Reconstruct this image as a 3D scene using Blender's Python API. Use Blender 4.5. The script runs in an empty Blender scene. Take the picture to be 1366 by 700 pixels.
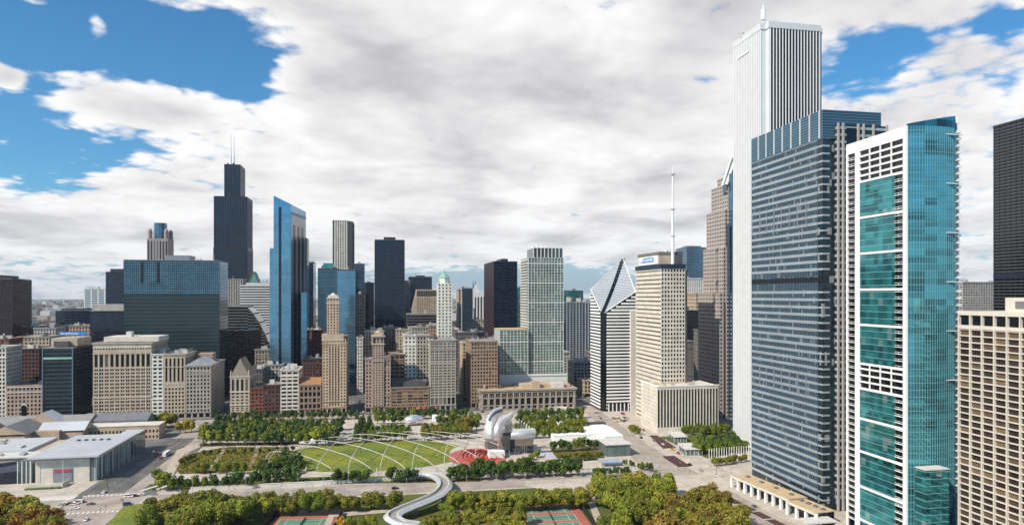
import bpy, math, random
from mathutils import Vector, Matrix, noise
R = math.radians
C = bpy.context.scene.collection
rnd = random.Random(7)

# ------------------------------------------------------------------ camera, sky, sun, exposure
F_PX, CX, HY, H_CAM, YAW = 913.0, 683.0, 393.0, 125.0, R(10.73)
cy_, sy_ = math.cos(YAW), math.sin(YAW)
cam_d = bpy.data.cameras.new('camera')
cam = bpy.data.objects.new('camera', cam_d); C.objects.link(cam)
cam.location = (0, 0, H_CAM); cam.rotation_euler = (R(90), 0, -YAW)
cam_d.sensor_width = 36; cam_d.lens = F_PX / 1366 * 36
cam_d.shift_y = (HY - 350) / 1366
cam_d.clip_start = 1; cam_d.clip_end = 60000
sc = bpy.context.scene
sc.camera = cam
sc.view_settings.view_transform = 'Standard'; sc.view_settings.look = 'None'
sc.view_settings.gamma = 1; sc.view_settings.use_curve_mapping = False
sc.view_settings.exposure = 0.18

SUN_EL = R(42)
SUN_DIR = Vector((-0.86, -0.51, 0)).normalized()       # towards the sun: south-east, behind the camera
SUN_DIR = Vector((SUN_DIR.x * math.cos(SUN_EL), SUN_DIR.y * math.cos(SUN_EL), math.sin(SUN_EL)))
sd = bpy.data.lights.new('sun', 'SUN'); sd.energy = 5.0; sd.angle = R(0.5); sd.color = (1, .905, .765)
so = bpy.data.objects.new('sun', sd); C.objects.link(so)
so.rotation_euler = SUN_DIR.to_track_quat('Z', 'Y').to_euler()

def mixc(N, L, fac, a, b, blend='MIX'):
    n = N.new('ShaderNodeMix'); n.data_type = 'RGBA'; n.blend_type = blend
    for i, v in ((0, fac), (6, a), (7, b)):
        if isinstance(v, (int, float)): n.inputs[i].default_value = v
        elif isinstance(v, tuple): n.inputs[i].default_value = (*v, 1) if len(v) == 3 else v
        else: L.new(v, n.inputs[i])
    return n.outputs[2]
def pdir(px, py):
    u, v = (px - CX) / F_PX, (HY - py) / F_PX
    az = math.atan(u) + YAW
    return az, math.atan(v * math.cos(math.atan(u)))

def make_world():
    w = bpy.data.worlds.new('World'); sc.world = w; w.use_nodes = True
    nt = w.node_tree; N = nt.nodes; L = nt.links; N.clear()
    out = N.new('ShaderNodeOutputWorld')
    sky = N.new('ShaderNodeTexSky'); sky.sky_type = 'NISHITA'; sky.sun_disc = False
    sky.sun_elevation = SUN_EL; sky.sun_rotation = math.atan2(SUN_DIR.x, SUN_DIR.y)
    sky.air_density = 1.0; sky.dust_density = 0.6; sky.ozone_density = 2.5
    bg = N.new('ShaderNodeBackground'); bg.inputs['Strength'].default_value = 0.10
    hs = N.new('ShaderNodeHueSaturation'); hs.inputs['Saturation'].default_value = 1.15; hs.inputs['Value'].default_value = 1.05; hs.inputs['Hue'].default_value = .488
    L.new(sky.outputs[0], hs.inputs['Color'])
    tc = N.new('ShaderNodeTexCoord')
    def math_(op, a, b=None, c=None):
        n = N.new('ShaderNodeMath'); n.operation = op
        for i, v in enumerate((a, b, c)):
            if v is None: continue
            if isinstance(v, (int, float)): n.inputs[i].default_value = v
            else: L.new(v, n.inputs[i])
        return n.outputs[0]
    sx = N.new('ShaderNodeSeparateXYZ'); L.new(tc.outputs['Generated'], sx.inputs[0])
    X, Y, Z = sx.outputs
    az = math_('ARCTAN2', X, Y); el = math_('ARCSINE', Z)
    # cloud layer seen in perspective: direction projected on a high plane
    zz = math_('ADD', math_('MAXIMUM', Z, 0.0), 0.16)
    cmb = N.new('ShaderNodeCombineXYZ')
    L.new(math_('DIVIDE', X, zz), cmb.inputs[0]); L.new(math_('DIVIDE', Y, zz), cmb.inputs[1])
    L.new(math_('MULTIPLY', Z, 1.4), cmb.inputs[2])
    def noise_(scale, detail, rough, off=(0, 0, 0), dist=0.0, vec=None):
        mp = N.new('ShaderNodeMapping'); mp.inputs['Location'].default_value = off
        L.new(vec or cmb.outputs[0], mp.inputs[0])
        n = N.new('ShaderNodeTexNoise'); n.inputs['Scale'].default_value = scale; n.inputs['Detail'].default_value = detail
        n.inputs['Roughness'].default_value = rough; n.inputs['Distortion'].default_value = dist
        L.new(mp.outputs[0], n.inputs['Vector']); return n.outputs[0]
    wn = N.new('ShaderNodeTexNoise'); wn.inputs['Scale'].default_value = 3.0; wn.inputs['Detail'].default_value = 4; L.new(cmb.outputs[0], wn.inputs['Vector'])
    wv = N.new('ShaderNodeVectorMath'); wv.operation = 'MULTIPLY_ADD'; L.new(wn.outputs['Color'], wv.inputs[0]); wv.inputs[1].default_value = (.22, .22, .22); L.new(cmb.outputs[0], wv.inputs[2])
    def voro(scale, off):
        mp = N.new('ShaderNodeMapping'); mp.inputs['Location'].default_value = off; L.new(wv.outputs[0], mp.inputs[0])
        n = N.new('ShaderNodeTexVoronoi'); n.voronoi_dimensions = '2D'; n.feature = 'SMOOTH_F1'; n.inputs['Scale'].default_value = scale; n.inputs['Smoothness'].default_value = .35; L.new(mp.outputs[0], n.inputs['Vector']); return n.outputs['Distance']
    n1 = noise_(1.6, 8, .58, (3.1, 1.7, 0), .2)
    n2 = noise_(7.0, 9, .66, (1.0, 5.0, 2), .15)
    n4 = noise_(1.9, 6, .52, (9.0, 2.0, 4), .3)
    v1 = voro(6.5, (2, 7, 1)); v2 = voro(15.0, (5, 1, 3))
    # where the clear patches stand in the sky: (pixel of the photo turned into azimuth and elevation, widths, weight)
    blobs = [(170,45,165,55,-1.15),(322,88,58,46,-.95),(50,210,85,66,-.95),(175,195,60,26,-.45),(30,120,70,45,-.5),(255,75,80,45,-.5),(20,40,70,50,-.6),
             (135,40,24,20,.95),(8,102,32,18,1.25),(165,140,105,26,1.05),(40,2,30,8,.8),(285,112,16,8,.25),
             (1160,84,62,34,-1.0),(1340,30,45,24,-.9),(1240,40,60,20,-.35),(1130,150,40,30,-.3),(690,374,190,17,-.95),(775,288,26,6,-.12),(420,292,36,6,-.15),(380,300,420,45,.35),(620,20,160,70,.4),(930,40,120,80,.45),(1250,20,60,40,.3),(1050,300,200,80,.3),(1020,20,60,60,.35),
             (30,300,120,30,.35),(470,110,110,150,.55),(640,170,250,120,.45),(900,180,250,120,.40),(130,300,150,35,.3),(1250,200,120,80,.3)]
    tot = None
    for (bx, by, wx, wy, wt) in blobs:
        a0, e0 = pdir(bx, by); a1, _ = pdir(bx + wx, by); _, e1 = pdir(bx, by - wy)
        da = math_('MULTIPLY', math_('SUBTRACT', az, a0), 1 / (a1 - a0))
        de = math_('MULTIPLY', math_('SUBTRACT', el, e0), 1 / (e1 - e0))
        g = math_('EXPONENT', math_('MULTIPLY', math_('ADD', math_('MULTIPLY', da, da), math_('MULTIPLY', de, de)), -1.0))
        tot = math_('MULTIPLY', g, wt) if tot is None else math_('MULTIPLY_ADD', g, wt, tot)
    c0 = lambda n, a, m=.5: math_('MULTIPLY', math_('SUBTRACT', n, m), a)
    puff = math_('ADD', c0(v1, -.60, .42), c0(v2, -.42, .42))
    fine = math_('ADD', c0(n2, 1.35), puff)
    # sun in open sky; unseen cover east and overhead thinned for less ambient light
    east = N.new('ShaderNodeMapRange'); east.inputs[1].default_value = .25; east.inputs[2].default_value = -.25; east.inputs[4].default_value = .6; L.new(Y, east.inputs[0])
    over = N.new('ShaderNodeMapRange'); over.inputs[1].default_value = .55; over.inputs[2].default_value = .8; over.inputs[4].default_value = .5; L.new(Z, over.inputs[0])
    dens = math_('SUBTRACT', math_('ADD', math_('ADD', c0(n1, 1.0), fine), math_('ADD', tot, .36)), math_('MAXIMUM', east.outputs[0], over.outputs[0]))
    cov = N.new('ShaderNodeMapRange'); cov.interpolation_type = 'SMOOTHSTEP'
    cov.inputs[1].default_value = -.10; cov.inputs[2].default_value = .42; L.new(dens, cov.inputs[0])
    # thick cloud is greyer underneath, thin edges bright
    thick = N.new('ShaderNodeMapRange'); thick.inputs[1].default_value = .15; thick.inputs[2].default_value = 1.25
    L.new(math_('ADD', math_('MULTIPLY', tot, .50), math_('ADD', math_('ADD', c0(n4, 2.7), .26), math_('ADD', c0(n1, .7), math_('MULTIPLY', fine, -.22)))), thick.inputs[0])
    ramp = N.new('ShaderNodeValToRGB'); cr = ramp.color_ramp
    cr.elements[0].position = 0; cr.elements[0].color = (.95, .935, .92, 1)
    cr.elements[1].position = 1; cr.elements[1].color = (.455, .45, .47, 1)
    e = cr.elements.new(.35); e.color = (.79, .77, .76, 1)
    e = cr.elements.new(.7); e.color = (.60, .585, .595, 1)
    L.new(thick.outputs[0], ramp.inputs[0])
    # the lowest degrees of clear sky are milky with distance
    hz = N.new('ShaderNodeMapRange'); hz.inputs[1].default_value = R(7); hz.inputs[2].default_value = R(.3); hz.inputs[4].default_value = .85; L.new(el, hz.inputs[0])
    deep = mixc(N, L, 1.0, hs.outputs[0], (.52, .92, 1.16), 'MULTIPLY')
    L.new(mixc(N, L, hz.outputs[0], deep, (4.0, 5.2, 6.2)), bg.inputs['Color'])
    cb = N.new('ShaderNodeBackground'); cb.inputs['Strength'].default_value = 1.0; L.new(ramp.outputs[0], cb.inputs['Color'])
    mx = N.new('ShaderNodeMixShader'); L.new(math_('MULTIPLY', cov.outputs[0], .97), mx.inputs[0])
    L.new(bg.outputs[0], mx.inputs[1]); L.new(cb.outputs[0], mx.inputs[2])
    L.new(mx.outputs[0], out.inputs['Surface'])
    w.cycles.sampling_method = 'MANUAL'; w.cycles.sample_map_resolution = 512
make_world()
sc.cycles.max_bounces = 6; sc.cycles.diffuse_bounces = 2; sc.cycles.glossy_bounces = 3; sc.cycles.transmission_bounces = 2
sc.cycles.volume_bounces = 0; sc.cycles.transparent_max_bounces = 6
sc.cycles.use_denoising = True

# ------------------------------------------------------------------ mapping helpers
def ang(px): return math.atan((px - CX) / F_PX) + YAW
def xat(px, Y): return Y * math.tan(ang(px))               # where a sight line meets a north-south line at depth Y
def yat(px, X): return X / math.tan(ang(px))
def fd(X, Y): return X * sy_ + Y * cy_
def zat(py, X, Y): return H_CAM + (HY - py) * fd(X, Y) / F_PX
def gp(px, py, z=0.0):
    d = F_PX * (H_CAM - z) / (py - HY); l = (px - CX) / F_PX * d
    return (l * cy_ + d * sy_, -l * sy_ + d * cy_)

# ------------------------------------------------------------------ materials
MATS = {}
def nodes_of(name):
    m = bpy.data.materials.new(name); m.use_nodes = True
    nt = m.node_tree; b = nt.nodes['Principled BSDF']
    return m, nt, nt.nodes, nt.links, b
def mat(name, col, rough=.8, metal=0.0, var=.18, scale=.12, streak=.12, bump=0.0, bscale=2.0, spec=.3):
    """A plain surface with blotches, vertical weather streaks and a fine grain."""
    if name in MATS: return MATS[name]
    m, nt, N, L, b = nodes_of(name)
    tc = N.new('ShaderNodeTexCoord')
    n = N.new('ShaderNodeTexNoise'); n.inputs['Scale'].default_value = scale; n.inputs['Detail'].default_value = 6; n.inputs['Roughness'].default_value = .65
    L.new(tc.outputs['Object'], n.inputs['Vector'])
    lo = tuple(max(0, c * (1 - var)) for c in col); hi = tuple(min(1, c * (1 + var)) for c in col)
    rp = N.new('ShaderNodeMapRange'); rp.inputs[1].default_value = .3; rp.inputs[2].default_value = .7; L.new(n.outputs[0], rp.inputs[0])
    c = mixc(N, L, rp.outputs[0], lo, hi)
    if streak:
        mp = N.new('ShaderNodeMapping'); mp.inputs['Scale'].default_value = (.9, .9, .03); L.new(tc.outputs['Object'], mp.inputs[0])
        s = N.new('ShaderNodeTexNoise'); s.inputs['Scale'].default_value = 1.0; s.inputs['Detail'].default_value = 4; L.new(mp.outputs[0], s.inputs['Vector'])
        r2 = N.new('ShaderNodeMapRange'); r2.inputs[1].default_value = .55; r2.inputs[2].default_value = .75; r2.inputs[3].default_value = 0; r2.inputs[4].default_value = streak * 2
        L.new(s.outputs[0], r2.inputs[0])
        c = mixc(N, L, r2.outputs[0], c, tuple(x * .55 for x in col))
    L.new(c, b.inputs['Base Color'])
    b.inputs['Roughness'].default_value = rough; b.inputs['Metallic'].default_value = metal
    b.inputs['Specular IOR Level'].default_value = spec
    if bump:
        n3 = N.new('ShaderNodeTexNoise'); n3.inputs['Scale'].default_value = bscale; n3.inputs['Detail'].default_value = 5; L.new(tc.outputs['Object'], n3.inputs['Vector'])
        bp = N.new('ShaderNodeBump'); bp.inputs['Strength'].default_value = bump; bp.inputs['Distance'].default_value = .3; L.new(n3.outputs[0], bp.inputs['Height']); L.new(bp.outputs[0], b.inputs['Normal'])
    MATS[name] = m; return m
def glass(name, col, cell=(1.6, 3.9), rough=.06, metal=.35, var=.5, dark=.12, blind=(.45, .42, .36), blindp=.0, wave=.04, spec=.6):
    """Curtain-wall glass: every pane its own tone, some with blinds, slightly wavy reflections."""
    if name in MATS: return MATS[name]
    m, nt, N, L, b = nodes_of(name)
    tc = N.new('ShaderNodeTexCoord'); sx = N.new('ShaderNodeSeparateXYZ'); L.new(tc.outputs['Object'], sx.inputs[0])
    def mt(op, a, c=None):
        n = N.new('ShaderNodeMath'); n.operation = op
        for i, v in enumerate((a, c)):
            if v is None: continue
            if isinstance(v, (int, float)): n.inputs[i].default_value = v
            else: L.new(v, n.inputs[i])
        return n.outputs[0]
    u = mt('FLOOR', mt('DIVIDE', mt('ADD', mt('ADD', sx.outputs[0], sx.outputs[1]), .13), cell[0]))
    v = mt('FLOOR', mt('DIVIDE', mt('ADD', sx.outputs[2], .07), cell[1]))
    fl = N.new('ShaderNodeTexWhiteNoise'); fl.noise_dimensions = '1D'; L.new(v, fl.inputs['W'])
    cb = N.new('ShaderNodeCombineXYZ'); L.new(u, cb.inputs[0]); L.new(v, cb.inputs[1])
    oi = N.new('ShaderNodeObjectInfo'); L.new(mt('MULTIPLY', oi.outputs['Random'], 97.0), cb.inputs[2])
    wn = N.new('ShaderNodeTexWhiteNoise'); wn.noise_dimensions = '3D'; L.new(cb.outputs[0], wn.inputs['Vector'])
    pw = mt('POWER', wn.outputs['Value'], 1.4)
    big = N.new('ShaderNodeTexNoise'); big.inputs['Scale'].default_value = .05; big.inputs['Detail'].default_value = 3; L.new(tc.outputs['Object'], big.inputs['Vector'])
    bg_ = N.new('ShaderNodeMapRange'); bg_.inputs[1].default_value = .35; bg_.inputs[2].default_value = .65; L.new(big.outputs[0], bg_.inputs[0]); fac = mt('ADD', mt('MULTIPLY', pw, var*.75), mt('ADD', mt('MULTIPLY', bg_.outputs[0], .35), mt('MULTIPLY', fl.outputs['Value'], var*.5)))
    c = mixc(N, L, fac, tuple(x * dark for x in col), col)
    if blindp:
        sp = N.new('ShaderNodeSeparateColor'); L.new(wn.outputs['Color'], sp.inputs[0])
        c = mixc(N, L, mt('LESS_THAN', sp.outputs[1], blindp), c, blind)
    L.new(c, b.inputs['Base Color'])
    b.inputs['Roughness'].default_value = rough; b.inputs['Metallic'].default_value = metal; b.inputs['Specular IOR Level'].default_value = spec
    nb = N.new('ShaderNodeTexNoise'); nb.inputs['Scale'].default_value = .35; nb.inputs['Detail'].default_value = 2; L.new(tc.outputs['Object'], nb.inputs['Vector'])
    ad = mt('ADD', mt('MULTIPLY', nb.outputs[0], 1.0), mt('MULTIPLY', wn.outputs['Value'], .0))
    bp = N.new('ShaderNodeBump'); bp.inputs['Strength'].default_value = wave; bp.inputs['Distance'].default_value = 1.0; L.new(ad, bp.inputs['Height']); L.new(bp.outputs[0], b.inputs['Normal'])
    MATS[name] = m; return m
def pane_mat(name, col=(.009, .011, .014), lit=(.20, .18, .15), rough=.12, p=.16, spec=.28):
    """Window glass in a masonry wall: each pane dark, a few with pale shades drawn."""
    if name in MATS: return MATS[name]
    m, nt, N, L, b = nodes_of(name)
    g = N.new('ShaderNodeNewGeometry'); oi = N.new('ShaderNodeObjectInfo')
    a = N.new('ShaderNodeMath'); a.operation = 'MULTIPLY_ADD'; L.new(oi.outputs['Random'], a.inputs[0]); a.inputs[1].default_value = 7.31; L.new(g.outputs['Random Per Island'], a.inputs[2])
    f = N.new('ShaderNodeMath'); f.operation = 'FRACT'; L.new(a.outputs[0], f.inputs[0])
    rp = N.new('ShaderNodeValToRGB'); cr = rp.color_ramp; cr.interpolation = 'LINEAR'
    cr.elements[0].position = 0; cr.elements[0].color = (*[x * .5 for x in col], 1)
    cr.elements[1].position = 1; cr.elements[1].color = (*lit, 1)
    e = cr.elements.new(1 - p); e.color = (*[x * 1.6 for x in col], 1)
    L.new(f.outputs[0], rp.inputs[0]); L.new(rp.outputs[0], b.inputs['Base Color'])
    b.inputs['Roughness'].default_value = rough; b.inputs['Specular IOR Level'].default_value = spec
    MATS[name] = m; return m
def leafmat(name, col, col2, hue=.03):
    if name in MATS: return MATS[name]
    m, nt, N, L, b = nodes_of(name)
    g = N.new('ShaderNodeNewGeometry'); oi = N.new('ShaderNodeObjectInfo')
    tc = N.new('ShaderNodeTexCoord')
    n = N.new('ShaderNodeTexNoise'); n.inputs['Scale'].default_value = .45; n.inputs['Detail'].default_value = 2; L.new(tc.outputs['Object'], n.inputs['Vector'])
    a = N.new('ShaderNodeMath'); a.operation = 'MULTIPLY_ADD'; L.new(g.outputs['Random Per Island'], a.inputs[0]); a.inputs[1].default_value = .24
    s = N.new('ShaderNodeMapRange'); s.inputs[1].default_value = .35; s.inputs[2].default_value = .68; s.inputs[4].default_value = .75; L.new(n.outputs[0], s.inputs[0]); L.new(s.outputs[0], a.inputs[2])
    c = mixc(N, L, a.outputs[0], col, col2)
    h = N.new('ShaderNodeHueSaturation'); L.new(c, h.inputs['Color'])
    mr = N.new('ShaderNodeMapRange'); mr.inputs[3].default_value = .5 - hue; mr.inputs[4].default_value = .5 + hue * .6; L.new(oi.outputs['Random'], mr.inputs[0]); L.new(mr.outputs[0], h.inputs['Hue'])
    m2 = N.new('ShaderNodeMath'); m2.operation = 'MULTIPLY'; L.new(oi.outputs['Random'], m2.inputs[0]); m2.inputs[1].default_value = 13.7
    m3 = N.new('ShaderNodeMath'); m3.operation = 'FRACT'; L.new(m2.outputs[0], m3.inputs[0])
    m4 = N.new('ShaderNodeMapRange'); m4.inputs[3].default_value = .7; m4.inputs[4].default_value = 1.35; L.new(m3.outputs[0], m4.inputs[0]); L.new(m4.outputs[0], h.inputs['Value'])
    L.new(h.outputs[0], b.inputs['Base Color'])
    b.inputs['Roughness'].default_value = .7; b.inputs['Specular IOR Level'].default_value = .2
    MATS[name] = m; return m

# ------------------------------------------------------------------ mesh helpers
class MB:
    def __init__(s): s.v = []; s.f = []; s.m = []
    def face(s, pts, mi=0):
        i = len(s.v); s.v += [tuple(p) for p in pts]; s.f.append(tuple(range(i, i + len(pts)))); s.m.append(mi)
    def box(s, x0, x1, y0, y1, z0, z1, mi=0, top=None):
        i = len(s.v)
        s.v += [(x0,y0,z0),(x1,y0,z0),(x1,y1,z0),(x0,y1,z0),(x0,y0,z1),(x1,y0,z1),(x1,y1,z1),(x0,y1,z1)]
        for f, k in (((0,3,2,1),mi),((4,5,6,7),mi if top is None else top),((0,1,5,4),mi),((1,2,6,5),mi),((2,3,7,6),mi),((3,0,4,7),mi)):
            s.f.append(tuple(i + j for j in f)); s.m.append(k)
    def obox(s, c, u, w, d, z0, z1, mi=0):
        """box centred on c=(x,y), w along unit vector u, d across"""
        n = (-u[1], u[0]); P = []
        for a, b in ((-1,-1),(1,-1),(1,1),(-1,1)):
            P.append((c[0] + u[0]*a*w/2 + n[0]*b*d/2, c[1] + u[1]*a*w/2 + n[1]*b*d/2))
        s.prism(P, z0, z1, mi)
    def prism(s, poly, z0, z1, mi=0, top=None):
        """poly counter-clockwise from above; z1 may be a list, one height per corner"""
        n = len(poly); i = len(s.v); zt = z1 if isinstance(z1, (list, tuple)) else [z1] * n
        s.v += [(p[0], p[1], z0) for p in poly] + [(p[0], p[1], z) for p, z in zip(poly, zt)]
        s.f.append(tuple(i + k for k in reversed(range(n)))); s.m.append(mi)
        s.f.append(tuple(i + n + k for k in range(n))); s.m.append(mi if top is None else top)
        for k in range(n):
            j = (k + 1) % n; s.f.append((i + k, i + j, i + n + j, i + n + k)); s.m.append(mi)
    def tube(s, pts, r, n=6, mi=0, cap=True):
        pts = [Vector(p) for p in pts]; rs = r if isinstance(r, (list, tuple)) else [r] * len(pts)
        i0 = len(s.v)
        for k, p in enumerate(pts):
            t = (pts[min(k + 1, len(pts) - 1)] - pts[max(k - 1, 0)]).normalized()
            a = t.cross(Vector((0, 0, 1)) if abs(t.z) < .9 else Vector((1, 0, 0))).normalized(); b = a.cross(t)
            for j in range(n):
                q = p + (a * math.cos(j * 2 * math.pi / n) + b * math.sin(j * 2 * math.pi / n)) * rs[k]; s.v.append(tuple(q))
        for k in range(len(pts) - 1):
            for j in range(n):
                a, b = i0 + k * n + j, i0 + k * n + (j + 1) % n
                s.f.append((a, b, b + n, a + n)); s.m.append(mi)
        if cap:
            s.f.append(tuple(i0 + j for j in reversed(range(n)))); s.m.append(mi)
            e = i0 + (len(pts) - 1) * n; s.f.append(tuple(e + j for j in range(n))); s.m.append(mi)
    def cyl(s, x, y, r, z0, z1, n=10, r1=None, mi=0): s.tube([(x, y, z0), (x, y, z1)], [r, r if r1 is None else r1], n, mi)
    def mesh(s, name, mats):
        me = bpy.data.meshes.new(name); me.from_pydata(s.v, [], s.f)
        for m in (mats if isinstance(mats, (list, tuple)) else [mats]): me.materials.append(m)
        if any(s.m): me.polygons.foreach_set('material_index', s.m)
        me.update(); return me
    def build(s, name, mats, parent=None, label=None, kind=None, loc=None, smooth=False):
        me = s.mesh(name, mats); o = bpy.data.objects.new(name, me); C.objects.link(o)
        if parent: o.parent = parent
        if label: o['label'] = label
        if kind: o['kind'] = kind
        if loc: o.location = loc
        if smooth: me.polygons.foreach_set('use_smooth', [True] * len(me.polygons))
        return o
def tag(o, label, cat, group=None, kind=None):
    o['label'] = label; o['category'] = cat
    if group: o['group'] = group
    if kind: o['kind'] = kind
    return o
def thing(name, label, cat, loc=(0, 0, 0), rz=0, group=None):
    o = bpy.data.objects.new(name, None); C.objects.link(o); o.empty_display_size = .1
    o.location = loc; o.rotation_euler = (0, 0, rz)
    return tag(o, label, cat, group)
def inst(me, name, parent, loc=(0, 0, 0), rz=0, scale=None):
    o = bpy.data.objects.new(name, me); C.objects.link(o); o.parent = parent; o.location = loc; o.rotation_euler = (0, 0, rz)
    if scale: o.scale = scale
    return o
def dup(root, loc, rz=0, label=None, group=None, scale=None):
    r = root.copy(); C.objects.link(r); r.location = loc; r.rotation_euler = (0, 0, rz)
    if label: r['label'] = label
    if group: r['group'] = group
    if scale: r.scale = scale
    for ch in list(root.children):
        c = ch.copy(); C.objects.link(c); c.parent = r
        for g in ch.children:
            d = g.copy(); C.objects.link(d); d.parent = c
    return r
def ground_sheet(name, pts, z, m, kind='structure'):
    mb = MB()
    a = sum(pts[i][0] * pts[(i + 1) % len(pts)][1] - pts[(i + 1) % len(pts)][0] * pts[i][1] for i in range(len(pts)))
    if a < 0: pts = pts[::-1]
    mb.face([(p[0], p[1], z) for p in pts]); return mb.build(name, m, kind=kind)
def gsheet(name, pix, z, m, kind='structure'): return ground_sheet(name, [gp(*p) for p in pix], z, m, kind)
# ------------------------------------------------------------------ buildings: generic makers
PX = .75                       # scored pixels per photo pixel
_pane_cache = {}
N_SINGLE = 100
def add_panes(root, panes, m, depth, name='window', single=True, frame=None):
    """panes: (face, centre, w, h); the largest in view each an object, the rest one part"""
    order = {'E': 0, 'S': 1, 'N': 1}
    big = [p for p in panes if (p[2] * p[3]) * (F_PX * PX / depth) ** 2 >= 3.2]
    solo = []
    if single and big:
        big.sort(key=lambda p: (order[p[0]], -p[1][2]))
        solo = big[:N_SINGLE]
    ids = set(map(id, solo)); rest = [p for p in panes if id(p) not in ids]
    rz = {'E': 0, 'S': -math.pi / 2, 'N': math.pi / 2}
    for f, c, w, h in solo:
        k = (round(w, 2), round(h, 2), m.name)
        if k not in _pane_cache:
            b = MB(); b.face([(-w/2, 0, -h/2), (w/2, 0, -h/2), (w/2, 0, h/2), (-w/2, 0, h/2)]); _pane_cache[k] = b.mesh('window', m)
        inst(_pane_cache[k], name, root, c, rz[f])
    if rest:
        b = MB()
        for f, c, w, h in rest:
            u = {'E': Vector((1, 0, 0)), 'S': Vector((0, -1, 0)), 'N': Vector((0, 1, 0))}[f] * (w / 2); z = Vector((0, 0, h / 2)); c = Vector(c)
            b.face([c - u - z, c + u - z, c + u + z, c - u + z])
        b.build('window_rows' if solo or len(rest) > 1 else 'window', m, root, kind='stuff')
def grid_face(mb, panes, fc, O, W, z0, z1, ncol, nrow, wf, hf, rec=.4, group=1, edge=0.0, arch=False, sill=.5):
    """One wall of punched windows with real reveals. fc is E, S or N; O its lower left corner seen from outside."""
    U = {'E': Vector((1, 0, 0)), 'S': Vector((0, -1, 0)), 'N': Vector((0, 1, 0))}[fc]
    NN = {'E': Vector((0, -1, 0)), 'S': Vector((-1, 0, 0)), 'N': Vector((1, 0, 0))}[fc]
    O = Vector(O); Zv = Vector((0, 0, 1))
    P = lambda a, z, d=0: O + U * a + Zv * (z - O.z) - NN * d
    cw = (W - 2 * edge) / ncol; fh = (z1 - z0) / nrow; ww = cw * wf; wh = fh * hf
    xs = []
    for i in range(ncol):
        c = edge + (i + .5) * cw
        if group > 1:                                      # windows gathered in groups of `group`
            g0 = (i // group) * group; n = min(group, ncol - g0); gc = edge + (g0 + n / 2) * cw; c = gc + (c - gc) * (.5 + wf * .5) * .98
        xs.append((c - ww / 2, c + ww / 2))
    prev = z0
    for r in range(nrow):
        s = z0 + r * fh + (fh - wh) * sill; t = s + wh
        mb.face([P(0, prev), P(W, prev), P(W, s), P(0, s)]); prev = t
        px = 0
        for a, b in xs:
            mb.face([P(px, s), P(a, s), P(a, t), P(px, t)]); px = b
            mb.face([P(a, s), P(b, s), P(b, s, rec), P(a, s, rec)]); mb.face([P(a, t, rec), P(b, t, rec), P(b, t), P(a, t)])
            mb.face([P(a, s), P(a, s, rec), P(a, t, rec), P(a, t)]); mb.face([P(b, s, rec), P(b, s), P(b, t), P(b, t, rec)])
            if arch:
                n = 7; c = (a + b) / 2; rr = (b - a) / 2
                for k in range(n):
                    t0, t1 = math.pi * k / n, math.pi * (k + 1) / n
                    q0 = (c - rr * math.cos(t0), t - rr + rr * math.sin(t0)); q1 = (c - rr * math.cos(t1), t - rr + rr * math.sin(t1))
                    mb.face([P(q0[0], q0[1], .02), P(q1[0], q1[1], .02), P(q1[0], t, .02), P(q0[0], t, .02)])
            panes.append((fc, tuple(P((a + b) / 2, (s + t) / 2, rec - .01)), b - a, t - s))
        mb.face([P(px, s), P(W, s), P(W, t), P(px, t)])
    mb.face([P(0, prev), P(W, prev), P(W, z1), P(0, z1)])
def clutter(root, x0, x1, y0, y1, z, n, seed, m=None, hmax=4.5):
    rr = random.Random(seed); mm = [M['roof_metal'], M['roof_pale'], M['concrete'], M['roof_dark']]
    for k in range(n):
        w, d, h = rr.uniform(2, 7), rr.uniform(2, 7), rr.uniform(1.2, hmax)
        w = min(w, (x1 - x0) * .45); d = min(d, (y1 - y0) * .45)
        x, y = rr.uniform(x0 + w/2, x1 - w/2), rr.uniform(y0 + d/2, y1 - d/2)
        b = MB(); q = rr.random()
        if q < .7:
            b.box(x - w/2, x + w/2, y - d/2, y + d/2, z, z + h)
            for j in range(2): b.cyl(x - w/4 + j * w/2, y, min(w, d) * .16, z + h, z + h + .5, 8)
            b.build('rooftop_unit', m or rr.choice(mm), root)
        elif q < .85:
            r = min(w, d) * .32
            b.cyl(x, y, r, z + 1.4, z + 1.4 + h, 12); b.cyl(x, y, r, z + 1.4 + h, z + 2.2 + h, 12, .2)
            for a in range(4): b.cyl(x + r*.7*math.cos(a*1.57+.8), y + r*.7*math.sin(a*1.57+.8), .15, z, z + 1.4, 5)
            b.build('water_tank', rr.choice([M['wood_tank'], M['roof_metal']]), root)
        else:
            b.tube([(x, y, z), (x, y, z + h * 2.2)], [.18, .08], 5); b.box(x - .7, x + .7, y - .08, y + .08, z + h*1.6, z + h*1.6 + .15)
            b.build('mast', M['steel'], root)
def frame_of(px0, px1, py, Y):
    x0, x1 = xat(px0, Y), xat(px1, Y); return x0, x1, zat(py, (x0 + x1) / 2, Y)
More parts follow.
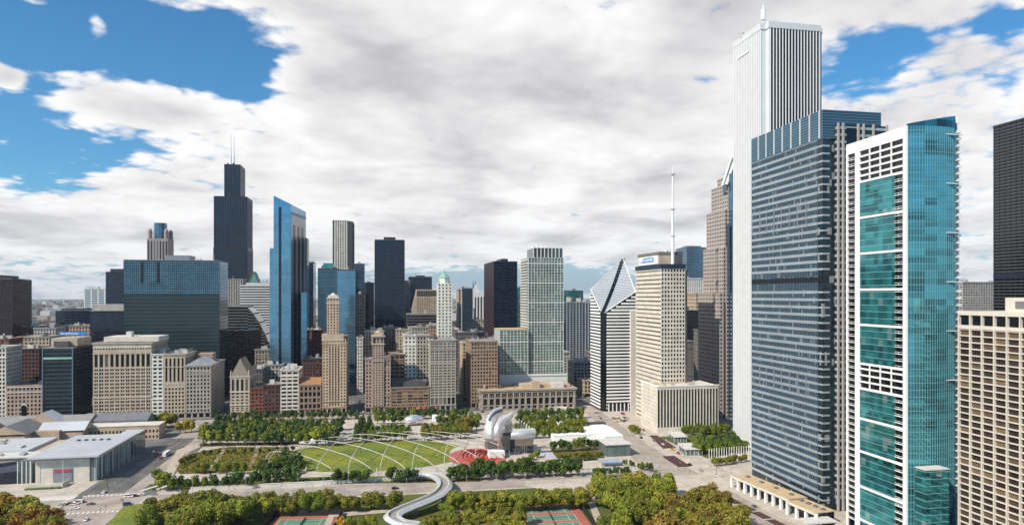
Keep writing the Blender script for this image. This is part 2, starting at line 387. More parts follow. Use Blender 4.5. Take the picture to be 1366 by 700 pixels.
def masonry(name, label, cat, px0, px1, py, Y, L=40, wall='limestone', zones=None, floor=3.9, bay=3.6, wf=.58, hf=.62, cornice=1.2, base=6.0,
            group=None, roof='roof_grey', units=3, seed=None, pane='pane', sidebay=None, top=None, rec=.4, gsz=1, single=True, parapet=True, blank='', trim=None):
    """A masonry block: wall with punched windows, ground floor, cornice, flat roof with plant."""
    x0, x1, h = frame_of(px0, px1, py, Y); W = x1 - x0
    if top: h = top
    root = thing(name, label, cat, ((x0 + x1) / 2, Y, 0), 0, group); seed = seed or int(px0 * 7 + Y)
    hw = W / 2; mb = MB(); panes = []
    if zones is None:
        nr = max(1, round((h - base - 1.5) / floor)); zones = [(base, h - 1.5, None, nr, wf, hf, gsz, False)]
    sides = [('E', (-hw, 0, 0), W)]
    if 'S' not in blank: sides.append(('S', (-hw, L, 0), L))
    if 'N' not in blank: sides.append(('N', (hw, 0, 0), L))
    for fc, O, w in sides:
        nb = max(1, round(w / (bay if fc == 'E' else (sidebay or bay))))
        if base > 0:
            nbase = max(1, round(w / max(6.0, bay * 1.6))); grid_face(mb, panes, fc, O, w, 0, base, nbase, 1, .72, .66, .5)
        for (za, zb, nc, nr, wf_, hf_, g, ar) in zones:
            ncc = nb if (nc is None or fc != 'E') else nc
            grid_face(mb, panes, fc, (O[0], O[1], za), w, za, zb, ncc, nr, wf_, hf_, rec, g, edge=.5, arch=ar)
        ztop = zones[-1][1]
        U = {'E': Vector((1, 0, 0)), 'S': Vector((0, -1, 0)), 'N': Vector((0, 1, 0))}[fc]; o = Vector(O)
        if ztop < h: mb.face([o + Vector((0, 0, ztop)), o + U * w + Vector((0, 0, ztop)), o + U * w + Vector((0, 0, h)), o + Vector((0, 0, h))])
    for fc, O, w in (('S', (-hw, L, 0), L), ('N', (hw, 0, 0), L)):
        if fc in blank:
            U = Vector((0, -1, 0)) if fc == 'S' else Vector((0, 1, 0)); o = Vector(O)
            mb.face([o, o + U * w, o + U * w + Vector((0, 0, h)), o + Vector((0, 0, h))])
    mb.face([(hw, L, 0), (-hw, L, 0), (-hw, L, h), (hw, L, h)])
    mb.build('wall', M[wall], root)
    r = MB(); r.face([(-hw + .01, .01, h - .6), (hw - .01, .01, h - .6), (hw - .01, L - .01, h - .6), (-hw + .01, L - .01, h - .6)]); r.build('roof', M[roof], root)
    add_panes(root, panes, M[pane], fd((x0 + x1) / 2, Y), single=single)
    if cornice:
        b = MB(); e = cornice * .6
        for (a0, a1, c0, c1) in ((-hw - e, hw + e, -e, .45), (-hw - e, hw + e, L - .45, L + e), (-hw - e, -hw + .45, .45, L - .45), (hw - .45, hw + e, .45, L - .45)):
            b.box(a0, a1, c0, c1, h - cornice * .55, h + .25); 
        for (a0, a1, c0, c1) in ((-hw - e*.5, hw + e*.5, -e*.5, .3), (-hw - e*.5, -hw + .3, .3, L), (hw - .3, hw + e*.5, .3, L)):
            b.box(a0, a1, c0, c1, h - cornice * 1.3, h - cornice * .551)
        b.build('cornice', M[wall], root)
    if h > 25 and cornice:                                # belt courses at base and attic
        for zf in ([base + .2] if base > 0 else []) + [h*.80 if seed % 2 else h*.86] + ([h*.22 + 6] if seed % 3 == 0 else []):
            b = MB(); e = .45
            for q in ((-hw - e, hw + e, -e, -.01), (-hw - e, -hw - .01, .0, L), (hw + .01, hw + e, .0, L)): b.box(*q, zf - .45, zf + .45)
            b.build('belt_course', M[trim or wall], root)
    if units: clutter(root, -hw + 1, hw - 1, 2, L - 1, h - .6, units, seed)
    root['half_width'] = hw; root['height'] = h; root['length'] = L
    return root
def curtain(name, label, cat, px0, px1, py, Y, L=40, g='glass_blue', band=None, bh=1.2, floor=3.9, mull=None, ms=3.0, mw=.3, bp=.15, mp=.22, zbase=0.0,
            group=None, roof='roof_grey', units=2, top=None, crown=None, seed=None, poly=None, parapet=1.2, piers=None, pw=1.2, ps=8.0):
    """A tower of glass: body, floor bands, mullions, piers, roof."""
    x0, x1, h = frame_of(px0, px1, py, Y); W = x1 - x0; hw = W / 2
    if top: h = top
    root = thing(name, label, cat, ((x0 + x1) / 2, Y, 0), 0, group); seed = seed or int(px0 * 5 + Y)
    b = MB(); b.box(-hw, hw, 0, L, zbase, h); b.build('glazing', M[g], root)
    if band:
        b = MB(); n = max(2, round((h - 4) / floor)); fh = (h - 4) / n
        for k in range(n + 1):
            z = 4 + k * fh; zt = min(z + bh / 2, h + (parapet if k == n else 0)); b.box(-hw - bp, hw + bp, -bp, L + bp, z - bh / 2, zt + (.01 if k == n else 0))
        b.build('floor_bands', M[band], root)
    if mull:
        b = MB()
        nx = max(1, round(W / ms)); ny = max(1, round(L / ms))
        for k in range(nx + 1):
            x = -hw + W * k / nx; b.box(x - mw/2, x + mw/2, -mp, 0, 0, h + .4)
        for k in range(ny + 1):
            y = L * k / ny
            for sgn in (-1, 1): b.box(sgn * hw - (mp if sgn < 0 else 0), sgn * hw + (mp if sgn > 0 else 0), y - mw/2, y + mw/2, 0, h + .4)
        b.build('mullions', M[mull], root)
    if piers:
        nx = max(1, round(W / ps)); ny = max(1, round(L / ps))
        for k in range(nx + 1):
            x = -hw + W * k / nx; b = MB(); b.box(x - pw/2, x + pw/2, -mp - .35, 0, 0, h + .8); b.build('pier', M[piers], root)
        for k in range(1, ny + 1):
            y = L * k / ny
            for sgn in (-1, 1):
                b = MB(); b.box(sgn*hw - (mp + .35 if sgn < 0 else 0), sgn*hw + (mp + .35 if sgn > 0 else 0), y - pw/2, y + pw/2, 0, h + .8); b.build('pier', M[piers], root)
    b = MB(); b.box(-hw - bp - .05, hw + bp + .05, -bp - .05, L + bp + .05, h + (parapet if band else 0) + .012, h + (parapet if band else 0) + .5); b.build('roof', M[roof], root)
    if crown:                                             # a mechanical storey on the roof: (inset, height, material)
        i, ch, cm = crown; b = MB(); b.box(-hw + i * W, hw - i * W, L * .15, L * .85, h + .5, h + ch); b.build('penthouse', M[cm], root)
    if units: clutter(root, -hw * .8, hw * .8, L * .1, L * .9, h + (parapet if band else 0) + .5, units, seed)
    return root
# ------------------------------------------------------------------ the materials of the place
M = {}
for k, c, kw in (
    ('limestone', (.46, .375, .28), {}), ('limestone_warm', (.48, .365, .255), {}), ('limestone_grey', (.37, .335, .285), {}), ('limestone_pale', (.61, .56, .48), {}),
    ('terracotta_white', (.66, .64, .57), {}), ('granite_white', (.60, .61, .62), dict(var=.05, streak=.05)), ('brick_red', (.20, .075, .05), {}), ('brick_dark', (.10, .05, .04), {}),
    ('brick_pink', (.38, .28, .22), {}), ('brick_brown', (.30, .21, .15), {}), ('brick_orange', (.36, .20, .11), {}), ('stone_dirty', (.30, .25, .19), {}),
    ('concrete', (.38, .36, .33), {}), ('concrete_dark', (.16, .15, .15), {}), ('concrete_white', (.62, .59, .53), dict(var=.08)), ('roof_grey', (.26, .25, .24), dict(streak=0, scale=.3)),
    ('roof_pale', (.55, .53, .49), dict(streak=0, scale=.3)), ('roof_dark', (.08, .08, .085), dict(streak=0)), ('roof_tan', (.50, .37, .22), dict(streak=0, scale=.25)), ('roof_orange', (.34, .17, .085), dict(streak=0)),
    ('roof_metal', (.42, .43, .45), dict(rough=.45, metal=.3, streak=0)), ('roof_green', (.12, .30, .24), dict(streak=.1)), ('copper_green', (.25, .46, .34), {}),
    ('steel', (.55, .55, .56), dict(rough=.4, metal=.4)), ('white_paint', (.80, .80, .78), dict(var=.05, streak=.04)), ('white_steel', (.78, .78, .78), dict(var=.05, rough=.45, streak=0)), ('dark_metal', (.03, .032, .036), dict(rough=.45)),
    ('wood_tank', (.16, .10, .065), {}), ('maroon', (.038, .020, .028), dict(rough=.4)), ('navy', (.014, .018, .034), dict(rough=.35)), ('black_steel', (.012, .014, .018), dict(rough=.4)),
    ('blue_steel', (.018, .032, .055), dict(rough=.35)), ('band_grey', (.21, .24, .27), dict(rough=.4, var=.08)), ('band_blue', (.12, .18, .24), dict(rough=.35, var=.08)), ('band_pale', (.55, .56, .55), dict(var=.08)),
    ('band_teal', (.045, .075, .08), dict(rough=.4)), ('band_white', (.68, .67, .64), dict(var=.06)), ('band_green', (.36, .44, .40), dict(var=.08)), ('pink_granite', (.34, .27, .235), dict(var=.1)), ('pink_pale', (.40, .35, .315), dict(var=.08)),
    ('asphalt', (.12, .115, .11), dict(streak=0, scale=.09, var=.4)), ('road_pale', (.35, .30, .255), dict(streak=0, scale=.07, var=.30)), ('pavement', (.47, .415, .35), dict(streak=0, scale=.10, var=.24)), ('pavement_warm', (.45, .37, .30), dict(streak=0, scale=.1, var=.16)),
    ('kerb', (.56, .53, .48), dict(streak=0)), ('paint_line', (.72, .70, .64), dict(streak=0, var=.2, scale=.8)), ('city_ground', (.15, .145, .14), dict(streak=0, scale=.02, var=.35)),
    ('soil', (.10, .065, .045), dict(streak=0, scale=.4)), ('flower_bed', (.075, .035, .035), dict(streak=0, scale=.9, var=.5)), ('court_red', (.40, .12, .09), dict(streak=0, var=.12)), ('court_green', (.10, .21, .14), dict(streak=0, var=.12)),
    ('seat_red', (.33, .035, .03), dict(streak=0, var=.15)), ('stainless', (.74, .73, .72), dict(rough=.34, metal=.55, var=.08, streak=0)), ('stainless_dull', (.50, .48, .46), dict(rough=.42, metal=.6, var=.12, streak=0)), ('mirror', (.85, .85, .85), dict(rough=.22, metal=.75, var=.02, streak=0)),
    ('fabric_white', (.80, .80, .78), dict(var=.04, streak=0)), ('fabric_blue', (.03, .16, .42), dict(var=.1, streak=0)), ('banner_red', (.42, .06, .09), dict(var=.08, streak=0)), ('sign_blue', (.03, .22, .55), dict(var=.05, streak=0)),
    ('bark', (.085, .06, .045), dict(scale=1.5, streak=0)), ('rubber', (.02, .02, .02), dict(streak=0)), ('fence_dark', (.02, .022, .02), dict(streak=0)), ('water', (.05, .10, .10), dict(rough=.1, streak=0)),
    ('far_city', (.20, .19, .19), dict(scale=.01, var=.5, streak=0)), ('orange_awning', (.50, .17, .05), dict(streak=0))):
    M[k] = mat(k, c, **kw)
M['pane'] = pane_mat('pane'); M['pane_blue'] = pane_mat('pane_blue', (.012, .022, .034), (.12, .16, .18), p=.15); M['pane_black'] = pane_mat('pane_black', (.010, .011, .014), (.05, .05, .05), rough=.12, p=.1)
M['pane_brown'] = pane_mat('pane_brown', (.03, .022, .016), (.36, .25, .13), p=.42); M['pane_green'] = pane_mat('pane_green', (.02, .05, .045), (.2, .26, .22), p=.25)
for k, c, kw in (
    ('glass_blue', (.09, .21, .33), dict(metal=.4, var=.5, dark=.4)), ('glass_sky', (.22, .48, .68), dict(metal=.75, var=.45, dark=.55)), ('glass_teal', (.055, .30, .32), dict(metal=.55, var=1.0, dark=.08, cell=(3.1, 3.42), blindp=.06, blind=(.22, .34, .34))),
    ('glass_teal_light', (.09, .40, .47), dict(metal=.7, var=1.15, dark=.14, cell=(6.1, 3.42), blind=(.02, .12, .15), blindp=.05)), ('glass_dark', (.018, .026, .036), dict(metal=.1, var=.6)), ('glass_navy', (.016, .026, .06), dict(metal=.1, var=.5)),
    ('glass_black', (.007, .010, .014), dict(metal=.05, var=.6, rough=.12)), ('glass_grey', (.12, .15, .17), dict(metal=.35, var=.5, dark=.4)), ('glass_green', (.16, .26, .22), dict(metal=.35, var=.6, dark=.25, blindp=.10, blind=(.36, .36, .30))),
    ('glass_midcon', (.030, .052, .058), dict(metal=.05, spec=.35, var=.3, dark=.55, cell=(1.9, 3.8))), ('glass_bluegrey', (.09, .14, .19), dict(metal=.4, var=.55, dark=.3, cell=(1.5, 3.9))), ('glass_maroon', (.03, .016, .022), dict(metal=.1, var=.5)),
    ('glass_pavilion', (.20, .27, .26), dict(metal=.2, var=.5, dark=.3, cell=(2.5, 30)))):
    M[k] = glass(k, c, **kw)
M['leaf_green'] = leafmat('leaf_green', (.070, .098, .012), (.28, .30, .032)); M['leaf_dark'] = leafmat('leaf_dark', (.026, .055, .012), (.11, .17, .028), .02)
M['leaf_olive'] = leafmat('leaf_olive', (.10, .108, .012), (.33, .305, .034)); M['leaf_orange'] = leafmat('leaf_orange', (.13, .085, .012), (.36, .215, .025)); M['leaf_yellow'] = leafmat('leaf_yellow', (.26, .17, .012), (.60, .42, .03))
M['leaf_brown'] = leafmat('leaf_brown', (.12, .10, .016), (.31, .245, .04))
def grassmat(name, a, b, c, s1=.05, s2=1.2):
    m, nt, N, L, bs = nodes_of(name); tc = N.new('ShaderNodeTexCoord')
    n = N.new('ShaderNodeTexNoise'); n.inputs['Scale'].default_value = s1; n.inputs['Detail'].default_value = 5; L.new(tc.outputs['Object'], n.inputs['Vector'])
    n2 = N.new('ShaderNodeTexNoise'); n2.inputs['Scale'].default_value = s2; n2.inputs['Detail'].default_value = 4; L.new(tc.outputs['Object'], n2.inputs['Vector'])
    r = N.new('ShaderNodeMapRange'); r.inputs[1].default_value = .38; r.inputs[2].default_value = .62; L.new(n.outputs[0], r.inputs[0])
    r2 = N.new('ShaderNodeMapRange'); r2.inputs[1].default_value = .35; r2.inputs[2].default_value = .7; L.new(n2.outputs[0], r2.inputs[0])
    col = mixc(N, L, r2.outputs[0], mixc(N, L, r.outputs[0], a, b), c)
    L.new(col, bs.inputs['Base Color']); bs.inputs['Roughness'].default_value = .9; bs.inputs['Specular IOR Level'].default_value = .1
    bp = N.new('ShaderNodeBump'); bp.inputs['Strength'].default_value = .6; bp.inputs['Distance'].default_value = .4; L.new(n2.outputs[0], bp.inputs['Height']); L.new(bp.outputs[0], bs.inputs['Normal'])
    return m
M['lawn'] = grassmat('lawn', (.15, .20, .035), (.30, .29, .04), (.10, .13, .03), .035, .6); M['grass'] = grassmat('grass', (.09, .12, .03), (.15, .15, .04), (.06, .08, .02))
M['meadow'] = grassmat('meadow', (.13, .12, .035), (.21, .14, .06), (.07, .085, .02), .12, .5)
# ------------------------------------------------------------------ the ground, far to near
ground_sheet('city_ground', [(-9000, -300), (9000, -300), (9000, 21000), (-9000, 21000)], 0, M['city_ground'])
# the low city out to the horizon: too many roofs to count
def far_city():
    r = random.Random(3); mb = MB()
    for k in range(5200):
        y = 1750 + (r.random() ** 2.2) * 15000; x = r.uniform(-1.05, 1.05) * (y * 1.1 + 300) - .05 * y
        if abs(x) > 8700: continue
        w, d = r.uniform(14, 60), r.uniform(14, 60); h = r.choice((8, 10, 12, 14, 18, 22, 30, 38)) * r.uniform(.7, 1.3)
        if r.random() < .025 and y < 6000: h = r.uniform(45, 85); w = d = r.uniform(18, 30)
        mb.box(x - w/2, x + w/2, y - d/2, y + d/2, 0, h, r.randrange(5))
    o = mb.build('distant_city', [M['far_city'], M['brick_pink'], M['concrete'], M['roof_pale'], M['brick_dark']])
    tag(o, 'low roofs of the distant city fading towards the horizon', 'city blocks', kind='stuff')
    mb = MB()
    for k in range(2600):                                   # far tree cover between the roofs
        y = 1900 + (r.random() ** 1.8) * 15500; x = r.uniform(-1.05, 1.05) * (y * 1.1 + 300)
        if abs(x) > 8600: continue
        a = r.uniform(12, 60); b = r.uniform(10, 30); h = r.uniform(7, 13); P = [(x + a*math.cos(t)*r.uniform(.7, 1.2), y + b*math.sin(t)*r.uniform(.7, 1.2)) for t in [i * math.pi / 3.5 for i in range(7)]]
        mb.prism(P, 0, [h * r.uniform(.6, 1.1) for _ in P])
    tag(mb.build('distant_trees', M['leaf_dark']), 'dark patches of far tree cover among the distant roofs', 'tree cover', kind='stuff')
far_city()

# ------------------------------------------------------------------ skyline behind the avenue
G = 'towers of the skyline behind the avenue'
def cur(*a, **k): return curtain(*a, group=G, **k)
def mas(*a, **k): return masonry(*a, group=G, **k)
cur('office_tower', 'dark maroon tower with flat roof standing at the far left edge', 'tower', -30, 16, 373, 1000, 50, g='glass_maroon', band='maroon', bh=1.3, mull='maroon', ms=4, mw=.9, mp=.4, crown=(.3, 6, 'maroon'))
cur('office_tower', 'small far tower with white and blue bands left of the navy slab', 'tower', 113, 140, 386, 1500, 40, g='glass_blue', band='band_white', bh=1.8, floor=4.2, piers='band_white', pw=2.5, ps=14)
cur('office_tower', 'narrow dark blue slab rising behind the teal glass block', 'tower', 141, 170, 363, 1300, 40, g='glass_navy', band='navy', bh=.8, crown=(.15, 6, 'navy'))
cur('office_block', 'long low dark blue block under the distant horizon', 'office', 74, 124, 415, 1150, 40, g='glass_navy', band='blue_steel', bh=1.2, crown=(.1, 4, 'dark_metal'))
cur('office_tower', 'navy tower with pale roof band beside the teal glass block', 'tower', 120, 166, 416, 900, 45, g='glass_navy', band='navy', bh=.7, crown=(.0, 9, 'concrete'))
# broad teal block
M['glass_upper'] = glass('glass_upper', (.17, .33, .42), cell=(2.6, 4.0), rough=.12, metal=.4, var=.5, dark=.45)
def teal_block():
    Y, L = 850, 44; x0, x1, h = frame_of(165, 293, 348, Y); hw = (x1 - x0) / 2
    root = thing('office_block', 'broad teal glass block with lighter upper storeys above the avenue', 'office', ((x0 + x1)/2, Y, 0), 0, G)
    zs = zat(392, (x0 + x1)/2, Y)
    b = MB(); b.box(-hw, hw, 0, L, 0, zs); b.build('lower_glazing', M['glass_midcon'], root)
    b = MB(); b.box(-hw, hw, 0, L, zs, h); b.build('upper_glazing', M['glass_upper'], root)
    b = MB(); n = 30
    for k in range(1, n): z = zs * k / n; b.box(-hw - .12, hw + .12, -.12, L + .12, z - .35, z + .35)
    b.build('lower_bands', M['band_teal'], root)
    b = MB(); n = 13
    for k in range(n + 1):
        z = zs + (h - zs) * k / n; b.box(-hw - .2, hw + .2, -.2, L + .2, z - .32, z + .32)
    nx = 46
    for k in range(nx + 1):
        x = -hw + 2 * hw * k / nx; b.box(x - .22, x + .22, -.35, 0, zs, h + .6)
    b.build('upper_grid', M['blue_steel'], root)
    for px in (189.5, 211):
        b = MB(); x = xat(px, Y) - (x0 + x1)/2; b.box(x - 1.5, x + 1.5, -.45, .0, zat(378, 0, Y) , zat(352, 0, Y)); b.build('louvre_slot', M['black_steel'], root)
    b = MB(); b.box(-hw - .3, hw + .3, -.3, L + .3, h + .56, h + 1.2); b.build('roof', M['roof_grey'], root)
    b = MB(); b.box(-hw * .2, hw * .32, 8, 34, h + 1.2, h + 7); b.build('penthouse', M['band_grey'], root); clutter(root, -hw * .9, hw * .9, 4, 40, h + 1.2, 6, 5)
teal_block()
# octagon crowned tower
def crown_tower():
    Y = 1750; x0, x1, h = frame_of(196, 224, 318, Y); hw = (x1 - x0)/2
    root = thing('crowned_tower', 'distant pinkish tower with a ring of turrets at its crown', 'tower', ((x0+x1)/2, Y, 0), 0, G)
    b = MB(); b.box(-hw, hw, 0, 2*hw, 0, h); b.build('shaft', M['pink_granite'], root)
    b = MB()
    for k in range(7):
        x = -hw + 2*hw*(k + .5)/7; b.box(x - 1.5, x + 1.5, -.2, .0, 10, h - 6)
    b.build('window_strips', M['pane_blue'], root)
    zt = zat(302, 0, Y)
    b = MB(); b.cyl(0, hw, hw * .62, h, zt, 14); b.build('glass_drum', M['glass_blue'], root)
    for a in (-1, 1):
        for c in (0, 1):
            b = MB(); x = a * hw * .78; y = hw + (c*2 - 1) * hw * .78; b.cyl(x, y, 5, h, h + 19, 8); b.cyl(x, y, 5, h + 19, h + 25, 8, .3); b.build('turret', M['pink_granite'], root)
crown_tower()
# black stepped tower with two masts
M['glass_stepped'] = glass('glass_stepped', (.008, .018, .034), metal=.0, var=.6, rough=.15, spec=.3)
def stepped_tower():
    Y = 1680; x0, x1, h1 = frame_of(285, 330, 262, Y); W = x1 - x0; hw = W/2; xc = (x0 + x1)/2
    root = thing('stepped_tower', 'tallest black stepped skyscraper with two white roof masts', 'skyscraper', (xc, Y, 0), 0, G)
    h2 = zat(219, xc, Y); xa, xb = xat(299, Y) - xc, xat(320, Y) - xc; hm = zat(330, xc, Y)
    def tier(name, a, c, z0, z1, d0, d1):
        b = MB(); b.box(a, c, d0, d1, z0, z1); o = b.build(name, M['glass_stepped'], root)
        b = MB(); n = int((c - a) / 5.2)
        for k in range(n + 1):
            x = a + (c - a)*k/n; b.box(x - .75, x + .75, d0 - .5, d0, z0, z1)
        for k in range(n + 1):
            y = d0 + (d1 - d0)*k/n
            b.box(c, c + .5, y - .75, y + .75, z0, z1)
        nn = int((z1 - z0)/4)
        for k in range(nn):
            z = z0 + (z1 - z0)*k/nn; b.box(a - .2, c + .2, d0 - .2, d1 + .2, z, z + .9)
        b.build('frame', M['blue_steel'], o)
        b = MB(); b.box(a - .3, c + .3, d0 - .3, d1 + .3, z1 - 9, z1 + .4); b.build('louvre_band', M['black_steel'], o)
    tier('lower_tier', -hw, hw, 0, hm, 0, 68); tier('middle_tier', -hw + .8, hw - .8, hm + .5, h1, 1, 67); tier('upper_tier', xa, xb, h1 + .5, h2, 4, 60)
    b = MB(); b.box(-hw - .6, hw + .6, -.6, 68.6, hm - 6, hm + .4); b.build('mechanical_band', M['black_steel'], root)
    for px, pt in ((308, 180), (312, 183)):
        x = xat(px, Y + 20) - xc; b = MB(); zt = zat(pt, xc, Y + 20)
        z1 = h2 + (zt - h2)*.35; b.tube([(x, 20, h2), (x, 20, z1), (x, 20, z1 + 2), (x, 20, zt)], [2.5, 2.2, 1.3, .9], 7); b.build('mast', M['white_steel'], root)
    clutter(root, xa, xb, 5, 58, h2 + .4, 5, 4, M['black_steel'], 7)
stepped_tower()
mas('limestone_tower', 'grey ribbed stone tower beside the black stepped skyscraper', 'tower', 304, 324, 372, 1400, 40, wall='limestone_grey', floor=5.5, bay=4.5, wf=.4, hf=.9, base=0, units=2, rec=.8)
def gable_tower():
    Y = 1450; x0, x1, h = frame_of(329, 346, 382, Y); hw = (x1-x0)/2
    root = thing('gabled_tower', 'far tower under a steep green gable roof', 'tower', ((x0+x1)/2, Y, 0), 0, G)
    b = MB(); b.box(-hw, hw, 0, 40, 0, h); b.build('wall', M['concrete_dark'], root)
    zt = zat(363, 0, Y); b = MB()
    for f in ([(-hw, 0, h), (hw, 0, h), (0, 0, zt)], [(hw, 40, h), (-hw, 40, h), (0, 40, zt)], [(-hw, 40, h), (-hw, 0, h), (0, 0, zt), (0, 40, zt)], [(hw, 0, h), (hw, 40, h), (0, 40, zt), (0, 0, zt)]): b.face(f)
    b.build('roof', M['roof_green'], root); b = MB(); b.tube([(-hw, -.2, h), (0, -.2, zt), (hw, -.2, h)], 1.1, 4); b.build('gable_trim', M['pink_granite'], root)
gable_tower()
cur('office_tower', 'white office slab with dark ribbon windows left of the blue slanted tower', 'tower', 320, 366, 381, 1250, 50, g='glass_black', band='band_white', bh=2.2, floor=4.4, bp=.5, crown=(.15, 5, 'concrete_white'))
cur('office_tower', 'low dark slab squeezed between the white banded slab and blue tower', 'tower', 346, 362, 378, 1300, 30, g='glass_dark', band='band_grey', bh=.8)
def terraced_block():
    Y = 1000; root = None
    xs = [(304, 330, 409), (330, 338, 418), (338, 346, 430), (346, 354, 446), (354, 360, 460)]
    xa = xat(304, Y); xb = xat(360, Y); xc = (xa + xb)/2
    root = thing('terraced_block', 'dark glass block stepping down in terraces beside the teal block', 'office', (xc, Y, 0), 0, G)
    for i, (p0, p1, pt) in enumerate(xs):
        a, c = xat(p0, Y) - xc, xat(p1, Y) - xc; h = zat(pt, xc, Y); b = MB(); b.box(a + (.02 if i else 0), c, i*.3, 45, 0, h); o = b.build('terrace', M['glass_dark'], root)
        b = MB(); n = int(h/4)
        for k in range(n + 1): z = h*k/n; b.box(a + .05, c + .25, i*.3 - .3, 45, z - .65, z + .65)
        b.build('floor_bands', M['concrete_dark'], o)
        if i: 
            b = MB(); b.face([(a, i*.3, zat(xs[i-1][2], xc, Y) - 1), (c, i*.3, h), (c, 44, h), (a, 44, zat(xs[i-1][2], xc, Y) - 1)]); b.build('sloped_roof', M['glass_grey'], o)
terraced_block()
mas('brick_building', 'dark red brick building below the terraced glass block', 'building', 304, 341, 441, 900, 40, wall='brick_dark', floor=4.2, bay=5, wf=.6, hf=.55, units=3)
mas('brick_building', 'small brown brick building at the foot of the blue slanted tower', 'building', 340, 366, 466, 860, 30, wall='stone_dirty', floor=4, bay=4, units=3)
# slanted blue glass tower
M['glass_flank_reflect'] = glass('glass_flank_reflect', (.34, .36, .38), metal=.45, var=.4, dark=.6, rough=.15)  # paler grey: the flank's reflections put into the glass colour
def slanted_tower():
    Y = 845; xc = xat(374, Y); root = thing('slanted_tower', 'tall bright blue glass tower with a slanted roof', 'skyscraper', (xc, Y, 0), 0, G)
    X = lambda px, y=Y: xat(px, y) - xc
    h = lambda py, y=Y: zat(py, xc, y)
    A, B_, Cc, D = (X(365), 0), (X(388), 0), (X(408, Y + 55), 55), (X(365), 55)
    P = [A, B_, Cc, D]
    b = MB(); b.prism(P, 0, [h(261), h(272), h(282, Y + 55), h(268, Y + 55)]); b.build('glazing', M['glass_sky'], root)
    n = 72; b = MB(); hh = h(284)
    for k in range(1, n):
        z = hh*k/n; e = .12; b.prism([(A[0]-e, -e), (B_[0]+e*.6, -e), (Cc[0]+e, 55+e), (D[0]-e, 55+e)], z - .22, z + .22)
    b.build('floor_bands', M['band_blue'], root)
    b = MB(); x = X(373.5); b.box(x - 1.4, x + 1.4, -.4, 0, 20, h(276)); b.build('dark_slot', M['glass_black'], root)
    d = Vector((Cc[0]-B_[0], Cc[1]-B_[1], 0)).normalized(); nn = Vector((d.y, -d.x, 0)); ln = (Vector((*Cc, 0)) - Vector((*B_, 0))).length
    for t in (.22, .5, .76):
        c = Vector((*B_, 0)) + d*ln*t + nn*.25; b = MB(); b.obox((c.x, c.y), (d.x, d.y), ln*.11, .8, 0, h(299)); b.build('dark_strip', M['glass_black'], root)
    c = Vector((*B_, 0)) + d*ln*.5 + nn*.1; b = MB(); b.obox((c.x, c.y), (d.x, d.y), ln*.97, .24, h(400), h(283) - 3.2); b.build('flank_reflection', M['glass_flank_reflect'], root)  # added overlay on the same glass, its grey standing in for reflections
    c = Vector((*B_, 0)) + d*ln*.5 + nn*.2; b = MB(); b.obox((c.x, c.y), (d.x, d.y), ln*.98, .5, h(282) - 3, h(282)); b.build('parapet_band', M['band_grey'], root)
    b = MB(); b.box(X(359.5), X(365) - .02, 1, 50, 0, h(331)); o = b.build('lower_wing', M['glass_sky'], root)
    b = MB()
    for k in range(1, 50): z = h(331)*k/50; b.box(X(359.5) - .1, X(365), .85, 50, z - .22, z + .22)
    b.build('floor_bands', M['band_blue'], o)
    b = MB(); b.prism([(X(404, Y+57), 56), (X(409.5, Y+57), 56), (X(409.5, Y+57), 80), (X(404, Y+57), 80)], 0, h(317, Y + 57)); b.build('rear_wing', M['glass_bluegrey'], root)
    b = MB(); b.prism([(X(400), 14), (X(407.5), 14), (X(407.5), 40), (X(400), 40)], 0, h(390)); b.build('lower_bay', M['glass_sky'], root)
slanted_tower()
cur('office_tower', 'narrow dark tower just behind the blue slanted tower', 'tower', 405, 418, 351, 1080, 40, g='glass_navy', band='blue_steel', bh=.9)
cur('office_tower', 'teal banded glass tower with a pale inset panel near its roof', 'tower', 424, 450, 359, 1000, 50, g='glass_blue', band='band_teal', bh=1.6, floor=4.2, crown=(.25, 9, 'glass_teal'))
cur('office_tower', 'light blue mirrored tower behind the slim limestone tower', 'tower', 450, 474, 361, 990, 40, g='glass_sky', band='band_blue', bh=.5, mull='band_blue', ms=3, mw=.2)
cur('office_tower', 'dark grey glass tower right behind the light blue mirrored tower', 'tower', 471, 486, 353, 1060, 40, g='glass_bluegrey', band='blue_steel', bh=1.2)
def fin_tower():
    Y = 1150; x0, x1, h = frame_of(443.5, 464, 294, Y); hw = (x1-x0)/2; L = 70
    root = thing('ribbed_tower', 'tall pale ribbed tower with a dark angled flank', 'skyscraper', ((x0+x1)/2, Y, 0), 0, G)
    b = MB(); b.prism([(-hw, 4), (-hw + 4, 0), (hw - 2, 0), (hw + 7, 14), (hw + 7, L), (-hw, L)], 0, h); b.build('shaft', M['glass_black'], root)
    for k in range(6):
        x = -hw + 4 + (2*hw - 6)*k/5; b = MB(); b.box(x - 1.1, x + 1.1, -1.3, -.02, 0, h + .5); b.build('pier', M['limestone_pale'], root)
    b = MB()
    for k in range(int(h/4)): b.box(-hw + 4, hw - 2, -.5, -.015, k*4, k*4 + 1.5)
    b.build('spandrels', M['limestone_pale'], root)
    for k in range(5):
        y = 18 + k*12; b = MB(); b.box(hw + 7, hw + 8, y - 1, y + 1, 0, h + .4); b.build('pier', M['concrete_dark'], root)
    b = MB(); b.box(-hw - .5, hw - 2, 4, L, h - 5, h + .8); b.build('roof_band', M['limestone_pale'], root)
fin_tower()
mas('brick_building', 'narrow pinkish tower wedged beside the light blue mirrored tower', 'tower', 476, 486, 392, 960, 30, wall='brick_brown', floor=4.5, bay=3.5, units=1)
cur('office_tower', 'dark blue slab in front of the tall plum tower', 'tower', 487, 499, 378, 1100, 40, g='glass_navy', band='blue_steel', bh=1.0)
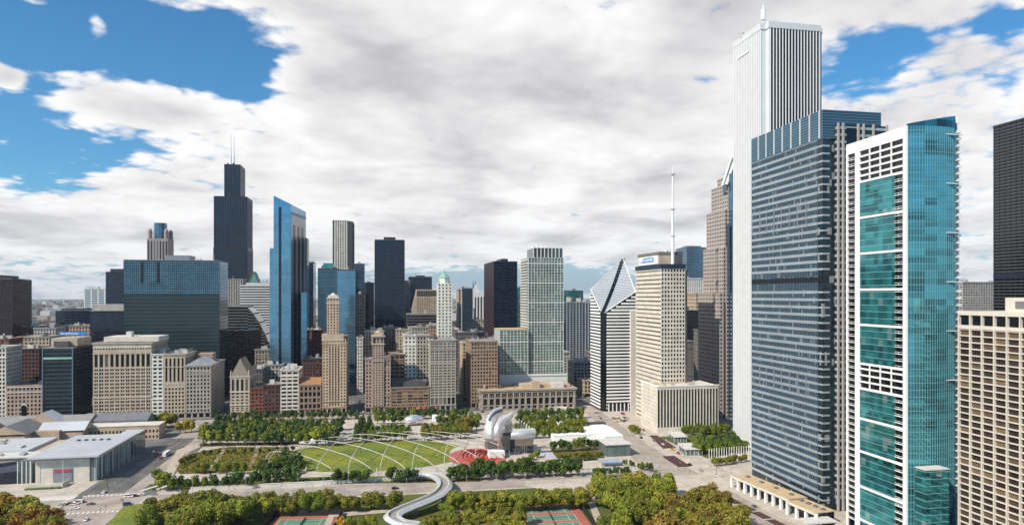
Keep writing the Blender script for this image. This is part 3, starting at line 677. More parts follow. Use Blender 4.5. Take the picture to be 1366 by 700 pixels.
cur('office_tower', 'tall plum dark tower with gridded face and flat cap', 'skyscraper', 500, 539.5, 321, 1060, 50, g='glass_navy', band='navy', bh=1.2, mull='blue_steel', ms=3.2, mw=.9, mp=.35, crown=(.3, 6, 'maroon'))
mas('office_tower', 'thin pinkish slab peeking out beside the plum tower', 'tower', 540, 547, 374, 1250, 30, wall='pink_granite', floor=4.2, bay=3.5, units=1)
cur('office_tower', 'dark teal blue tower behind the beige sloping building', 'tower', 546, 576, 370, 1300, 50, g='glass_navy', band='navy', bh=1.0, mull='blue_steel', ms=5, mw=.6, crown=(.3, 4, 'dark_metal'))
def sloped_stone():
    Y = 1200; xc = xat(568, Y); root = thing('sloped_building', 'beige building with one sloping flank and dark roof strip', 'building', (xc, Y, 0), 0, G)
    a, m_, c = xat(549, Y) - xc, xat(556, Y) - xc, xat(584, Y) - xc; h = zat(386, xc, Y); panes = []
    b = MB(); grid_face(b, panes, 'E', (m_, 0, 0), c - m_, 0, h - 14, 9, 34, .6, .5); b.face([(a, .5, 0), (m_, .5, 0), (m_, .5, h), (a, .5, zat(415, xc, Y))]); b.face([(a, .5, zat(415, xc, Y)), (m_, .5, h), (m_, 50, h), (a, 50, zat(415, xc, Y))])
    b.face([(m_, 0, h - 14), (c, 0, h - 14), (c, 0, h), (m_, 0, h)]); b.face([(m_, 0, h), (c, 0, h), (c, 50, h), (m_, 50, h)]); b.face([(c, 0, 0), (c, 50, 0), (c, 50, h), (c, 0, h)])
    b.build('wall', M['limestone'], root); add_panes(root, panes, M['pane'], fd(xc, Y))
    b = MB()
    for k in range(12): x = m_ + (c - m_)*(k + .5)/12; b.box(x - 1.2, x + 1.2, -.15, .0, h - 12, h - 2)
    b.build('louvre_strip', M['dark_metal'], root)
sloped_stone()
cur('office_block', 'low dark block with horizontal louvres under the beige sloping building', 'office', 543, 588, 420, 1000, 40, g='glass_black', band='concrete_dark', bh=1.0)
# slim white tower with a green lantern
def lantern_tower():
    Y = 830; x0, x1, h = frame_of(584, 603, 378, Y); hw = (x1-x0)/2; L = 2*hw
    root = thing('lantern_tower', 'slim white tower with a green lantern on top', 'tower', ((x0+x1)/2, Y, 0), 0, G); panes = []; b = MB()
    for fc, O in (('E', (-hw, 0, 0)), ('S', (-hw, L, 0)), ('N', (hw, 0, 0))): grid_face(b, panes, fc, O, 2*hw, 0, h, 4, 36, .45, .5)
    b.face([(-hw, 0, h), (hw, 0, h), (hw, L, h), (-hw, L, h)]); b.build('wall', M['terracotta_white'], root); add_panes(root, panes, M['pane'], fd((x0+x1)/2, Y))
    b = MB(); b.cyl(0, L/2, hw*.72, h, h + 7, 8); b.build('lantern', M['terracotta_white'], root)
    b = MB(); b.cyl(0, L/2, hw*.80, h + 7, h + 13, 8, 1.6); b.cyl(0, L/2, 1.2, h + 13, h + 15, 8); b.tube([(0, L/2, h + 15), (0, L/2, h + 19)], [.5, .1], 6)
    for a in (-1, 1):
        for c in (-1, 1): b.cyl(a*hw*.8, L/2 + c*hw*.8, .9, h, h + 4.5, 6, .2)
    b.build('green_cap', M['copper_green'], root)
lantern_tower()
cur('office_tower', 'blue glass tower with a white edge right of the lantern tower', 'tower', 615, 632, 385, 1200, 40, g='glass_bluegrey', band='blue_steel', bh=.9, piers='band_white', pw=3.5, ps=34)
mas('limestone_tower', 'tan sliver of a tower next to the white edged glass tower', 'tower', 611, 615.5, 386, 1150, 30, wall='limestone', base=0, floor=4.2, bay=4, units=0)
def striped_tower():
    Y = 1300; x0, x1, h = frame_of(632, 648, 390, Y); hw = (x1-x0)/2
    root = thing('striped_tower', 'white tower with dark vertical stripes and a spiked gable', 'tower', ((x0+x1)/2, Y, 0), 0, G)
    b = MB(); b.box(-hw, hw, 0, 40, 0, h); b.build('glazing', M['glass_black'], root)
    for k in range(5): b = MB(); x = -hw + 2*hw*k/4; b.box(x - 1.4, x + 1.4, -1, 0, 0, h + .5); b.build('pier', M['band_white'], root)
    b = MB(); b.box(-hw - 1, hw + 1, -1.2, 41, h - 9, h + 1); b.build('roof_band', M['band_white'], root)
    zt = zat(379, 0, Y); b = MB(); q = [(-hw, 2, h), (0, 2, h), (-hw/2, 2, zt)]; b.face(q); b.face([(p[0], 12, p[2]) for p in reversed(q)]); b.face([q[0], q[2], (q[2][0], 12, zt), (q[0][0], 12, h)]); b.face([q[2], q[1], (0, 12, h), (q[2][0], 12, zt)]); b.build('gable', M['band_white'], root)
    for px in (633, 636): x = xat(px, Y) - (x0+x1)/2; b = MB(); b.tube([(x, 20, h), (x, 20, zat(373, 0, Y))], [2.6, .4], 6); b.build('spire', M['band_blue'], root)
striped_tower()
mas('office_tower', 'pale slab in front of the white striped tower', 'tower', 632, 647, 426, 1150, 30, wall='limestone', floor=4.2, bay=4, units=2)
def dark_slab():
    Y = 950; x0, x1, h = frame_of(659, 690, 349, Y); L = 92; hw = (x1-x0)/2
    root = thing('office_tower', 'near black navy tower with maroon flank left of the green tower', 'tower', ((x0+x1)/2, Y, 0), 0, G)
    b = MB(); b.box(-hw, hw, 0, L, 0, h); b.build('glazing', M['glass_navy'], root)
    b = MB(); n = int(h/4)
    for k in range(n + 1): b.box(-hw - .02, hw + .3, -.3, L, h*k/n - .6, h*k/n + .6)
    b.build('floor_bands', M['navy'], root)
    b = MB(); nx = 24
    for k in range(nx + 1): y = L*k/nx; b.box(-hw - .5, -hw - .03, y - .9, y + .9, 0, h + .5)
    b.build('flank_ribs', M['maroon'], root)
    b = MB(); b.box(-hw*.2, hw*.35, 15, 60, h + .6, h + 5); b.build('penthouse', M['dark_metal'], root)
dark_slab()
cur('office_tower', 'dim teal sliver of a tower between navy and green towers', 'tower', 690, 697, 384, 1350, 30, g='glass_teal', band='band_teal', bh=.9)
# green glass residential tower
def green_tower():
    Y = 790; X0 = xat(705, Y); X1 = xat(751.5, Y); h = zat(344, (X0+X1)/2, Y); L = 44; xc = (X0+X1)/2; hw = (X1-X0)/2
    root = thing('apartment_tower', 'pale green glass apartment tower with white frame and lower wing', 'tower', (xc, Y, 0), 0, G)
    def vol(name, a, c, d0, d1, z1, fl, mx, capz=None):
        b = MB(); b.box(a, c, d0, d1, 0, z1); o = b.build(name, M['glass_green'], root); b = MB(); n = round(z1/fl)
        for k in range(n + 1): b.box(a - .18, c + .18, d0 - .18, d1 + .18, z1*k/n - .32, z1*k/n + .32)
        b.build('floor_slabs', M['band_green'], o); b = MB(); m_ = max(2, round((c - a)/mx))
        for k in range(m_ + 1): x = a + (c - a)*k/m_; b.box(x - .3, x + .3, d0 - .42, d0, 0, z1 + .6)
        m2 = max(2, round((d1 - d0)/mx))
        for k in range(m2 + 1): y = d0 + (d1 - d0)*k/m2; b.box(a - .42, a, y - .3, y + .3, 0, z1 + .6); b.box(c, c + .42, y - .3, y + .3, 0, z1 + .6)
        b.build('mullions', M['band_pale'], o); b = MB()
        for k in range(0, n + 1, 7): b.box(a - .7, c + .7, d0 - .7, d1 + .5, z1*k/n - .55, z1*k/n + .55)
        b.build('white_ledges', M['band_white'], o); return o
    vol('main_shaft', -hw, hw, 0, L, h, 3.3, 3.6)
    # balconies up the flank
    b = MB(); n = round(h/3.3)
    for k in range(2, n): b.box(-hw - 1.6, -hw - .45, 2, L - 2, h*k/n - .15, h*k/n + .95)
    b.build('flank_balconies', M['limestone_pale'], root)
    a = xat(666, Y) - xc; hl = zat(440, xc, Y)
    vol('lower_wing', a, -hw - 1.8, -4, 34, hl, 3.3, 4.2)
    b = MB(); b.box(a - .5, -hw - 2, -4, 34, hl + .8, hl + 1.5); b.build('terrace', M['roof_tan'], root)
    hp = zat(331, xc, Y); pa = xat(712, Y) - xc
    b = MB(); b.box(pa, hw - .5, 1, 38, h + .4, hp); o = b.build('penthouse', M['glass_grey'], root); b = MB()
    for k in range(9): x = pa + (hw - .5 - pa)*k/8; b.box(x - .45, x + .45, .4, 1, h, hp + 1)
    b.box(pa - .4, hw, .3, 38.5, hp + .01, hp + 1.1); b.build('screen', M['band_white'], o)
    for k in range(4):
        b = MB(); x = pa + 3 + k*5.5; b.cyl(x, 18, 1.5, hp + 1.1, hp + 4, 8); b.build('vent_stack', M['band_white'], root)
    b = MB(); b.box(a - 1, hw + 3, -6.2, -4.8, 0, 30); b.box(a - 1, hw + 3, -7, -4.4, 30.01, 32); b.build('podium', M['band_white'], root)
green_tower()
def flats_block():
    Y = 1000; x0, x1, h = frame_of(752, 789, 404, Y); root = curtain('apartment_block', 'broad blue grey apartment block with white grid behind the diamond tower', 'apartments', 752, 789, 404, Y, 40, g='glass_bluegrey', band='band_grey', bh=1.0, floor=3.4, mull='band_pale', ms=4.6, mw=.7, mp=.5, group=G, piers='band_grey', pw=1.6, ps=17)
    clutter(root, -18, 18, 4, 36, h + 1.7, 5, 9, M['roof_pale'], 9)
flats_block()
cur('office_tower', 'distant dark teal slab above the blue grey apartments', 'tower', 752, 778, 388, 1350, 40, g='glass_teal', band='band_teal', bh=1.3)
mas('office_block', 'grey gridded block with dark flank right of the classical library', 'office', 765, 789, 482, 850, 32, wall='concrete', floor=3.9, bay=4.4, wf=.72, hf=.62, units=6)
mas('corner_building', 'small cream corner building beside the diamond topped tower', 'building', 779, 789, 507, 800, 26, wall='limestone_warm', floor=4.2, bay=4, units=1)
# towers seen between the right hand giants
cur('office_tower', 'blue glass tower between the radio mast block and the pink stepped tower', 'tower', 916, 943, 331, 1000, 40, g='glass_blue', band='band_blue', bh=.9, crown=(.2, 4, 'glass_blue'), mull='band_grey', ms=4, mw=.25)
mas('office_tower', 'white grey slab with thin vertical ribs below the blue glass tower', 'tower', 914, 938, 371, 930, 40, wall='band_white', base=0, floor=14, bay=3.2, wf=.5, hf=.94, units=2, rec=.8)
mas('limestone_tower', 'small tan stone top beside the pink stepped tower', 'tower', 928, 941, 391, 900, 30, wall='limestone_warm', base=0, floor=5, bay=4, units=1)
cur('office_tower', 'dark block in the gap behind the radio mast building', 'tower', 912, 941, 415, 860, 40, g='glass_black', band='black_steel', bh=1.1)
mas('office_block', 'plain dark grey wall in the gap behind the radio mast building', 'office', 910, 928, 455, 830, 24, wall='concrete_dark', floor=6, bay=9, wf=.15, hf=.3, units=0, base=0)
mas('apartment_tower', 'pale gridded apartment tower far off between teal and dark towers', 'apartments', 1284, 1332, 376, 760, 40, wall='concrete', floor=3.4, bay=4.0, wf=.62, hf=.6, units=5, base=0)
# middle distance roofs between skyline and avenue
mid = [(8, 47, 436, 1020, 'brick_dark', 'brown brick warehouse with a flat brown roof below the maroon tower'), (-20, 12, 452, 860, 'brick_red', 'red brick block at the left edge behind the avenue'),
       (45, 74, 437, 1000, 'concrete', 'pale flat roofed block left of the long low blue block'), (70, 92, 433, 1040, 'limestone_warm', 'tan arcaded block under the long low blue block'),
       (92, 122, 434, 980, 'brick_pink', 'pink brick block with a white roof under the horizon'), (22, 66, 449, 900, 'limestone', 'low cream block behind the dark brown avenue building'),
       (487, 512, 441, 900, 'limestone_warm', 'tan block rising behind the pink towered building'), (507, 530, 437, 930, 'brick_brown', 'brown block with cluttered roof below the plum tower'), (528, 549, 439, 910, 'limestone', 'beige block with cluttered roof beside the brown one'),
       (549, 572, 436, 900, 'limestone_grey', 'grey stone block with crowded roof below the louvred block'), (570, 586, 434, 940, 'brick_pink', 'pinkish block just left of the slim white lantern tower'),
       (603, 616, 440, 960, 'brick_red', 'red brick block just right of the slim white lantern tower'), (607, 646, 443, 880, 'concrete_dark', 'dark teal block with a white roof behind the side street'), (410, 428, 440, 930, 'brick_red', 'dark red block between blue tower and slim limestone tower'),
       (404, 430, 478, 850, 'brick_dark', 'small dark brick block behind the orange roofed house'), (333, 350, 492, 800, 'concrete_dark', 'low grey block behind the gabled stone clubhouse'), (352, 377, 486, 830, 'concrete', 'low block with grey roof behind the red brick houses'),
       (646, 668, 452, 900, 'limestone', 'cream block behind the brown tower by the library'), (476, 484, 450, 880, 'limestone_pale', 'thin pale strip of a building in the side street'), (788, 806, 470, 900, 'concrete_dark', 'dark block half hidden behind the diamond topped tower'),
       (700, 760, 470, 880, 'concrete', 'grey block hidden behind the pale green tower'), (940, 980, 440, 780, 'concrete_dark', 'dark stepped block at the foot of the pink stepped tower')]
for p0, p1, pt, Y, w, lab in mid:
    mas('city_block', lab, 'building', p0, p1, pt, Y, 30, wall=w, floor=4, bay=3.8, wf=.5, hf=.55, units=6, roof=rnd.choice(['roof_grey', 'roof_pale', 'roof_tan', 'roof_dark']), base=0, single=False)
# ------------------------------------------------------------------ the avenue wall of buildings
A = 740
G = 'buildings along the avenue'
def av(*a, **k): return masonry(*a, group=G, **k)
av('limestone_building', 'pale building cut by the left edge beside the brick arch house', 'building', -40, 8, 463, A, 30, wall='limestone_pale', bay=3.2, units=2)
av('office_tower', 'dark brown block with a pale vertical strip behind the brick arch house', 'office', 9, 52, 465, 790, 30, wall='brick_dark', bay=3.4, wf=.55, hf=.55, units=5, pane='pane_black')
def arch_house():
    x0, x1, h = frame_of(8, 56, 514, A); W = x1 - x0; hw = W/2
    root = av('brick_house', 'low pink brick house with a dark central arch', 'house', 8, 56, 514, A, 30, wall='brick_pink', bay=3.3, wf=.55, hf=.6, units=3, base=4)
    b = MB(); n = 9; pts = [(-2.2, 0), (2.2, 0)] + [(2.2*math.cos(math.pi*k/n), 11 + 2.2*math.sin(math.pi*k/n)) for k in range(n + 1)]
    b.face([(p[0], -.25, p[1] + 5) for p in pts]); 
    b.build('arch_window', M['pane_black'], root)
    b = MB(); b.tube([(2.7*math.cos(math.pi*k/n), -.3, 16 + 2.7*math.sin(math.pi*k/n)) for k in range(n + 1)], .5, 5); b.build('arch_trim', M['limestone_pale'], root)
    for z in (h - 7, h - 2): b = MB(); b.box(-hw - .5, hw + .5, -.6, -.01, z, z + .9); b.build('string_course', M['limestone_pale'], root)
arch_house()
def glass_office():
    Y = A; x0, x1, h = frame_of(57, 97, 464, Y); hw = (x1-x0)/2; L = 45
    root = curtain('glass_office', 'dark green blue glass office with bright corner trims and shaded flank', 'office', 57, 97, 466, A, L, g='glass_dark', band='band_teal', bh=1.1, floor=4.0, mull='blue_steel', ms=1.8, mw=.22, group=G, units=0)
    for x in (-hw, hw): b = MB(); b.box(x - .45, x + .45, -.7, .0, 0, h); b.build('corner_trim', M['band_blue'], root)
    b = MB(); b.box(-hw, hw, -.55, -.0, h - 11, h - 9); b.build('cornice_band', M['copper_green'], root)
    b = MB(); b.box(-hw + 3, hw + .0, 10, 44, h + 1, h + 9); b.build('penthouse', M['limestone'], root)
    b = MB(); b.box(-hw + 7, hw - 6, 6, 9.5, h + 1, h + 6); b.build('rooftop_unit', M['roof_dark'], root)
    # blue roof sign on a rack
    s = thing('roof_sign', 'long blue roof sign with white lettering above the dark glass office', 'sign', (root.location.x + 4, Y + 26, h + 9), 0)
    b = MB(); b.box(-14, 11, 0, .6, 2.2, 5.4); b.build('sign_board', M['sign_blue'], s)
    for k in range(6): b = MB(); b.box(-13 + k*4.6, -12.7 + k*4.6, .61, .95, 0, 5); b.build('post', M['dark_metal'], s)
    text('BorgWarner', s, (-12, -.12, 2.75), 3.1, M['white_paint'])
def text(body, parent, loc, size, m, rz=0, bold=.03, name='lettering', wid=None):
    cu = bpy.data.curves.new(name, 'FONT'); cu.body = body; cu.size = size; cu.extrude = .05; cu.offset = bold
    tmp = bpy.data.objects.new('lettering_outline', cu); C.objects.link(tmp); bpy.context.view_layer.update()
    me = bpy.data.meshes.new_from_object(tmp.evaluated_get(bpy.context.evaluated_depsgraph_get())); C.objects.unlink(tmp); bpy.data.objects.remove(tmp)
    o = bpy.data.objects.new(name, me); C.objects.link(o); me.materials.clear(); me.materials.append(m); o.parent = parent; o.location = loc; o.rotation_euler = (R(90), 0, rz)
    if wid: o.scale.x = wid / max(.1, max(v.co.x for v in me.vertices))
    return o
glass_office()
def beige_giant():
    x0, x1, h = frame_of(124, 202, 457, A); W = x1 - x0; hw = W/2
    z = [(6, 10, 14, 1, .55, .7, 1, False), (10, h - 25, 22, 12, .62, .58, 2, False), (h - 25, h - 9, 11, 1, .62, .86, 1, False), (h - 9, h - 1.5, 20, 1, .38, .45, 1, False)]
    root = av('terracotta_block', 'big cream terracotta block with tall attic windows and round portholes', 'building', 124, 202, 457, A, 52, wall='limestone', zones=z, cornice=1.8, units=7, sidebay=4.2)
    b = MB(); b.box(-hw + 4, hw + 2, 16, 50, h, h + 5); b.build('penthouse', M['limestone_pale'], root)
    b = MB(); b.box(-hw*.1, -hw*.1 + 5, 18, 25, h + 5.01, h + 10); b.build('stair_head', M['terracotta_white'], root)
    for a in (-1, 1):
        b = MB(); b.box(a*(hw - 5.1) - .35, a*(hw - 5.1) + .35, -.3, -.01, 6, h - 8); b.build('border_moulding', M['limestone_pale'], root)
    b = MB(); n = 22
    for k in range(n): x = -hw + W*(k + .5)/n; b.prism([(x - 1.1, -.5), (x + 1.1, -.5), (x + 1.1, -.01), (x - 1.1, -.01)], h - 5.2, [h - 3.0, h - 3.0, h - 3.0, h - 3.0])
    b.build('corbel_band', M['limestone_pale'], root)
beige_giant()
av('white_tile_building', 'narrow white tiled building wedged between two cream blocks', 'building', 202.5, 218, 472, A, 40, wall='terracotta_white', bay=4.4, wf=.66, hf=.5, units=2)
x0, x1, h = frame_of(218.5, 247, 472, A)
av('arcaded_building', 'cream building with tall arched upper windows and a middle cornice', 'building', 218.5, 247, 472, A, 40, wall='limestone', units=4, zones=[(6, h*.49, 6, 7,   .55, .6, 1, False), (h*.49, h*.56, 6, 1, .3, .2, 1, False), (h*.56, h - 3, 5, 1, .5, .92, 1, True)], cornice=1.5)
def pediment_block():
    x0, x1, h = frame_of(247.5, 281, 487, A); hw = (x1-x0)/2
    root = av('pedimented_building', 'grey cream block with a low gabled roof and plain side wall', 'building', 247.5, 281, 487, A, 62, wall='limestone_grey', bay=3.6, wf=.55, hf=.62, units=0, cornice=1.6, blank='N')
    b = MB(); t = h + 7
    P0, P1, P2 = (-hw, .5, h + .3), (hw, .5, h + .3), (0, .5, t); Q0, Q1, Q2 = (-hw, 30, h + .3), (hw, 30, h + .3), (0, 30, t)
    for f in ([P0, P1, P2], [Q1, Q0, Q2], [P0, P2, Q2, Q0], [P1, Q1, Q2, P2]): b.face(f)
    b.build('gabled_roof', M['roof_metal'], root); clutter(root, -hw*.9, hw*.9, 32, 60, h - .6, 5, 12, M['roof_pale'], 8)
    b = MB(); b.box(-hw*.8, hw*.5, 34, 50, h - .6, h + 9); b.build('penthouse', M['brick_pink'], root)
pediment_block()
def clubhouse():
    x0, x1, h = frame_of(307, 333, 502, A); W = x1 - x0; hw = W/2; L = 36
    root = av('stone_clubhouse', 'stone clubhouse with a steep pointed gable and tall windows', 'building', 307, 333, 502, A, L, wall='limestone', cornice=0, units=0, sidebay=4.5,
              zones=[(6, h*.30, 4, 3, .5, .55, 1, False), (h*.30, h*.62, 4, 4, .55, .5, 1, False), (h*.62, h*.96, 4, 1, .55, .86, 1, True)])
    t = zat(478, xat(320, A), A); b = MB()
    P = [(-hw, .3, h), (hw, .3, h), (hw, L, h), (-hw, L, h)]; 
    b.face([P[0], P[1], (0, .3, t)]); b.face([P[2], P[3], (0, L*.8, t)]); b.face([P[1], P[2], (0, L*.8, t), (0, .3, t)]); b.face([P[3], P[0], (0, .3, t), (0, L*.8, t)])
    b.build('gable', M['stone_dirty'], root)
    for z in (h - .1, h*.62, h*.30): b = MB(); b.box(-hw - .5, hw + .5, -.6, -.01, z - .4, z + .5); b.build('string_course', M['limestone_pale'], root)
    for a in (-1, 1): b = MB(); b.cyl(a*(hw - .8), .8, .9, h + .6, h + 4, 6); b.cyl(a*(hw - .8), .8, .9, h + 4, h + 7, 6, .1); b.build('pinnacle', M['limestone'], root)
clubhouse()
av('brick_house', 'narrow maroon house with pale string courses by the clubhouse', 'house', 334, 351, 517, A, 30, wall='brick_red', bay=4.5, wf=.6, hf=.55, units=2, sidebay=4)
av('brick_house', 'dark red brick house with cream window panels', 'house', 351.5, 373, 513, A, 30, wall='brick_dark', bay=4, wf=.55, hf=.5, units=2, sidebay=4)
av('white_tile_building', 'cream framed building with wide windows beside the orange roofed house', 'building', 374, 398.5, 493, A, 34, wall='limestone_pale', bay=6, wf=.8, hf=.52, units=4)
def orange_roof_house():
    x0, x1, h = frame_of(399, 428.5, 513, A); hw = (x1-x0)/2
    root = av('stone_house', 'brown stone house under a sloping orange tile roof', 'house', 399, 428.5, 513, A, 34, wall='brick_brown', cornice=1.0, units=0, zones=[(6, h*.78, 5, 3, .7, .7, 1, False), (h*.78, h - 1, 5, 1, .6, .6, 1, False)])
    z2 = zat(502, 0, A); b = MB(); P = [(-hw, 0, h + .3), (hw, 0, h + .3), (hw, 8, z2), (-hw, 8, z2)]; Q = [(-hw, 16, h + .3), (hw, 16, h + .3)]
    b.face(P); b.face([P[3], P[2], Q[1], Q[0]]); b.face([P[1], Q[1], P[2]]); b.face([Q[0], P[0], P[3]]); b.build('orange_roof', M['roof_orange'], root); clutter(root, -hw, hw, 17, 33, h - .6, 5, 3, M['roof_pale'], 5)
orange_roof_house()
def slim_tower():
    x0, x1, h = frame_of(430, 462, 456, A); W = x1 - x0; hw = W/2; L = 46; xc = (x0+x1)/2
    root = thing('limestone_tower', 'slim tan stepped tower with vertical ribs and a narrow upper shaft', 'tower', (xc, A, 0), 0, G)
    panes = []; b = MB(); bay = W*.26
    for fc, O, w in (('N', (hw, 0, 0), L), ('S', (-hw, L, 0), L)): grid_face(b, panes, fc, O, w, 0, h, 10, 22, .42, .5)
    for O, w, nc, wf, hf in (((-hw, 0, 7), bay, 2, .42, .5), ((hw - bay, 0, 7), bay, 2, .42, .5)): grid_face(b, panes, 'E', O, w, 7, h, nc, 21, wf, hf)
    grid_face(b, panes, 'E', (-hw + bay, 0, 0 + 7), W - 2*bay, 7, h - 3, 4, 1, .52, .965, .7); grid_face(b, panes, 'E', (-hw, 0, 0), W, 0, 7, 5, 1, .7, .6)
    b.face([(-hw + bay, 0, h - 3), (hw - bay, 0, h - 3), (hw - bay, 0, h), (-hw + bay, 0, h)]); b.face([(-hw, 0, h), (hw, 0, h), (hw, L, h), (-hw, L, h)])
    b.build('wall', M['limestone_warm'], root); add_panes(root, panes, M['pane'], fd(xc, A))
    b = MB()
    for k in range(24): z = 8 + (h - 12)*k/24; b.box(-hw + bay + .2, hw - bay - .2, .45, .72, z, z + 1.3)
    b.build('spandrels', M['brick_pink'], root)
    for z in (7, 13, h*.97): b = MB(); b.box(-hw - .5, hw + .5, -.6, L, z, z + .8); b.build('string_course', M['limestone_warm'], root)
    b = MB(); panes = []; xa, xb = xat(436, A + 6) - xc, xat(452, A + 6) - xc; ht = zat(398, xc, A + 6); w = xb - xa
    for fc, O in (('E', (xa, 6, h + .9)), ('S', (xa, 6 + w, h + .9)), ('N', (xb, 6, h + .9))): grid_face(b, panes, fc, O, w, h + .9, ht, 4, 15, .45, .55)
    b.face([(xa, 6, ht), (xb, 6, ht), (xb, 6 + w, ht), (xa, 6 + w, ht)]); up = b.build('upper_shaft', M['limestone_warm'], root); add_panes(root, panes, M['pane'], fd(xc, A))
    b = MB(); b.box(xa - .5, xb + .5, 5.5, 6.5 + w, ht - 5.5, ht - 4.5); b.box(xa - .4, xb + .4, 5.6, 6.4 + w, ht, ht + 1); b.box(xa + 1, xb - 1, 7, 5 + w, ht + 1.01, ht + 3.5); b.cyl((xa + xb)/2, 6 + w/2, w*.3, ht + 3.5, ht + 6, 8, .5); b.build('crown', M['limestone_pale'], root)
    b = MB(); b.box(xa - 5, xb + 5, 3.4, 22, h + .9, h + 8); b.build('setback', M['limestone_warm'], root)
    b = MB(); b.box(hw - 5, hw - .2, 22, L - 1, h + .9, h + 5); b.build('penthouse', M['stone_dirty'], root)
    b = MB()
    for k in range(9): b.box(-hw + 1 + k*(W - 2)/8 - .5, -hw + 1 + k*(W - 2)/8 + .5, -.4, 1, h + .9, h + 3.2)
    b.build('parapet_pinnacles', M['limestone_pale'], root)
slim_tower()
def towered_pair():
    x0, x1, h = frame_of(487, 521, 478, A); W = x1 - x0; hw = W/2; xc = (x0+x1)/2
    root = av('towered_building', 'pinkish building with a projecting central tower and ornate crown', 'building', 487, 521, 478, A, 36, wall='brick_pink', bay=3.5, wf=.52, hf=.6, units=2, cornice=1.1)
    xa, xb = xat(497, A - 1) - xc, xat(512, A - 1) - xc; ht = zat(449, xc, A); panes = []; b = MB()
    grid_face(b, panes, 'E', (xa, -1.2, 7), xb - xa, 7, ht - 8, 4, 25, .45, .55); grid_face(b, panes, 'E', (xa, -1.2, ht - 8), xb - xa, ht - 8, ht, 3, 1, .6, .7, arch=True)
    for x, s in ((xa, 'S'), (xb, 'N')): grid_face(b, panes, s, (x, 14.0, 7) if s == 'S' else (x, -1.2, 7), 15.2, 7, ht, 3, 26, .35, .5)
    b.face([(xa, -1.2, ht), (xb, -1.2, ht), (xb, 14, ht), (xa, 14, ht)]); b.build('central_tower', M['brick_pink'], root); add_panes(root, panes, M['pane'], fd(xc, A))
    for z, e in ((ht, 1.3), (ht - 8.5, .9), (h - 3, .7)): b = MB(); b.box(xa - e, xb + e, -1.2 - e, 14 + e, z, z + 1.1); b.build('cornice', M['limestone'], root)
    b = MB(); b.box(xa + 1.5, xb - 1.5, 0, 12, ht + 1.11, ht + 4.5); b.cyl((xa+xb)/2, 5, 3.2, ht + 4.5, ht + 6.5, 8, 1); b.build('crown', M['limestone'], root)
towered_pair()
def club_block():
    x0, x1, h = frame_of(521.5, 572.5, 516, A); W = x1 - x0; hw = W/2
    root = av('club_building', 'wide low brown building with banded windows and red awnings', 'building', 521.5, 572.5, 516, A, 30, wall='brick_brown', units=0, cornice=1.2, zones=[(5.5, 9, 17, 1, .6, .6, 1, False), (9, h - 1.5, 7, 5, .88, .66, 1, False)], pane='pane_brown', base=5.5)
    b = MB(); n = 10; P = [(-hw*.35 + hw*1.2*k/n, h + 4 + 2.2*math.sin(math.pi*k/n)) for k in range(n + 1)]
    for k in range(n): b.face([(P[k][0], 6, P[k][1]), (P[k+1][0], 6, P[k+1][1]), (P[k+1][0], 26, P[k+1][1]), (P[k][0], 26, P[k][1])]); b.face([(P[k][0], 6, h - .5), (P[k+1][0], 6, h - .5), (P[k+1][0], 6, P[k+1][1]), (P[k][0], 6, P[k][1])])
    b.build('curved_roof', M['roof_dark'], root)
    b = MB(); b.box(-hw + 1, hw - 1, 14, 29, h - .55, h + 5); b.build('penthouse', M['concrete_dark'], root)
    for k in range(4): b = MB(); x = hw*.30 + k*6; P = [(x, -.02, 4.6), (x + 4.6, -.02, 4.6), (x + 4.6, -2.2, 3.2), (x, -2.2, 3.2)]; b.face(P); b.face([(q[0], q[1], q[2] - .12) for q in reversed(P)]); b.build('awning', M['banner_red'] if k > 0 else M['orange_awning'], root)
club_block()
mas('brick_building', 'dark brown gridded wall behind the wide low brown building', 'building', 519, 540, 472, 775, 30, wall='brick_brown', bay=6, wf=.8, hf=.6, floor=4.4, units=2, pane='pane_black')
mas('white_tile_building', 'narrow white tiled building set back behind the wide low brown building', 'building', 539, 555, 447, 775, 24, wall='terracotta_white', bay=4.0, wf=.5, hf=.55, units=2, pane='pane_green')
mas('stone_building', 'grey beige stone building set back next to the white tiled one', 'building', 555.5, 573, 447, 772, 24, wall='limestone_grey', bay=3.4, wf=.55, hf=.66, units=2)
def grey_tower_block():
    x0, x1, h = frame_of(573.5, 608, 453, A); 
    root = av('stone_building', 'tall pale grey stone building with dark paired windows at the side street', 'building', 573.5, 608, 453, A, 44, wall='limestone_grey', cornice=1.6, units=3, zones=[(6, 15, 6, 1, .72, .8, 1, False), (15, h*.66, 12, 12, .62, .6, 2, False), (h*.66, h*.70, 12, 1, .4, .4, 2, False), (h*.70, h - 3, 12, 7, .62, .6, 2, False)], sidebay=4)
grey_tower_block()
av('brown_office', 'tall brown masonry block with a sunlit flank opposite the classical library', 'building', 628, 664, 455, A + 10, 46, wall='brick_brown', bay=3.4, wf=.6, hf=.6, units=5, sidebay=3.6)
mas('limestone_tower', 'cream narrow block peeking out left of the brown masonry block', 'building', 617, 629, 457, 800, 30, wall='limestone_warm', bay=3.4, wf=.55, hf=.6, units=1)
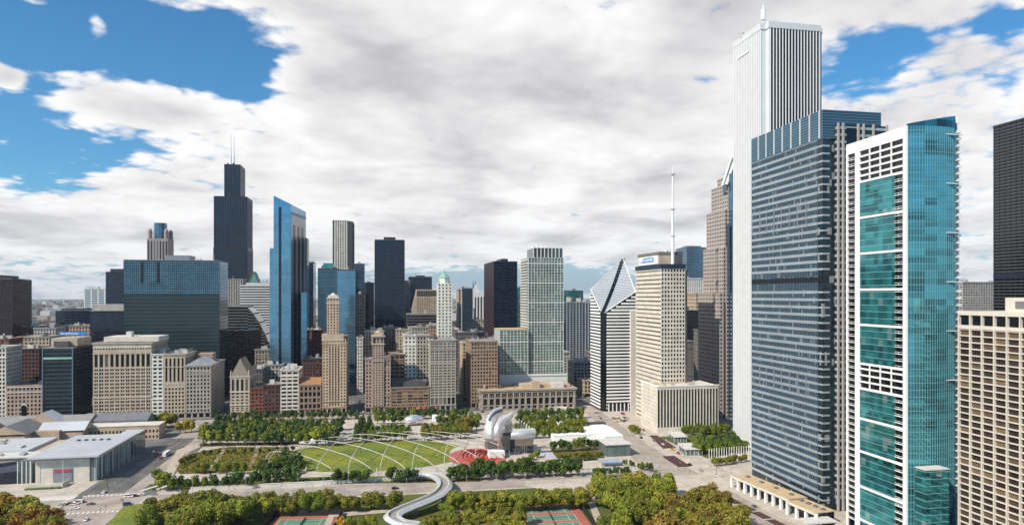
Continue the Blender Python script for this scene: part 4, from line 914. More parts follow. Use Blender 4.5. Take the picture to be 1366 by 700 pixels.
# classical library: arcade below, colonnade above
def library():
    x0, x1, h = frame_of(641, 768, 519, A - 6); W = x1 - x0; hw = W/2; L = 44; xc = (x0+x1)/2
    M['library_stone'] = mat('library_stone', (.33, .285, .24)); root = thing('classical_library', 'long grey classical library with arched windows and a colonnade above', 'library', (xc, A - 6, 0), 0, G)
    panes, arches = [], []; b = MB(); zc = h*.60; nb = 15
    for fc, O, w in (('E', (-hw, 0, 0), W), ('S', (-hw, L, 0), L), ('N', (hw, 0, 0), L)):
        n = nb if fc == 'E' else 5
        grid_face(b, panes, fc, O, w, 0, h*.22, n, 1, .5, .6, edge=2); grid_face(b, arches, fc, (O[0], O[1], h*.22), w, h*.22, zc, n, 1, .66, .88, .8, edge=2, arch=True)
        grid_face(b, panes, fc, (O[0], O[1], zc), w, zc, h - 3, n*3, 1, .55, .82, 1.0, edge=2, gsz=1) if False else grid_face(b, panes, fc, (O[0], O[1], zc), w, zc, h - 3, n*3, 1, .66, .84, 1.0, group=3, edge=2)
        U = {'E': Vector((1, 0, 0)), 'S': Vector((0, -1, 0)), 'N': Vector((0, 1, 0))}[fc]; o = Vector((O[0], O[1], h - 3)); b.face([o, o + U*w, o + U*w + Vector((0, 0, 3)), o + Vector((0, 0, 3))])
    b.face([(hw, L, 0), (-hw, L, 0), (-hw, L, h), (hw, L, h)]); b.build('wall', M['library_stone'], root)
    add_panes(root, arches, M['pane_black'], fd(xc, A), name='arched_window'); add_panes(root, panes, M['pane'], fd(xc, A))
    b = MB(); b.box(-hw + .5, hw - .5, .5, L - .5, h - .8, h - .5); b.build('roof', M['roof_tan'], root)
    for z0, z1, e in ((h - 1.2, h + .5, 1.6), (h - 3.4, h - 2.6, .7), (zc - .5, zc + .4, .7), (h*.22 - .5, h*.22 + .3, .5)):
        b = MB()
        for q in ((-hw - e, hw + e, -e, .4), (-hw - e, -hw + .4, .4, L), (hw - .4, hw + e, .4, L)): b.box(*q, z0, z1)
        b.build('cornice', M['limestone'] if False else M['library_stone'], root)
    for k in range(nb + 1):
        x = -hw + 2 + (W - 4)*k/nb; bb = MB(); bb.box(x - .9, x + .9, -.55, -.01, 0, h - 3.4); bb.build('pilaster', M['library_stone'], root)
    b = MB(); b.box(-hw*.1, hw*.95, 14, L - 6, h - .5, h + 3); b.build('attic', M['limestone_warm'], root)
    b = MB(); b.box(hw*.10, hw*.28, 10, 18, h - .5, h + 7); b.build('stair_head', M['limestone_warm'], root); b = MB(); b.box(hw*.55, hw*.8, 10, 20, h - .5, h + 5); b.build('skylight', M['roof_pale'], root)
    clutter(root, -hw*.95, -hw*.1, 8, L - 4, h - .5, 9, 21, None, 3.5)
library()
# ------------------------------------------------------------------ diamond topped tower
def diamond_tower():
    X0, Y0, X1, Y1 = 231, 702, 269, 742; root = thing('diamond_tower', 'white banded tower whose sliced roof forms a slanted diamond', 'tower', (X0, Y0, 0), 0); w, L = X1 - X0, Y1 - Y0
    zs = [zat(420, X0, Y0), zat(391, X1, Y0), zat(346, X1, Y1), zat(388, X0, Y1)]
    c = 5.0
    # plane of the roof through three corners
    def rz(x, y): return zs[0] + (zs[1] - zs[0])*x/w + (zs[3] - zs[0])*y/L + (zs[2] - zs[1] - zs[3] + zs[0])*x*y/(w*L)
    P = [(c, 0), (w, 0), (w, L), (0, L), (0, c)]
    b = MB(); b.prism(P, 0, [rz(*p) for p in P]); b.build('glazing', M['glass_black'], root)
    b = MB(); fh = 3.5
    for k in range(1, 47):                                    # white bands end where the sloping roof cuts them
        z = k*fh
        if z < zs[0] - 1: Q = [(c + .6, -.35), (w + .35, -.35), (w + .35, L + .35), (-.35, L + .35), (-.35, c + .6)]; b.prism(Q, z - .85, z + .85); continue
        # only the strips of wall still under the roof
        tx = min(1, max(0, (z + 1 - zs[0])/(zs[1] - zs[0]))); ty = min(1, max(0, (z + 1 - zs[0])/(zs[3] - zs[0])))
        if tx < .97: b.box(max(c + .6, w*tx), w + .35, -.35, .02, z - 1, z + 1)
        if ty < .97: b.box(-.35, .02, max(c + .6, L*ty), L + .35, z - 1, z + 1)
        b.box(w - .02, w + .35, .03, L, z - 1, z + 1) if z < zs[1] else None
    b.build('floor_bands', M['white_paint'], root)
    b = MB(); n = 16; t = .5                                  # roof in two halves, a slot between
    def half(q):
        top = [(p[0], p[1], rz(*p) + .9) for p in q]; b.face(top)
        for i in range(len(q)):
            a, d = q[i], q[(i + 1) % len(q)]; b.face([(a[0], a[1], rz(*a) - .6), (d[0], d[1], rz(*d) - .6), (d[0], d[1], rz(*d) + .9), (a[0], a[1], rz(*a) + .9)])
    s = 2.2
    def strip(q0, q1, q2, q3, k0, k1):
        pass
    for side in (0, 1):
        for k in range(n):
            u0, u1 = k/n, (k + 1)/n
            f = lambda u, v: ((s*.8 + (w - s*.8)*u, u*L*v) if side == 0 else (u*w*v, s*.8 + (L - s*.8)*u))
            half([f(u0, 0), f(u1, 0), f(u1, .93), f(u0, .93)] if side == 0 else [f(u0, .93), f(u1, .93), f(u1, 0), f(u0, 0)])
    b.build('diamond_roof', M['roof_diamond'], root)
    b = MB(); hwid = 2.2
    for k in range(12):
        t0, t1 = k/12, (k + 1)/12; p, q = Vector((w*t0, L*t0, 0)), Vector((w*t1, L*t1, 0)); nv = Vector((-L, w, 0)).normalized()*hwid
        f = [p - nv, q - nv, q + nv, p + nv]; b.face([(a.x, a.y, rz(a.x, a.y) + 1.25) for a in f]); b.face([(f[0].x, f[0].y, rz(f[0].x, f[0].y)), (f[1].x, f[1].y, rz(f[1].x, f[1].y)), (f[1].x, f[1].y, rz(f[1].x, f[1].y) + 1.25), (f[0].x, f[0].y, rz(f[0].x, f[0].y) + 1.25)])
    b.build('roof_slot', M['glass_black'], root)
    b = MB(); P3 = lambda x, y, d=1.3: (x, y, rz(x, y) + d)
    b.tube([P3(0, c), P3(0, L), P3(w, L), P3(w, 0), P3(c, 0)], .55, 5); b.build('roof_edge', M['white_paint'], root)
    b = MB(); b.obox((c/2 - .2, c/2 - .2), (.7071, -.7071), c*1.2, 1.0, 0, zs[0] + 1); b.build('corner_slot', M['glass_black'], root)
    b = MB()
    for k in range(1, 22):
        s_ = 2*k/22; p, q = ((w*s_, .2), (.2, L*s_)) if s_ <= 1 else ((w - .1, L*(s_ - 1)), (w*(s_ - 1), L - .1)); p = (min(p[0], w), min(p[1], L)); q = (min(q[0], w), min(q[1], L))
        b.tube([P3(p[0] + (q[0] - p[0])*i/6, p[1] + (q[1] - p[1])*i/6, 1.0) for i in range(7)], .22, 4)
    b.build('roof_seams', M['band_white'], root)
    # pale slab and low glass lobby
    b = MB(); b.box(w - 6.5, w + 6, -3, L - 2, 0, zat(415, X1, Y0)); b.build('service_core', M['limestone_pale'], root)
    b = MB(); b.box(c + 1, w - 7, -.6, -.36, 0, 8); b.build('lobby_glazing', M['glass_dark'], root)
    for k in range(6): b = MB(); b.box(c + 2 + k*4.4, c + 2.9 + k*4.4, -1.2, -.61, 0, 8.5); b.build('column', M['white_paint'], root)
M['roof_diamond'] = glass('roof_diamond', (.52, .55, .58), cell=(3.0, 3.0), rough=.25, metal=.45, var=.3, dark=.75, wave=.02)
diamond_tower()
# ------------------------------------------------------------------ white block with radio mast
def mast_block():
    X0, Y0 = 243.7, 582; root = thing('mast_building', 'cream office block with ribbed front and a tall white radio mast', 'office', (X0, Y0, 0), 0)
    # low block
    W = 59.5; L = 40; h = zat(516, X0, Y0); b = MB(); panes = []
    grid_face(b, panes, 'E', (0, 0, 5), W, 5, h - 2.5, 20, 1, .62, .99, .45); b.face([(0, 0, 0), (W, 0, 0), (W, 0, 5), (0, 0, 5)]); b.face([(0, 0, h - 2.5), (W, 0, h - 2.5), (W, 0, h), (0, 0, h)])
    b.face([(0, L, 0), (0, 0, 0), (0, 0, h), (0, L, h)]); b.face([(W, 0, 0), (W, L, 0), (W, L, h), (W, 0, h)]); b.face([(W, L, 0), (0, L, 0), (0, L, h), (W, L, h)]); b.face([(0, 0, h - .5), (W, 0, h - .5), (W, L, h - .5), (0, L, h - .5)])
    low = b.build('low_block', M['limestone_pale'], root); add_panes(root, panes, M['pane_black'], fd(X0, Y0), name='window_strip')
    b = MB(); b.box(-.4, W + .4, -.4, .4, h, h + 1); b.box(-.4, .4, .4, L, h, h + 1); b.build('parapet', M['white_paint'], root)
    b = MB()
    for k in range(11): b.box(-.22, -.01, .5, L - .5, 3 + k*(h - 4)/11, 3.25 + k*(h - 4)/11)
    b.build('flank_joints', M['limestone'], low)
    clutter(root, 3, W - 3, 3, 26, h - .5, 7, 33, M['roof_tan'], 2.2)
    # tall slab
    Yt = 610; xs, xe = xat(882, Yt) - X0, xat(914, Yt) - X0; y0 = Yt - Y0; Lt = 66; ht = zat(358, X0 + xs, Yt); panes = []; b = MB()
    grid_face(b, panes, 'E', (xs, y0, h), xe - xs, h, ht, 8, 27, .62, .58, .35)
    grid_face(b, panes, 'S', (xs, y0 + Lt, 0), Lt, 0, ht, 1, 36, .975, .36, .5)
    b.face([(xe, y0, 0), (xe, y0 + Lt, 0), (xe, y0 + Lt, ht), (xe, y0, ht)]); b.face([(xs, y0, ht), (xe, y0, ht), (xe, y0 + Lt, ht), (xs, y0 + Lt, ht)])
    b.build('tall_slab', M['limestone_pale'], root)
    ep = [p for p in panes if p[0] == 'E']; sp = [p for p in panes if p[0] == 'S']; add_panes(root, ep, M['pane'], fd(X0, Yt)); add_panes(root, sp, M['pane_shade'], fd(X0, Yt), name='ribbon_window')
    b = MB(); b.box(xe + .02, xe + 3.5, y0 + 3, y0 + Lt, 0, ht - 1); b.build('rear_slab', M['brick_brown'], root)
    hb = zat(352, X0 + xs, Yt); b = MB(); b.box(xs - .5, xe + .5, y0 - .5, y0 + Lt + .5, ht, hb); b.build('louvre_band', M['blue_steel'], root)
    # roof house and sign
    xa, xb2 = xat(857, Yt + 30) - X0, xat(903, Yt + 12) - X0; hp = zat(337, X0 + xs, Yt + 20); zb = hb
    b = MB(); b.box(xs + 1, xb2, y0 + 8, y0 + Lt - 4, zb + .01, hp - 2.5); b.build('roof_house', M['limestone'], root)
    b = MB(); b.box(xs + .6, xb2 + .4, y0 + 7.6, y0 + Lt - 3.6, hp - 2.49, hp + .3); b.build('roof_house_rim', M['concrete_dark'], root)
    b = MB(); b.box(xb2 + .02, xb2 + 6, y0 + 12, y0 + Lt, zb + .01, hp + 1); b.build('roof_plant', M['pink_pale'], root)
    s = thing('roof_sign', 'white and blue roof sign on the cream block with the mast', 'sign', (X0 + xs + .9, Yt + 34, zb), 0)
    b = MB(); b.box(-.5, 0, -24, 25, .6, hp - zb - 3.2); b.build('sign_board', M['white_paint'], s)
    b = MB(); b.box(-.62, -.51, -15, 22, 2.8, hp - zb - 4.2); b.build('blue_panel', M['sign_blue'], s)
    b = MB(); zz = (hp - zb)/2; b.prism([(-.80, 20.5), (-.63, 20.5), (-.63, 14.5), (-.80, 14.5)][::-1], 3.4, [zz + 1.6, zz + 1.6, zz + 3, zz + 3]); b.build('rock_emblem', M['white_paint'], s)
    text('Prudential', s, (-.72, 13.5, 3.9), 5.2, M['white_paint'], -math.pi/2, wid=26)
    xm = xat(892.5, Yt + 14) - X0; zt = zat(222, X0 + xm, Yt + 14); b = MB(); y = y0 + 5.5
    z1 = zb + (zt - zb)*.28; z2 = zb + (zt - zb)*.55; z3 = zb + (zt - zb)*.9
    b.tube([(xm, y, zb), (xm, y, z1), (xm, y, z1 + .1), (xm, y, z2), (xm, y, z2 + .1), (xm, y, z3), (xm, y, z3 + .5), (xm, y, zt)], [1.7, 1.6, 1.25, 1.2, .9, .8, .35, .2], 8); b.build('radio_mast', M['white_steel'], root)
    for z in (z1, z2, z3): b = MB(); b.cyl(xm, y, 2.3, z, z + .9, 8); b.build('mast_collar', M['steel'], root)
    for dx in (4, 7): b = MB(); b.cyl(xm + dx, y0 + 30, 1.6, hp + .3, hp + 3.4, 8, 1.9); b.build('roof_dish', M['white_steel'], root)
M['pane_shade'] = pane_mat('pane_shade', (.10, .085, .07), (.30, .26, .20), rough=.2, p=.4)
mast_block()
# ------------------------------------------------------------------ pink stepped tower behind the white giant
def pink_tower():
    Y = 640; xc = xat(1001, Y); root = thing('stepped_tower', 'pink stepped tower with a glazed chevron top half hidden by the white giant', 'skyscraper', (xc, Y, 0), 0)
    X = lambda px: xat(px + 22, Y) - xc; H = lambda py: zat(py, xc, Y)
    tiers = [(938, 1.0, 391, 0), (944, 1.0, 330, 2), (947.5, 1.0, 280, 4), (953, 1.0, 245, 6), (960, 1, 232, 8)]
    for px, _, py, d in tiers:
        hw = -X(px); h = H(py); panes = []; b = MB()
        for fc, O, w in (('E', (-hw, d, 0), 2*hw), ('S', (-hw, 48 - d, 0), 48 - 2*d)): grid_face(b, panes, fc, O, w, 0, h, max(3, int(w/3.4)), int(h/4.0), .55, .55, .3)
        b.face([(-hw, d, h), (hw, d, h), (hw, 48 - d, h), (-hw, 48 - d, h)]); b.face([(hw, d, 0), (hw, 48 - d, 0), (hw, 48 - d, h), (hw, d, h)])
        b.build('tier', M['pink_pale'], root); add_panes(root, panes, M['pane_blue'], fd(xc, Y), single=False)
    for px, w, top, m in ((955.5, 2.4, 232, 'glass_blue'), (950.5, 1.6, 300, 'glass_bluegrey'), (944, 1.6, 402, 'brick_dark'), (966, 2.2, 300, 'brick_dark')):
        b = MB(); b.box(X(px) - w/2, X(px) + w/2, -.6, 9, 0, H(top)); b.build('bay_strip', M[m], root)
    # chevron ridge
    b = MB(); zt, z0 = H(163), H(246); hw = -X(951)
    b.face([(-hw, 6.2, z0 - 8), (hw, 6.2, z0 - 8), (hw, 6.2, z0), (0, 6.2, zt), (-hw, 6.2, z0)]); b.face([(-hw, 13.8, z0 - 8), (-hw, 13.8, z0), (0, 13.8, zt), (hw, 13.8, z0), (hw, 13.8, z0 - 8)])
    b.face([(-hw, 6.2, z0), (0, 6.2, zt), (0, 13.8, zt), (-hw, 13.8, z0)]); b.face([(hw, 6.2, z0), (hw, 13.8, z0), (0, 13.8, zt), (0, 6.2, zt)]); b.face([(-hw, 13.8, z0 - 8), (-hw, 6.2, z0 - 8), (-hw, 6.2, z0), (-hw, 13.8, z0)])
    b.build('chevron_glazing', M['glass_grey'], root)
    b = MB()
    for k in range(9): z = z0 - 8 + k*8; b.box(-hw*max(.05, 1 - max(0, z - z0)/(zt - z0)), hw*max(.05, 1 - max(0, z - z0)/(zt - z0)), 5.9, 6.19, z, z + 2.2)
    b.build('chevron_bands', M['pink_pale'], root)
    b = MB(); 
    for y in (6, 14): b.tube([(-hw, y, z0), (0, y, zt + 2), (hw, y, z0)], 1.5, 5)
    b.build('chevron_rim', M['white_paint'], root); b = MB(); b.tube([(0, 24, zt), (0, 24, zt + 26)], [1.4, .3], 6); b.build('spire', M['white_steel'], root)
    b = MB()
    for k in range(5): x = X(957 + k*2.4); b.box(x - 1.2, x + 1.2, -3, 8, 0, H(300 + k*8) - 2)
    b.build('stepped_bays', M['pink_pale'], root)
    for k in range(5): x = X(957 + k*2.4); b = MB(); b.box(x - .7, x + .7, -3.3, -3.01, H(300 + k*8) - 8, H(300 + k*8) - 4); b.build('bay_window', M['pane_black'], root)
pink_tower()
# ------------------------------------------------------------------ white granite giant
def white_giant():
    X0, Y0, W, L = 296, 494, 54, 52; H = 341; root = thing('granite_tower', 'tallest white tower with dark vertical stripes and notched corners', 'skyscraper', (X0, Y0, 0), 0)
    n = 4.5; P = [(n, 0), (W - n, 0), (W - n, n), (W, n), (W, L - n), (W - n, L - n), (W - n, L), (n, L), (n, L - n), (0, L - n), (0, n), (n, n)]
    b = MB(); b.prism(P, 0, H - 5); b.build('core', M['granite_white'], root)
    b = MB(); e = .55; Pe = [(n - e, -e), (W - n + e, -e), (W - n + e, n - e), (W + e, n - e), (W + e, L - n + e), (W - n + e, L - n + e), (W - n + e, L + e), (n - e, L + e), (n - e, L - n + e), (-e, L - n + e), (-e, n - e), (n - e, n - e)]
    b.prism(Pe, H - 5, H); b.build('crown_band', M['granite_white'], root)
    def stripes(fc, a0, a1, cnt):
        fw = (a1 - a0)/cnt; wr = .58 if fc == 'E' else .24; pr = .4 if fc == 'E' else .5
        for k in range(cnt):
            c = a0 + (k + .5)*fw; w = fw*wr; b = MB(); v = MB()
            if fc == 'E': b.box(c - w/2, c + w/2, -.04, .0, 6, H - 5)
            else: b.box(-.04, 0, c - w/2, c + w/2, 6, H - 5)
            b.build('window_strip', M['glass_strip'], root)
        for k in range(cnt + 1):
            c = a0 + k*fw; w = fw*(1 - wr); b = MB()
            if fc == 'E': b.prism([(c - w/2, 0), (c - w/4, -pr), (c + w/4, -pr), (c + w/2, 0)], 0, H - 5)
            else: b.prism([(0, c + w/2), (-pr, c + w/4), (-pr, c - w/4), (0, c - w/2)], 0, H - 5)
            b.build('pier', M['granite_white'], root)
    stripes('E', n + 1.2, W - n - .6, 16); stripes('S', n + .6, L - n - .6, 16)
    b = MB(); b.box(-.9, -.56, 22, 40, H - 17, H - 15.5); b.build('louvre_bar', M['white_paint'], root)
    xm = xat(1014, Y0 + 10) - X0; b = MB(); b.cyl(8, 14, .5, H, H + 7, 6); b.cyl(8, 14, 1.9, H + 7, H + 15, 10); b.cyl(8, 14, .5, H + 15, H + 19, 6); b.build('mast', M['white_steel'], root)
    b = MB(); b.box(6, W - 6, 8, L - 8, H, H + 2.2); b.build('roof_house', M['roof_metal'], root)
    b = MB(); b.tube([(1, 30, H), (-1.8, 30, H + 2.2), (-4, 33, H + 2.2)], .4, 5); b.build('window_washing_arm', M['roof_metal'], root)
M['glass_strip'] = glass('glass_strip', (.016, .018, .022), cell=(50, 3.9), rough=.2, metal=.0, var=.8, dark=.3, spec=.3)
white_giant()
# ------------------------------------------------------------------ grey blue banded giant
def banded_giant():
    X0, Y0, X1, Y1 = 250.6, 356, 288, 433; W, L = X1 - X0, Y1 - Y0; root = thing('banded_tower', 'grey blue tower of horizontal bands with a tall glass crown', 'skyscraper', (X0, Y0, 0), 0)
    H = zat(147, X0, Y0); Hc = zat(184, X0, Y0); Hm = zat(372, X0, Y0); Hf0, Hf1 = zat(296, X0, Y0), zat(262, X0, Y0); Hg0, Hg1 = zat(528, X0, Y0), zat(503, X0, Y0)
    e = 4.6
    b = MB(); b.box(0, W, 0, L, 0, Hc); b.build('glazing', M['glass_banded'], root)
    b = MB(); n = 47; z = 10.0; fh = (Hc - 10)/n
    for k in range(n + 1):
        z = 6 + (Hc - 6)/n*k
        if abs(z - Hm) < 3.2: continue
        b.box(-.30, W + .28, e + .4, L + .3, z - .85, z + .85); b.box(e*.0 - .12, e, -.12, e, z - .5, z + .5)
    b.build('spandrel_bands', M['band_banded'], root)
    b = MB(); nx = 12; nm = 46
    for k in range(nm + 1):
        y = e + (L - e)*k/nm; b.box(-.42, 0, y - .09, y + .09, 9, Hc)
    b.build('thin_mullions', M['band_blue'], root)
    for za, zb in ((Hf0, Hf1), (Hg0, Hg1)):
        for k in range(1, 9):
            y = e + 2 + (L - e - 4)*k/8; b = MB(); b.box(-.62, -.31, y - .32, y + .32, za - 2, zb); b.build('framed_bay_pier', M['band_grey'], root)
    b = MB(); b.box(.25, W + .5, .25, L, Hm - 2, Hm + 1.8); b.box(-.5, .24, .3, L, Hm - 1.6, Hm + 1.2); b.build('refuge_gap', M['black_steel'], root)
    # east side: stepped bays
    b = MB(); b.box(8, W + 3, -2.4, -.02, 0, zat(166, X0, Y0)); o = b.build('east_bay', M['glass_banded'], root); b = MB()
    h2 = zat(166, X0, Y0)
    for k in range(53): z = 8 + (h2 - 10)*k/52; b.box(7.8, W + 3.2, -2.65, -.03, z - .75, z + .75)
    b.build('spandrel_bands', M['band_banded'], o)
    for x in (8, 11.2, 21, 24.5, 31, W + 2.6): bb = MB(); bb.box(x - .55, x + .55, -3.3, -2.45, 0, h2 + .6); bb.build('granite_pier', M['pink_pale'], root)
    b = MB(); b.box(13.5, 20, -2.75, -2.67, 10, h2 - 2); b.build('dark_recess', M['glass_black'], root)
    # glass crown
    b = MB(); b.box(-.5, W + .5, -.5, L + .5, Hc + .02, H); b.build('crown_glazing', M['glass_crown'], root)
    for k in range(9):
        y = 2 + (L - 2)*k/8; b = MB(); b.box(-1.0, -.51, y - .4, y + .4, Hc, H - .3*k*0); b.build('crown_fin', M['band_pale'], root)
    b = MB()
    for k in range(11): z = Hc + (H - Hc)*k/10; b.box(-.62 + .1, W + .65, -.65, L, z - .18, z + .18)
    b.build('crown_rails', M['band_blue'], root)
    b = MB(); b.box(.3, W - .3, .3, L - .3, H, H + .4); b.build('roof', M['roof_grey'], root)
    x = xat(1185, Y0 + 10) - X0; b = MB(); b.tube([(W + 6, 16, Hc - 30), (W + 6, 16, H + 8)], [.4, .15], 5); b.build('mast', M['steel'], root)
M['glass_banded'] = glass('glass_banded', (.022, .038, .05), cell=(1.5, 4.0), rough=.08, metal=.0, var=.9, dark=.15, blindp=.07, blind=(.22, .24, .24), spec=.45); M['band_banded'] = mat('band_banded', (.35, .385, .41), rough=.35, metal=.1, var=.22, scale=.025)
M['glass_crown'] = glass('glass_crown', (.05, .14, .20), cell=(2.5, 2.0), rough=.1, metal=.3, var=.4, dark=.5)
banded_giant()
# ------------------------------------------------------------------ white framed tower with the bowed teal front
def teal_tower():
    X0, Y0, X1, Y1 = 244.9, 284.4, 273.6, 327; W, L = X1 - X0, Y1 - Y0; root = thing('residential_tower', 'white framed residential tower with a bowed teal glass front and balconies', 'apartments', (X0, Y0, 0), 0)
    H = zat(168, X0, Y0); Hf = H - 5.5; nf = 60; fh = Hf/nf
    b = MB(); b.box(.6, W - 1, .6, L - .5, 0, H - 1.5); b.build('core', M['concrete_white'], root)
    b = MB(); b.box(0, W, .2, L, H - 1.49, H - .9); b.build('roof', M['roof_pale'], root)
    # south side zones along y from the near corner: corner pier | balconies | teal bay | pier | small balconies
    yp = lambda px: yat(px, X0) - Y0
    ya, yb, yc, yd = yp(1206), yp(1195), yp(1148), yp(1142)        # pier / balcony / bay / pier
    pier = lambda y0, y1, z0, z1, nm='frame_pier': (lambda b: (b.box(-.7, .19 if nm == 'frame_pier' and y0 < 0 else .59, y0, y1, z0, z1), b.build(nm, M['white_paint'], root)))(MB())
    pier(-.2, ya, 0, H); pier(yc, yd, 0, Hf); pier(L - 1.0, L, 0, Hf); pier(ya + .01, L, Hf, H, 'frame_beam')
    # horizontal frame beams split the bay into seven-storey panels
    beams = [zat(v, X0, Y0 + 20) for v in (238, 296, 352, 400, 455, 512, 530, 590, 650)]
    beams = [zat(238, X0, Y0 + 20)] + [zat(v, X0, Y0 + 22) for v in (288, 337, 386, 434, 487, 521, 562, 607, 655, 700)]
    for z in beams: pier(ya + .01, yc - .01, z - .55, z + .55, 'frame_beam')
    gaps = lambda z0, z1: any(z0 < q < z1 for q in beams)
    topz = beams[0]
    for i in range(len(beams) - 1):
        z1, z0 = beams[i], beams[i + 1]
        if i == 5: continue                                   # an open storey with terraces
        b = MB(); b.box(-.35, .59, yb, yc, z0 + .8, z1 - .8); o = b.build('teal_bay', M['glass_teal'], root); b = MB(); k = math.ceil((z0 + .9)/fh)
        while k*fh < z1 - .9: b.box(-.45, -.352, yb + .05, yc - .05, k*fh - .12, k*fh + .12); k += 1
        b.build('floor_lines', M['band_tealgrey'], o)
    b = MB(); b.box(-.3, .58, yb, yc, 0, beams[-1] - .8); b.build('teal_bay', M['glass_teal'], root)
    # open loggias at the top and in the middle: slabs, thin posts, dark glass behind
    for z1, z0 in ((Hf, topz), (beams[5], beams[6])):
        b = MB(); b.box(.3, .59, ya + .1, yc, z0, z1); b.build('loggia_glazing', M['glass_black'], root)
        k = math.ceil((z0 + 1.2)/fh)
        while k*fh < z1 - .6: b = MB(); b.box(-.9, .29, ya + .02, yc - .02, k*fh - .16, k*fh + .16); b.box(-.9, -.8, ya + .02, yc - .02, k*fh + .161, k*fh + .75); b.build('loggia_slab', M['white_paint'], root); k += 1
        for f in (.25, .5, .75):
            y = ya + (yc - ya)*f; b = MB(); b.box(-.86, -.3, y - .25, y + .25, z0, z1); b.build('loggia_post', M['white_paint'], root)
    # stacked balconies beside the corner pier and at the far end
    for (y0, y1, nm) in ((ya + .02, yb, 'balcony'), (yd + .02, L - 1.02, 'balcony')):
        b = MB(); b.box(.2, .585, y0, y1, 0, Hf); b.build('balcony_glazing', M['glass_black'], root)
        for k in range(2, nf):
            z = k*fh
            if y0 < yb and (topz < z < Hf or beams[6] < z < beams[5]): continue
            b = MB(); b.box(-.75, .19, y0, y1, z - .12, z + .12); b.box(-.75, -.69, y0 + .05, y1 - .05, z + .9, z + 1.05); b.box(-.72, -.69, y0 + (y1 - y0)*.48, y0 + (y1 - y0)*.52, z + .121, z + .9); b.build(nm, M['white_paint'], root)
    # bowed east front
    n = 10; bow = 2.0; pts = []
    x_end = xat(1274, Y0) - X0
    for k in range(n + 1):
        t = k/n; x = .2 + (x_end - .2)*t; pts.append((x, -bow*math.sin(math.pi*min(1, t*1.0))**.8 * 1.0 - .2))
    Ht = zat(158, X1, Y0); poly = pts + [(x_end, .59), (.2, .59)]
    zt = [H + (Ht - H)*min(1, p[0]/x_end) + 1.0 for p in poly]
    b = MB(); b.prism(poly, 0, zt); b.build('bowed_glazing', M['glass_teal_light'], root)
    b = MB()
    for k in range(nf + 2):
        z = k*fh
        q = [(p[0], p[1] - .12) for p in pts] + [(x_end, .3), (.2, .3)]; b.prism(q, z - .13, z + .13)
    b.build('floor_lines', M['band_tealgrey'], root)
    b = MB()
    for k in range(n):
        for f in (0, .5):
            a, c = pts[k], pts[k + 1]; x = a[0] + (c[0] - a[0])*f; y = a[1] + (c[1] - a[1])*f; b.box(x - .07, x + .07, y - .2, y + .05, 0, H)
    b.build('mullions', M['band_tealgrey'], root)
    # north-east balconies
    for k in range(1, nf + 2):
        b = MB(); z = k*fh; b.box(x_end + .02, x_end + 2.6, -1.2, 2.2, z - .14, z + .14); b.box(x_end + .02, x_end + 2.5, -1.2, -1.1, z + .141, z + .9); b.build('balcony', M['white_paint'], root)
    b = MB(); b.box(x_end + 2.62, x_end + 3.4, 1.0, 2.4, 0, Ht + 1); b.build('frame_pier', M['white_paint'], root)
    b = MB(); b.box(x_end + .01, x_end + 2.5, 2.21, 3, 0, Ht); b.build('balcony_glazing', M['glass_black'], root)
    for k in range(6):
        z = beams[0] + 18 - k*23.5; b = MB(); b.box(x_end - 6.5, x_end + 2.8, -2.0, -1.0, z, z + .35); b.build('sun_shelf', M['white_paint'], root)
    b = MB(); b.tube([(x_end - 4, 3, Ht), (x_end - 1, 3, Ht + 10)], [.18, .08], 5); b.build('mast', M['steel'], root)
    # projecting glass annex low on the front
    ah = 44; ax0, ax1 = 1.2, xat(1262, 276) - X0; b = MB(); b.box(ax0, ax1, -10, -3.7, 0, ah); o = b.build('annex_glazing', M['glass_teal'], root); b = MB()
    for k in range(1, 14): b.box(ax0 - .15, ax1 + .15, -10.15, -3.7, k*fh - .14, k*fh + .14)
    b.build('floor_lines', M['band_tealgrey'], o); b = MB(); b.box(ax0 - .3, ax1 + .3, -10.3, -3.6, ah, ah + .5); b.build('annex_roof', M['roof_pale'], o)
M['band_tealgrey'] = mat('band_tealgrey', (.16, .34, .37), rough=.35, var=.08, streak=0)
teal_tower()
def black_tower():
    X0 = 632; Y1 = yat(1326, X0); Y0 = Y1 - 70; L = 70; W = 40; H = zat(170, X0, Y1)
    root = thing('apartment_tower', 'black balconied tower rising at the right edge behind the cream flats', 'tower', (X0, Y0, 0))
    b = MB(); b.box(0, W, 0, L, 0, H); b.build('glazing', M['glass_black'], root); b = MB(); n = int(H/3.3)
    for k in range(n): b.box(-.75, W, -.3, L + .75, k*H/n - .22, k*H/n + .22)
    b.build('floor_bands', M['concrete_dark'], root); b = MB()
    for k in range(12): y = L*k/11; b.box(-.5, 0, y - .3, y + .3, 0, H + .5)
    b.build('fins', M['black_steel'], root); b = MB(); b.box(-.8, W, -.4, L + .8, H + .2, H + 1.5); b.build('roof', M['roof_dark'], root)
    b = MB(); b.box(-.9, -.76, 0, L, H*.47, H*.47 + 6); b.build('plant_band', M['navy'], root)
black_tower()
